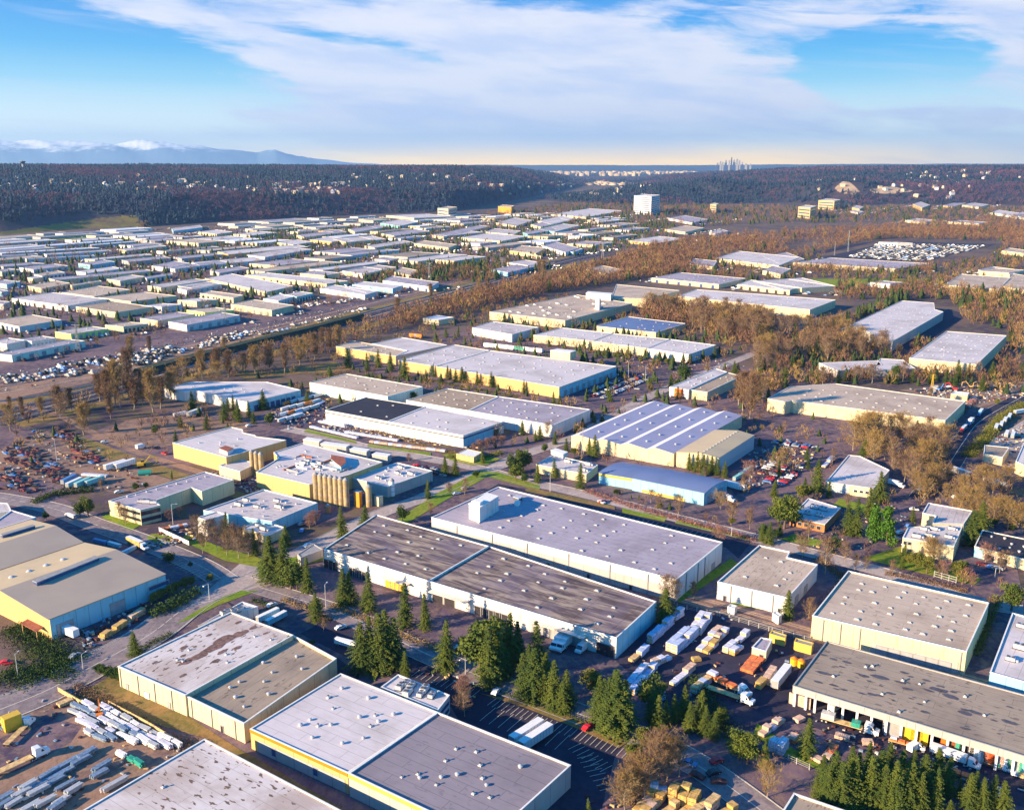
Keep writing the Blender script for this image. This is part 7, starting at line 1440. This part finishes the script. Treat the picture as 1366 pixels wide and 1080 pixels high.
# ------------------------------------------------------------------ labels: nearest landmark, side, order
NEAR = [('the long mottled warehouse',(640,780)),('the lavender warehouse',(770,710)),('the patched white roof',(290,860)),('the tan gabled shed',(90,770)),('the orange banded warehouse',(440,960)),('the small parking lot',(620,915)),('the row of parking bays',(730,960)),('the timber yard',(920,880)),('the grey timber shed',(1200,930)),('the grey roof corner at the bottom',(1090,1068)),
 ('the small square warehouse',(1025,765)),('the large cream walled warehouse',(1200,815)),('the cream two part office',(1250,700)),('the brick walled office',(1090,680)),('the five cornered workshop',(1145,630)),('the arched blue shed',(880,640)),('the sawtooth shed',(880,570)),('the seven silos',(445,650)),('the low factory',(350,680)),('the L shaped office',(230,660)),
 ('the white doored warehouse',(550,560)),('the rust and lavender roofs',(660,545)),('the huge yellow walled white roof',(660,490)),('the tan and white roofs',(530,465)),('the three joined white roofs',(830,455)),('the curved front white warehouse',(310,520)),('the scrap yard',(70,620)),('the highway',(250,490)),('the highway bend at the left edge',(20,545)),('the concrete junction',(320,785)),('the bare thicket at the bottom',(870,1040)),('the steel yard',(60,1000)),('the road corner',(130,890)),('the dark roofed office',(1320,730)),('the wide beige roof',(1160,535)),('the showroom',(945,510)),('the patched workshop',(755,615)),('the asphalt road',(180,715)),('the street behind the silos',(570,655)),('the pale junction',(650,615)),('the railway track',(960,810)),('the yellow factory corner',(280,590)),('the meadow',(380,490)),('the right hand road',(1280,600)),('the district firs',(620,362))]
NUM = ['nearest','second nearest','third nearest','fourth nearest','fifth nearest','sixth nearest','seventh nearest','eighth nearest']
grp = {}
for o, look, pool, pos in AUTO:
    px, py = proj(pos); LS = NEAR if pool == 'near' else LAND
    nm, (lx, ly) = min(LS, key=lambda q: (q[1][0]-px)**2+((q[1][1]-py)*2.2)**2); dx, dy = px-lx, (py-ly)*2.2
    side = ('right of' if dx > 0 else 'left of') if abs(dx) > abs(dy) else ('in front of' if dy > 0 else 'behind')
    grp.setdefault((look, side, nm), []).append((math.hypot(dx, dy), o))
for (look, side, nm), L_ in grp.items():
    L_.sort(key=lambda t: t[0])
    for i, (d, o) in enumerate(L_): o['label'] = f'{look} {side} {nm}'+('' if len(L_) == 1 else ', '+(NUM[i] if i < 8 else 'farther off'))
    if len(L_) > 8 or 'tree' in look or 'fir' in look or 'pine' in look or 'poplar' in look:
        for d, o in L_: o['group'] = o.get('group') or f'{look.replace("tall ","").replace("small ","")} trees {side} {nm}'
# ------------------------------------------------------------------ sky, sun, air, camera
SUN_EL, SUN_AZ = math.radians(17.5), math.radians(270-25)      # azimuth clockwise from +Y (the viewing direction)
w = bpy.data.worlds.new('World'); SC.world = w; w.use_nodes = True; t = w.node_tree; t.nodes.clear()
out = t.nodes.new('ShaderNodeOutputWorld'); bg = t.nodes.new('ShaderNodeBackground'); bg.inputs['Strength'].default_value = .10
sky = t.nodes.new('ShaderNodeTexSky'); sky.sky_type = 'NISHITA'; sky.sun_disc = False; sky.sun_elevation = SUN_EL; sky.sun_rotation = SUN_AZ; sky.air_density = 1.; sky.dust_density = .3; sky.ozone_density = 2.5; sky.altitude = 200
class WN(NT):
    def __init__(s): s.t = t
k = WN(); dirv = k.n('ShaderNodeTexCoord').outputs['Generated']; sp = k.n('ShaderNodeSeparateXYZ'); k.l(dirv, sp.inputs[0])
def M(op, a, b=0., c=0.):
    nd = k.n('ShaderNodeMath', operation=op)
    for s, v in zip(nd.inputs, (a, b, c)):
        if isinstance(v, (int, float)): s.default_value = v
        else: k.l(v, s)
    return nd.outputs[0]
az = M('ARCTAN2', sp.outputs[0], sp.outputs[1]); el = M('ARCSINE', sp.outputs[2])          # radians, 0 = viewing direction
def comb(x, y, z=0.):
    c = k.n('ShaderNodeCombineXYZ')
    for s, v in zip(c.inputs, (x, y, z)):
        if isinstance(v, (int, float)): s.default_value = v
        else: k.l(v, s)
    return c.outputs[0]
warp = k.noise(comb(M('MULTIPLY', az, 3.), M('MULTIPLY', el, 14.)), 1., 3, .5); wv = M('MULTIPLY', M('SUBTRACT', warp, .5), .10)
tilt = M('ADD', el, M('MULTIPLY', az, .10)); azw = M('ADD', az, wv); elw = M('ADD', tilt, M('MULTIPLY', wv, .35))
f1 = k.noise(comb(M('MULTIPLY', azw, 5.), M('MULTIPLY', elw, 34.)), 1., 7, .6, .6)           # streaky cirrus
f2 = k.noise(comb(M('MULTIPLY', azw, 16.), M('MULTIPLY', elw, 90.)), 1., 7, .65, .5)
rag1 = M('SUBTRACT', k.noise(comb(M('MULTIPLY', az, 9.), M('MULTIPLY', el, 40.), 7.), 1., 6, .6, .5), .5); rag2 = M('SUBTRACT', k.noise(comb(M('MULTIPLY', az, 7.), M('MULTIPLY', el, 30.), 11.), 1., 6, .62, .5), .5)
def blob(a0, e0, ra, re, s=0.):
    x = M('DIVIDE', M('SUBTRACT', M('ADD', az, M('MULTIPLY', rag1, .10)), a0), ra); y = M('DIVIDE', M('SUBTRACT', M('ADD', M('ADD', el, M('MULTIPLY', rag2, .05)), M('MULTIPLY', M('SUBTRACT', az, a0), s)), e0), re)
    return M('SUBTRACT', 1., M('MINIMUM', 1., M('ADD', M('MULTIPLY', x, x), M('MULTIPLY', y, y))))
def A_(px): return math.atan((px-683)/FL)
def E_(py): return PIT-math.atan((py-540)/FL) if py > 540 else PIT+math.atan((540-py)/FL)-2*PIT+PIT
def el_of(py): return -PIT+math.atan((540-py)/FL)
dens = M('MULTIPLY', blob(A_(600), el_of(85), .36, .10, .10), 1.05)
dens = M('ADD', dens, M('MULTIPLY', blob(A_(800), el_of(120), .34, .08, .03), .75)); dens = M('ADD', dens, M('MULTIPLY', blob(A_(1120), el_of(20), .16, .04), .75)); dens = M('ADD', dens, M('MULTIPLY', blob(A_(1330), el_of(110), .13, .10), .70)); dens = M('ADD', dens, M('MULTIPLY', blob(A_(180), el_of(10), .16, .03), .35)); dens = M('ADD', dens, M('MULTIPLY', blob(A_(620), el_of(180), .42, .035), .35))
hole = M('MULTIPLY', blob(A_(1165), el_of(95), .095, .045, -.1), 1.1); dens = M('SUBTRACT', dens, hole); dens = M('SUBTRACT', dens, M('MULTIPLY', blob(A_(560), el_of(70), .17, .016, .16), .9))
dens = M('SUBTRACT', dens, M('MULTIPLY', blob(A_(90), el_of(110), .21, .08, .0), .9))
aw = M('ADD', M('ADD', dens, M('MULTIPLY', M('SUBTRACT', f1, .5), 2.3)), M('MULTIPLY', M('SUBTRACT', f2, .5), 1.0))
cloud = M('MULTIPLY', k.ramp(aw, .06, .82), k.ramp(el, .0, .055, .15, 1.)); high = k.ramp(el, .17, .34, 1., .08); cloud = M('MULTIPLY', cloud, high)
cirrus = M('MULTIPLY', k.ramp(k.noise(comb(M('MULTIPLY', azw, 4.), M('MULTIPLY', elw, 60.), 3.), 1., 6, .6, .4), .5, .8), .45); cloud = M('MAXIMUM', cloud, cirrus)
shade = k.ramp(k.noise(comb(M('MULTIPLY', azw, 7.), M('MULTIPLY', elw, 38.), 5.), 1., 5, .6), .38, .66)
# the photograph's deep cyan air, pale and yellow close to the horizon
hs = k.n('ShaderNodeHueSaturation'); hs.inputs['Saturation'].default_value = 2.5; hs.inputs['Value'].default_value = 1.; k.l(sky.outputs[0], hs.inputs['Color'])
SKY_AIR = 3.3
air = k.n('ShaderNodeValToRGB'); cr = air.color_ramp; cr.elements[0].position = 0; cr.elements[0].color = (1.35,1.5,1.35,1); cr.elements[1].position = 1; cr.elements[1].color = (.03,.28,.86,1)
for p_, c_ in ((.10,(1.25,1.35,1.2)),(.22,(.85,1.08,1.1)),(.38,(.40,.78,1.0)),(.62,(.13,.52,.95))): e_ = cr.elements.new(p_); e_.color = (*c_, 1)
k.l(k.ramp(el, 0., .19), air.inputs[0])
def cmul(c, f):
    nd = k.n('ShaderNodeVectorMath', operation='SCALE'); k.l(c, nd.inputs[0])
    if isinstance(f, float): nd.inputs['Scale'].default_value = f
    else: k.l(f, nd.inputs['Scale'])
    return nd.outputs[0]
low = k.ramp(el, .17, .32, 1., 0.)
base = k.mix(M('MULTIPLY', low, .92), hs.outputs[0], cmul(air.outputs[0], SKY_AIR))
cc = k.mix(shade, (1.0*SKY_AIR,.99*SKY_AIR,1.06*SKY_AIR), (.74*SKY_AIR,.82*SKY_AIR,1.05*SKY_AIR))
front = k.ramp(M('ABSOLUTE', az), .85, 1.7, 1., 0.)          # cloud and bright air kept ahead; unseen sky behind left clear for bluer fill
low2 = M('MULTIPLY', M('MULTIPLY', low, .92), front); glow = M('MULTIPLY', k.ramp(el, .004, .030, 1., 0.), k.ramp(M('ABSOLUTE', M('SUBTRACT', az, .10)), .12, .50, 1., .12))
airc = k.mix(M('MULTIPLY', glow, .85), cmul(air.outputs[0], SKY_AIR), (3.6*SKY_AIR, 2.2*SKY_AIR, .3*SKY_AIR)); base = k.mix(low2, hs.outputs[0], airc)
fin = k.mix(M('MULTIPLY', M('MULTIPLY', cloud, .93), front), base, cc)
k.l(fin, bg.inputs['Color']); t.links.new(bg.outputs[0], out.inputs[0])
s = bpy.data.lights.new('sun', 'SUN'); s.energy = 5.; s.angle = math.radians(.5); s.color = (1., .74, .42); so = bpy.data.objects.new('sun', s); COL.objects.link(so)
sv = Vector((math.sin(SUN_AZ)*math.cos(SUN_EL), math.cos(SUN_AZ)*math.cos(SUN_EL), math.sin(SUN_EL))); so.rotation_euler = sv.to_track_quat('Z', 'Y').to_euler()
if HAZE:
    hm_ = bpy.data.materials.new('haze'); hm_.use_nodes = True; ht = hm_.node_tree; ht.nodes.clear(); ho = ht.nodes.new('ShaderNodeOutputMaterial'); hv = ht.nodes.new('ShaderNodeVolumePrincipled')
    hv.inputs['Color'].default_value = (.30,.55,1,1); hv.inputs['Density'].default_value = HAZE; hv.inputs['Anisotropy'].default_value = .2; ht.links.new(hv.outputs[0], ho.inputs['Volume']); MATS['haze'] = hm_
    b = MB(); R_ = 45500.; b.box((0,0,-22), (2*R_,2*R_,1600), bottom=True); tag(b.build('haze', 'haze'), 'thin blue winter haze over the valley', 'haze', None, 'stuff')
cam = bpy.data.cameras.new('camera'); co = bpy.data.objects.new('camera', cam); COL.objects.link(co); co.location = (0,0,HC); co.rotation_euler = (math.pi/2-PIT, 0, 0)
cam.sensor_fit = 'HORIZONTAL'; cam.sensor_width = 36; cam.lens = 36*FL/1366; cam.clip_start = 1; cam.clip_end = 250000; SC.camera = co
SC.view_settings.view_transform = 'Standard'; SC.view_settings.look = 'None'; SC.view_settings.gamma = 1; SC.view_settings.exposure = EXPO
SC.cycles.max_bounces = 4; SC.cycles.volume_bounces = 0; SC.cycles.diffuse_bounces = 2
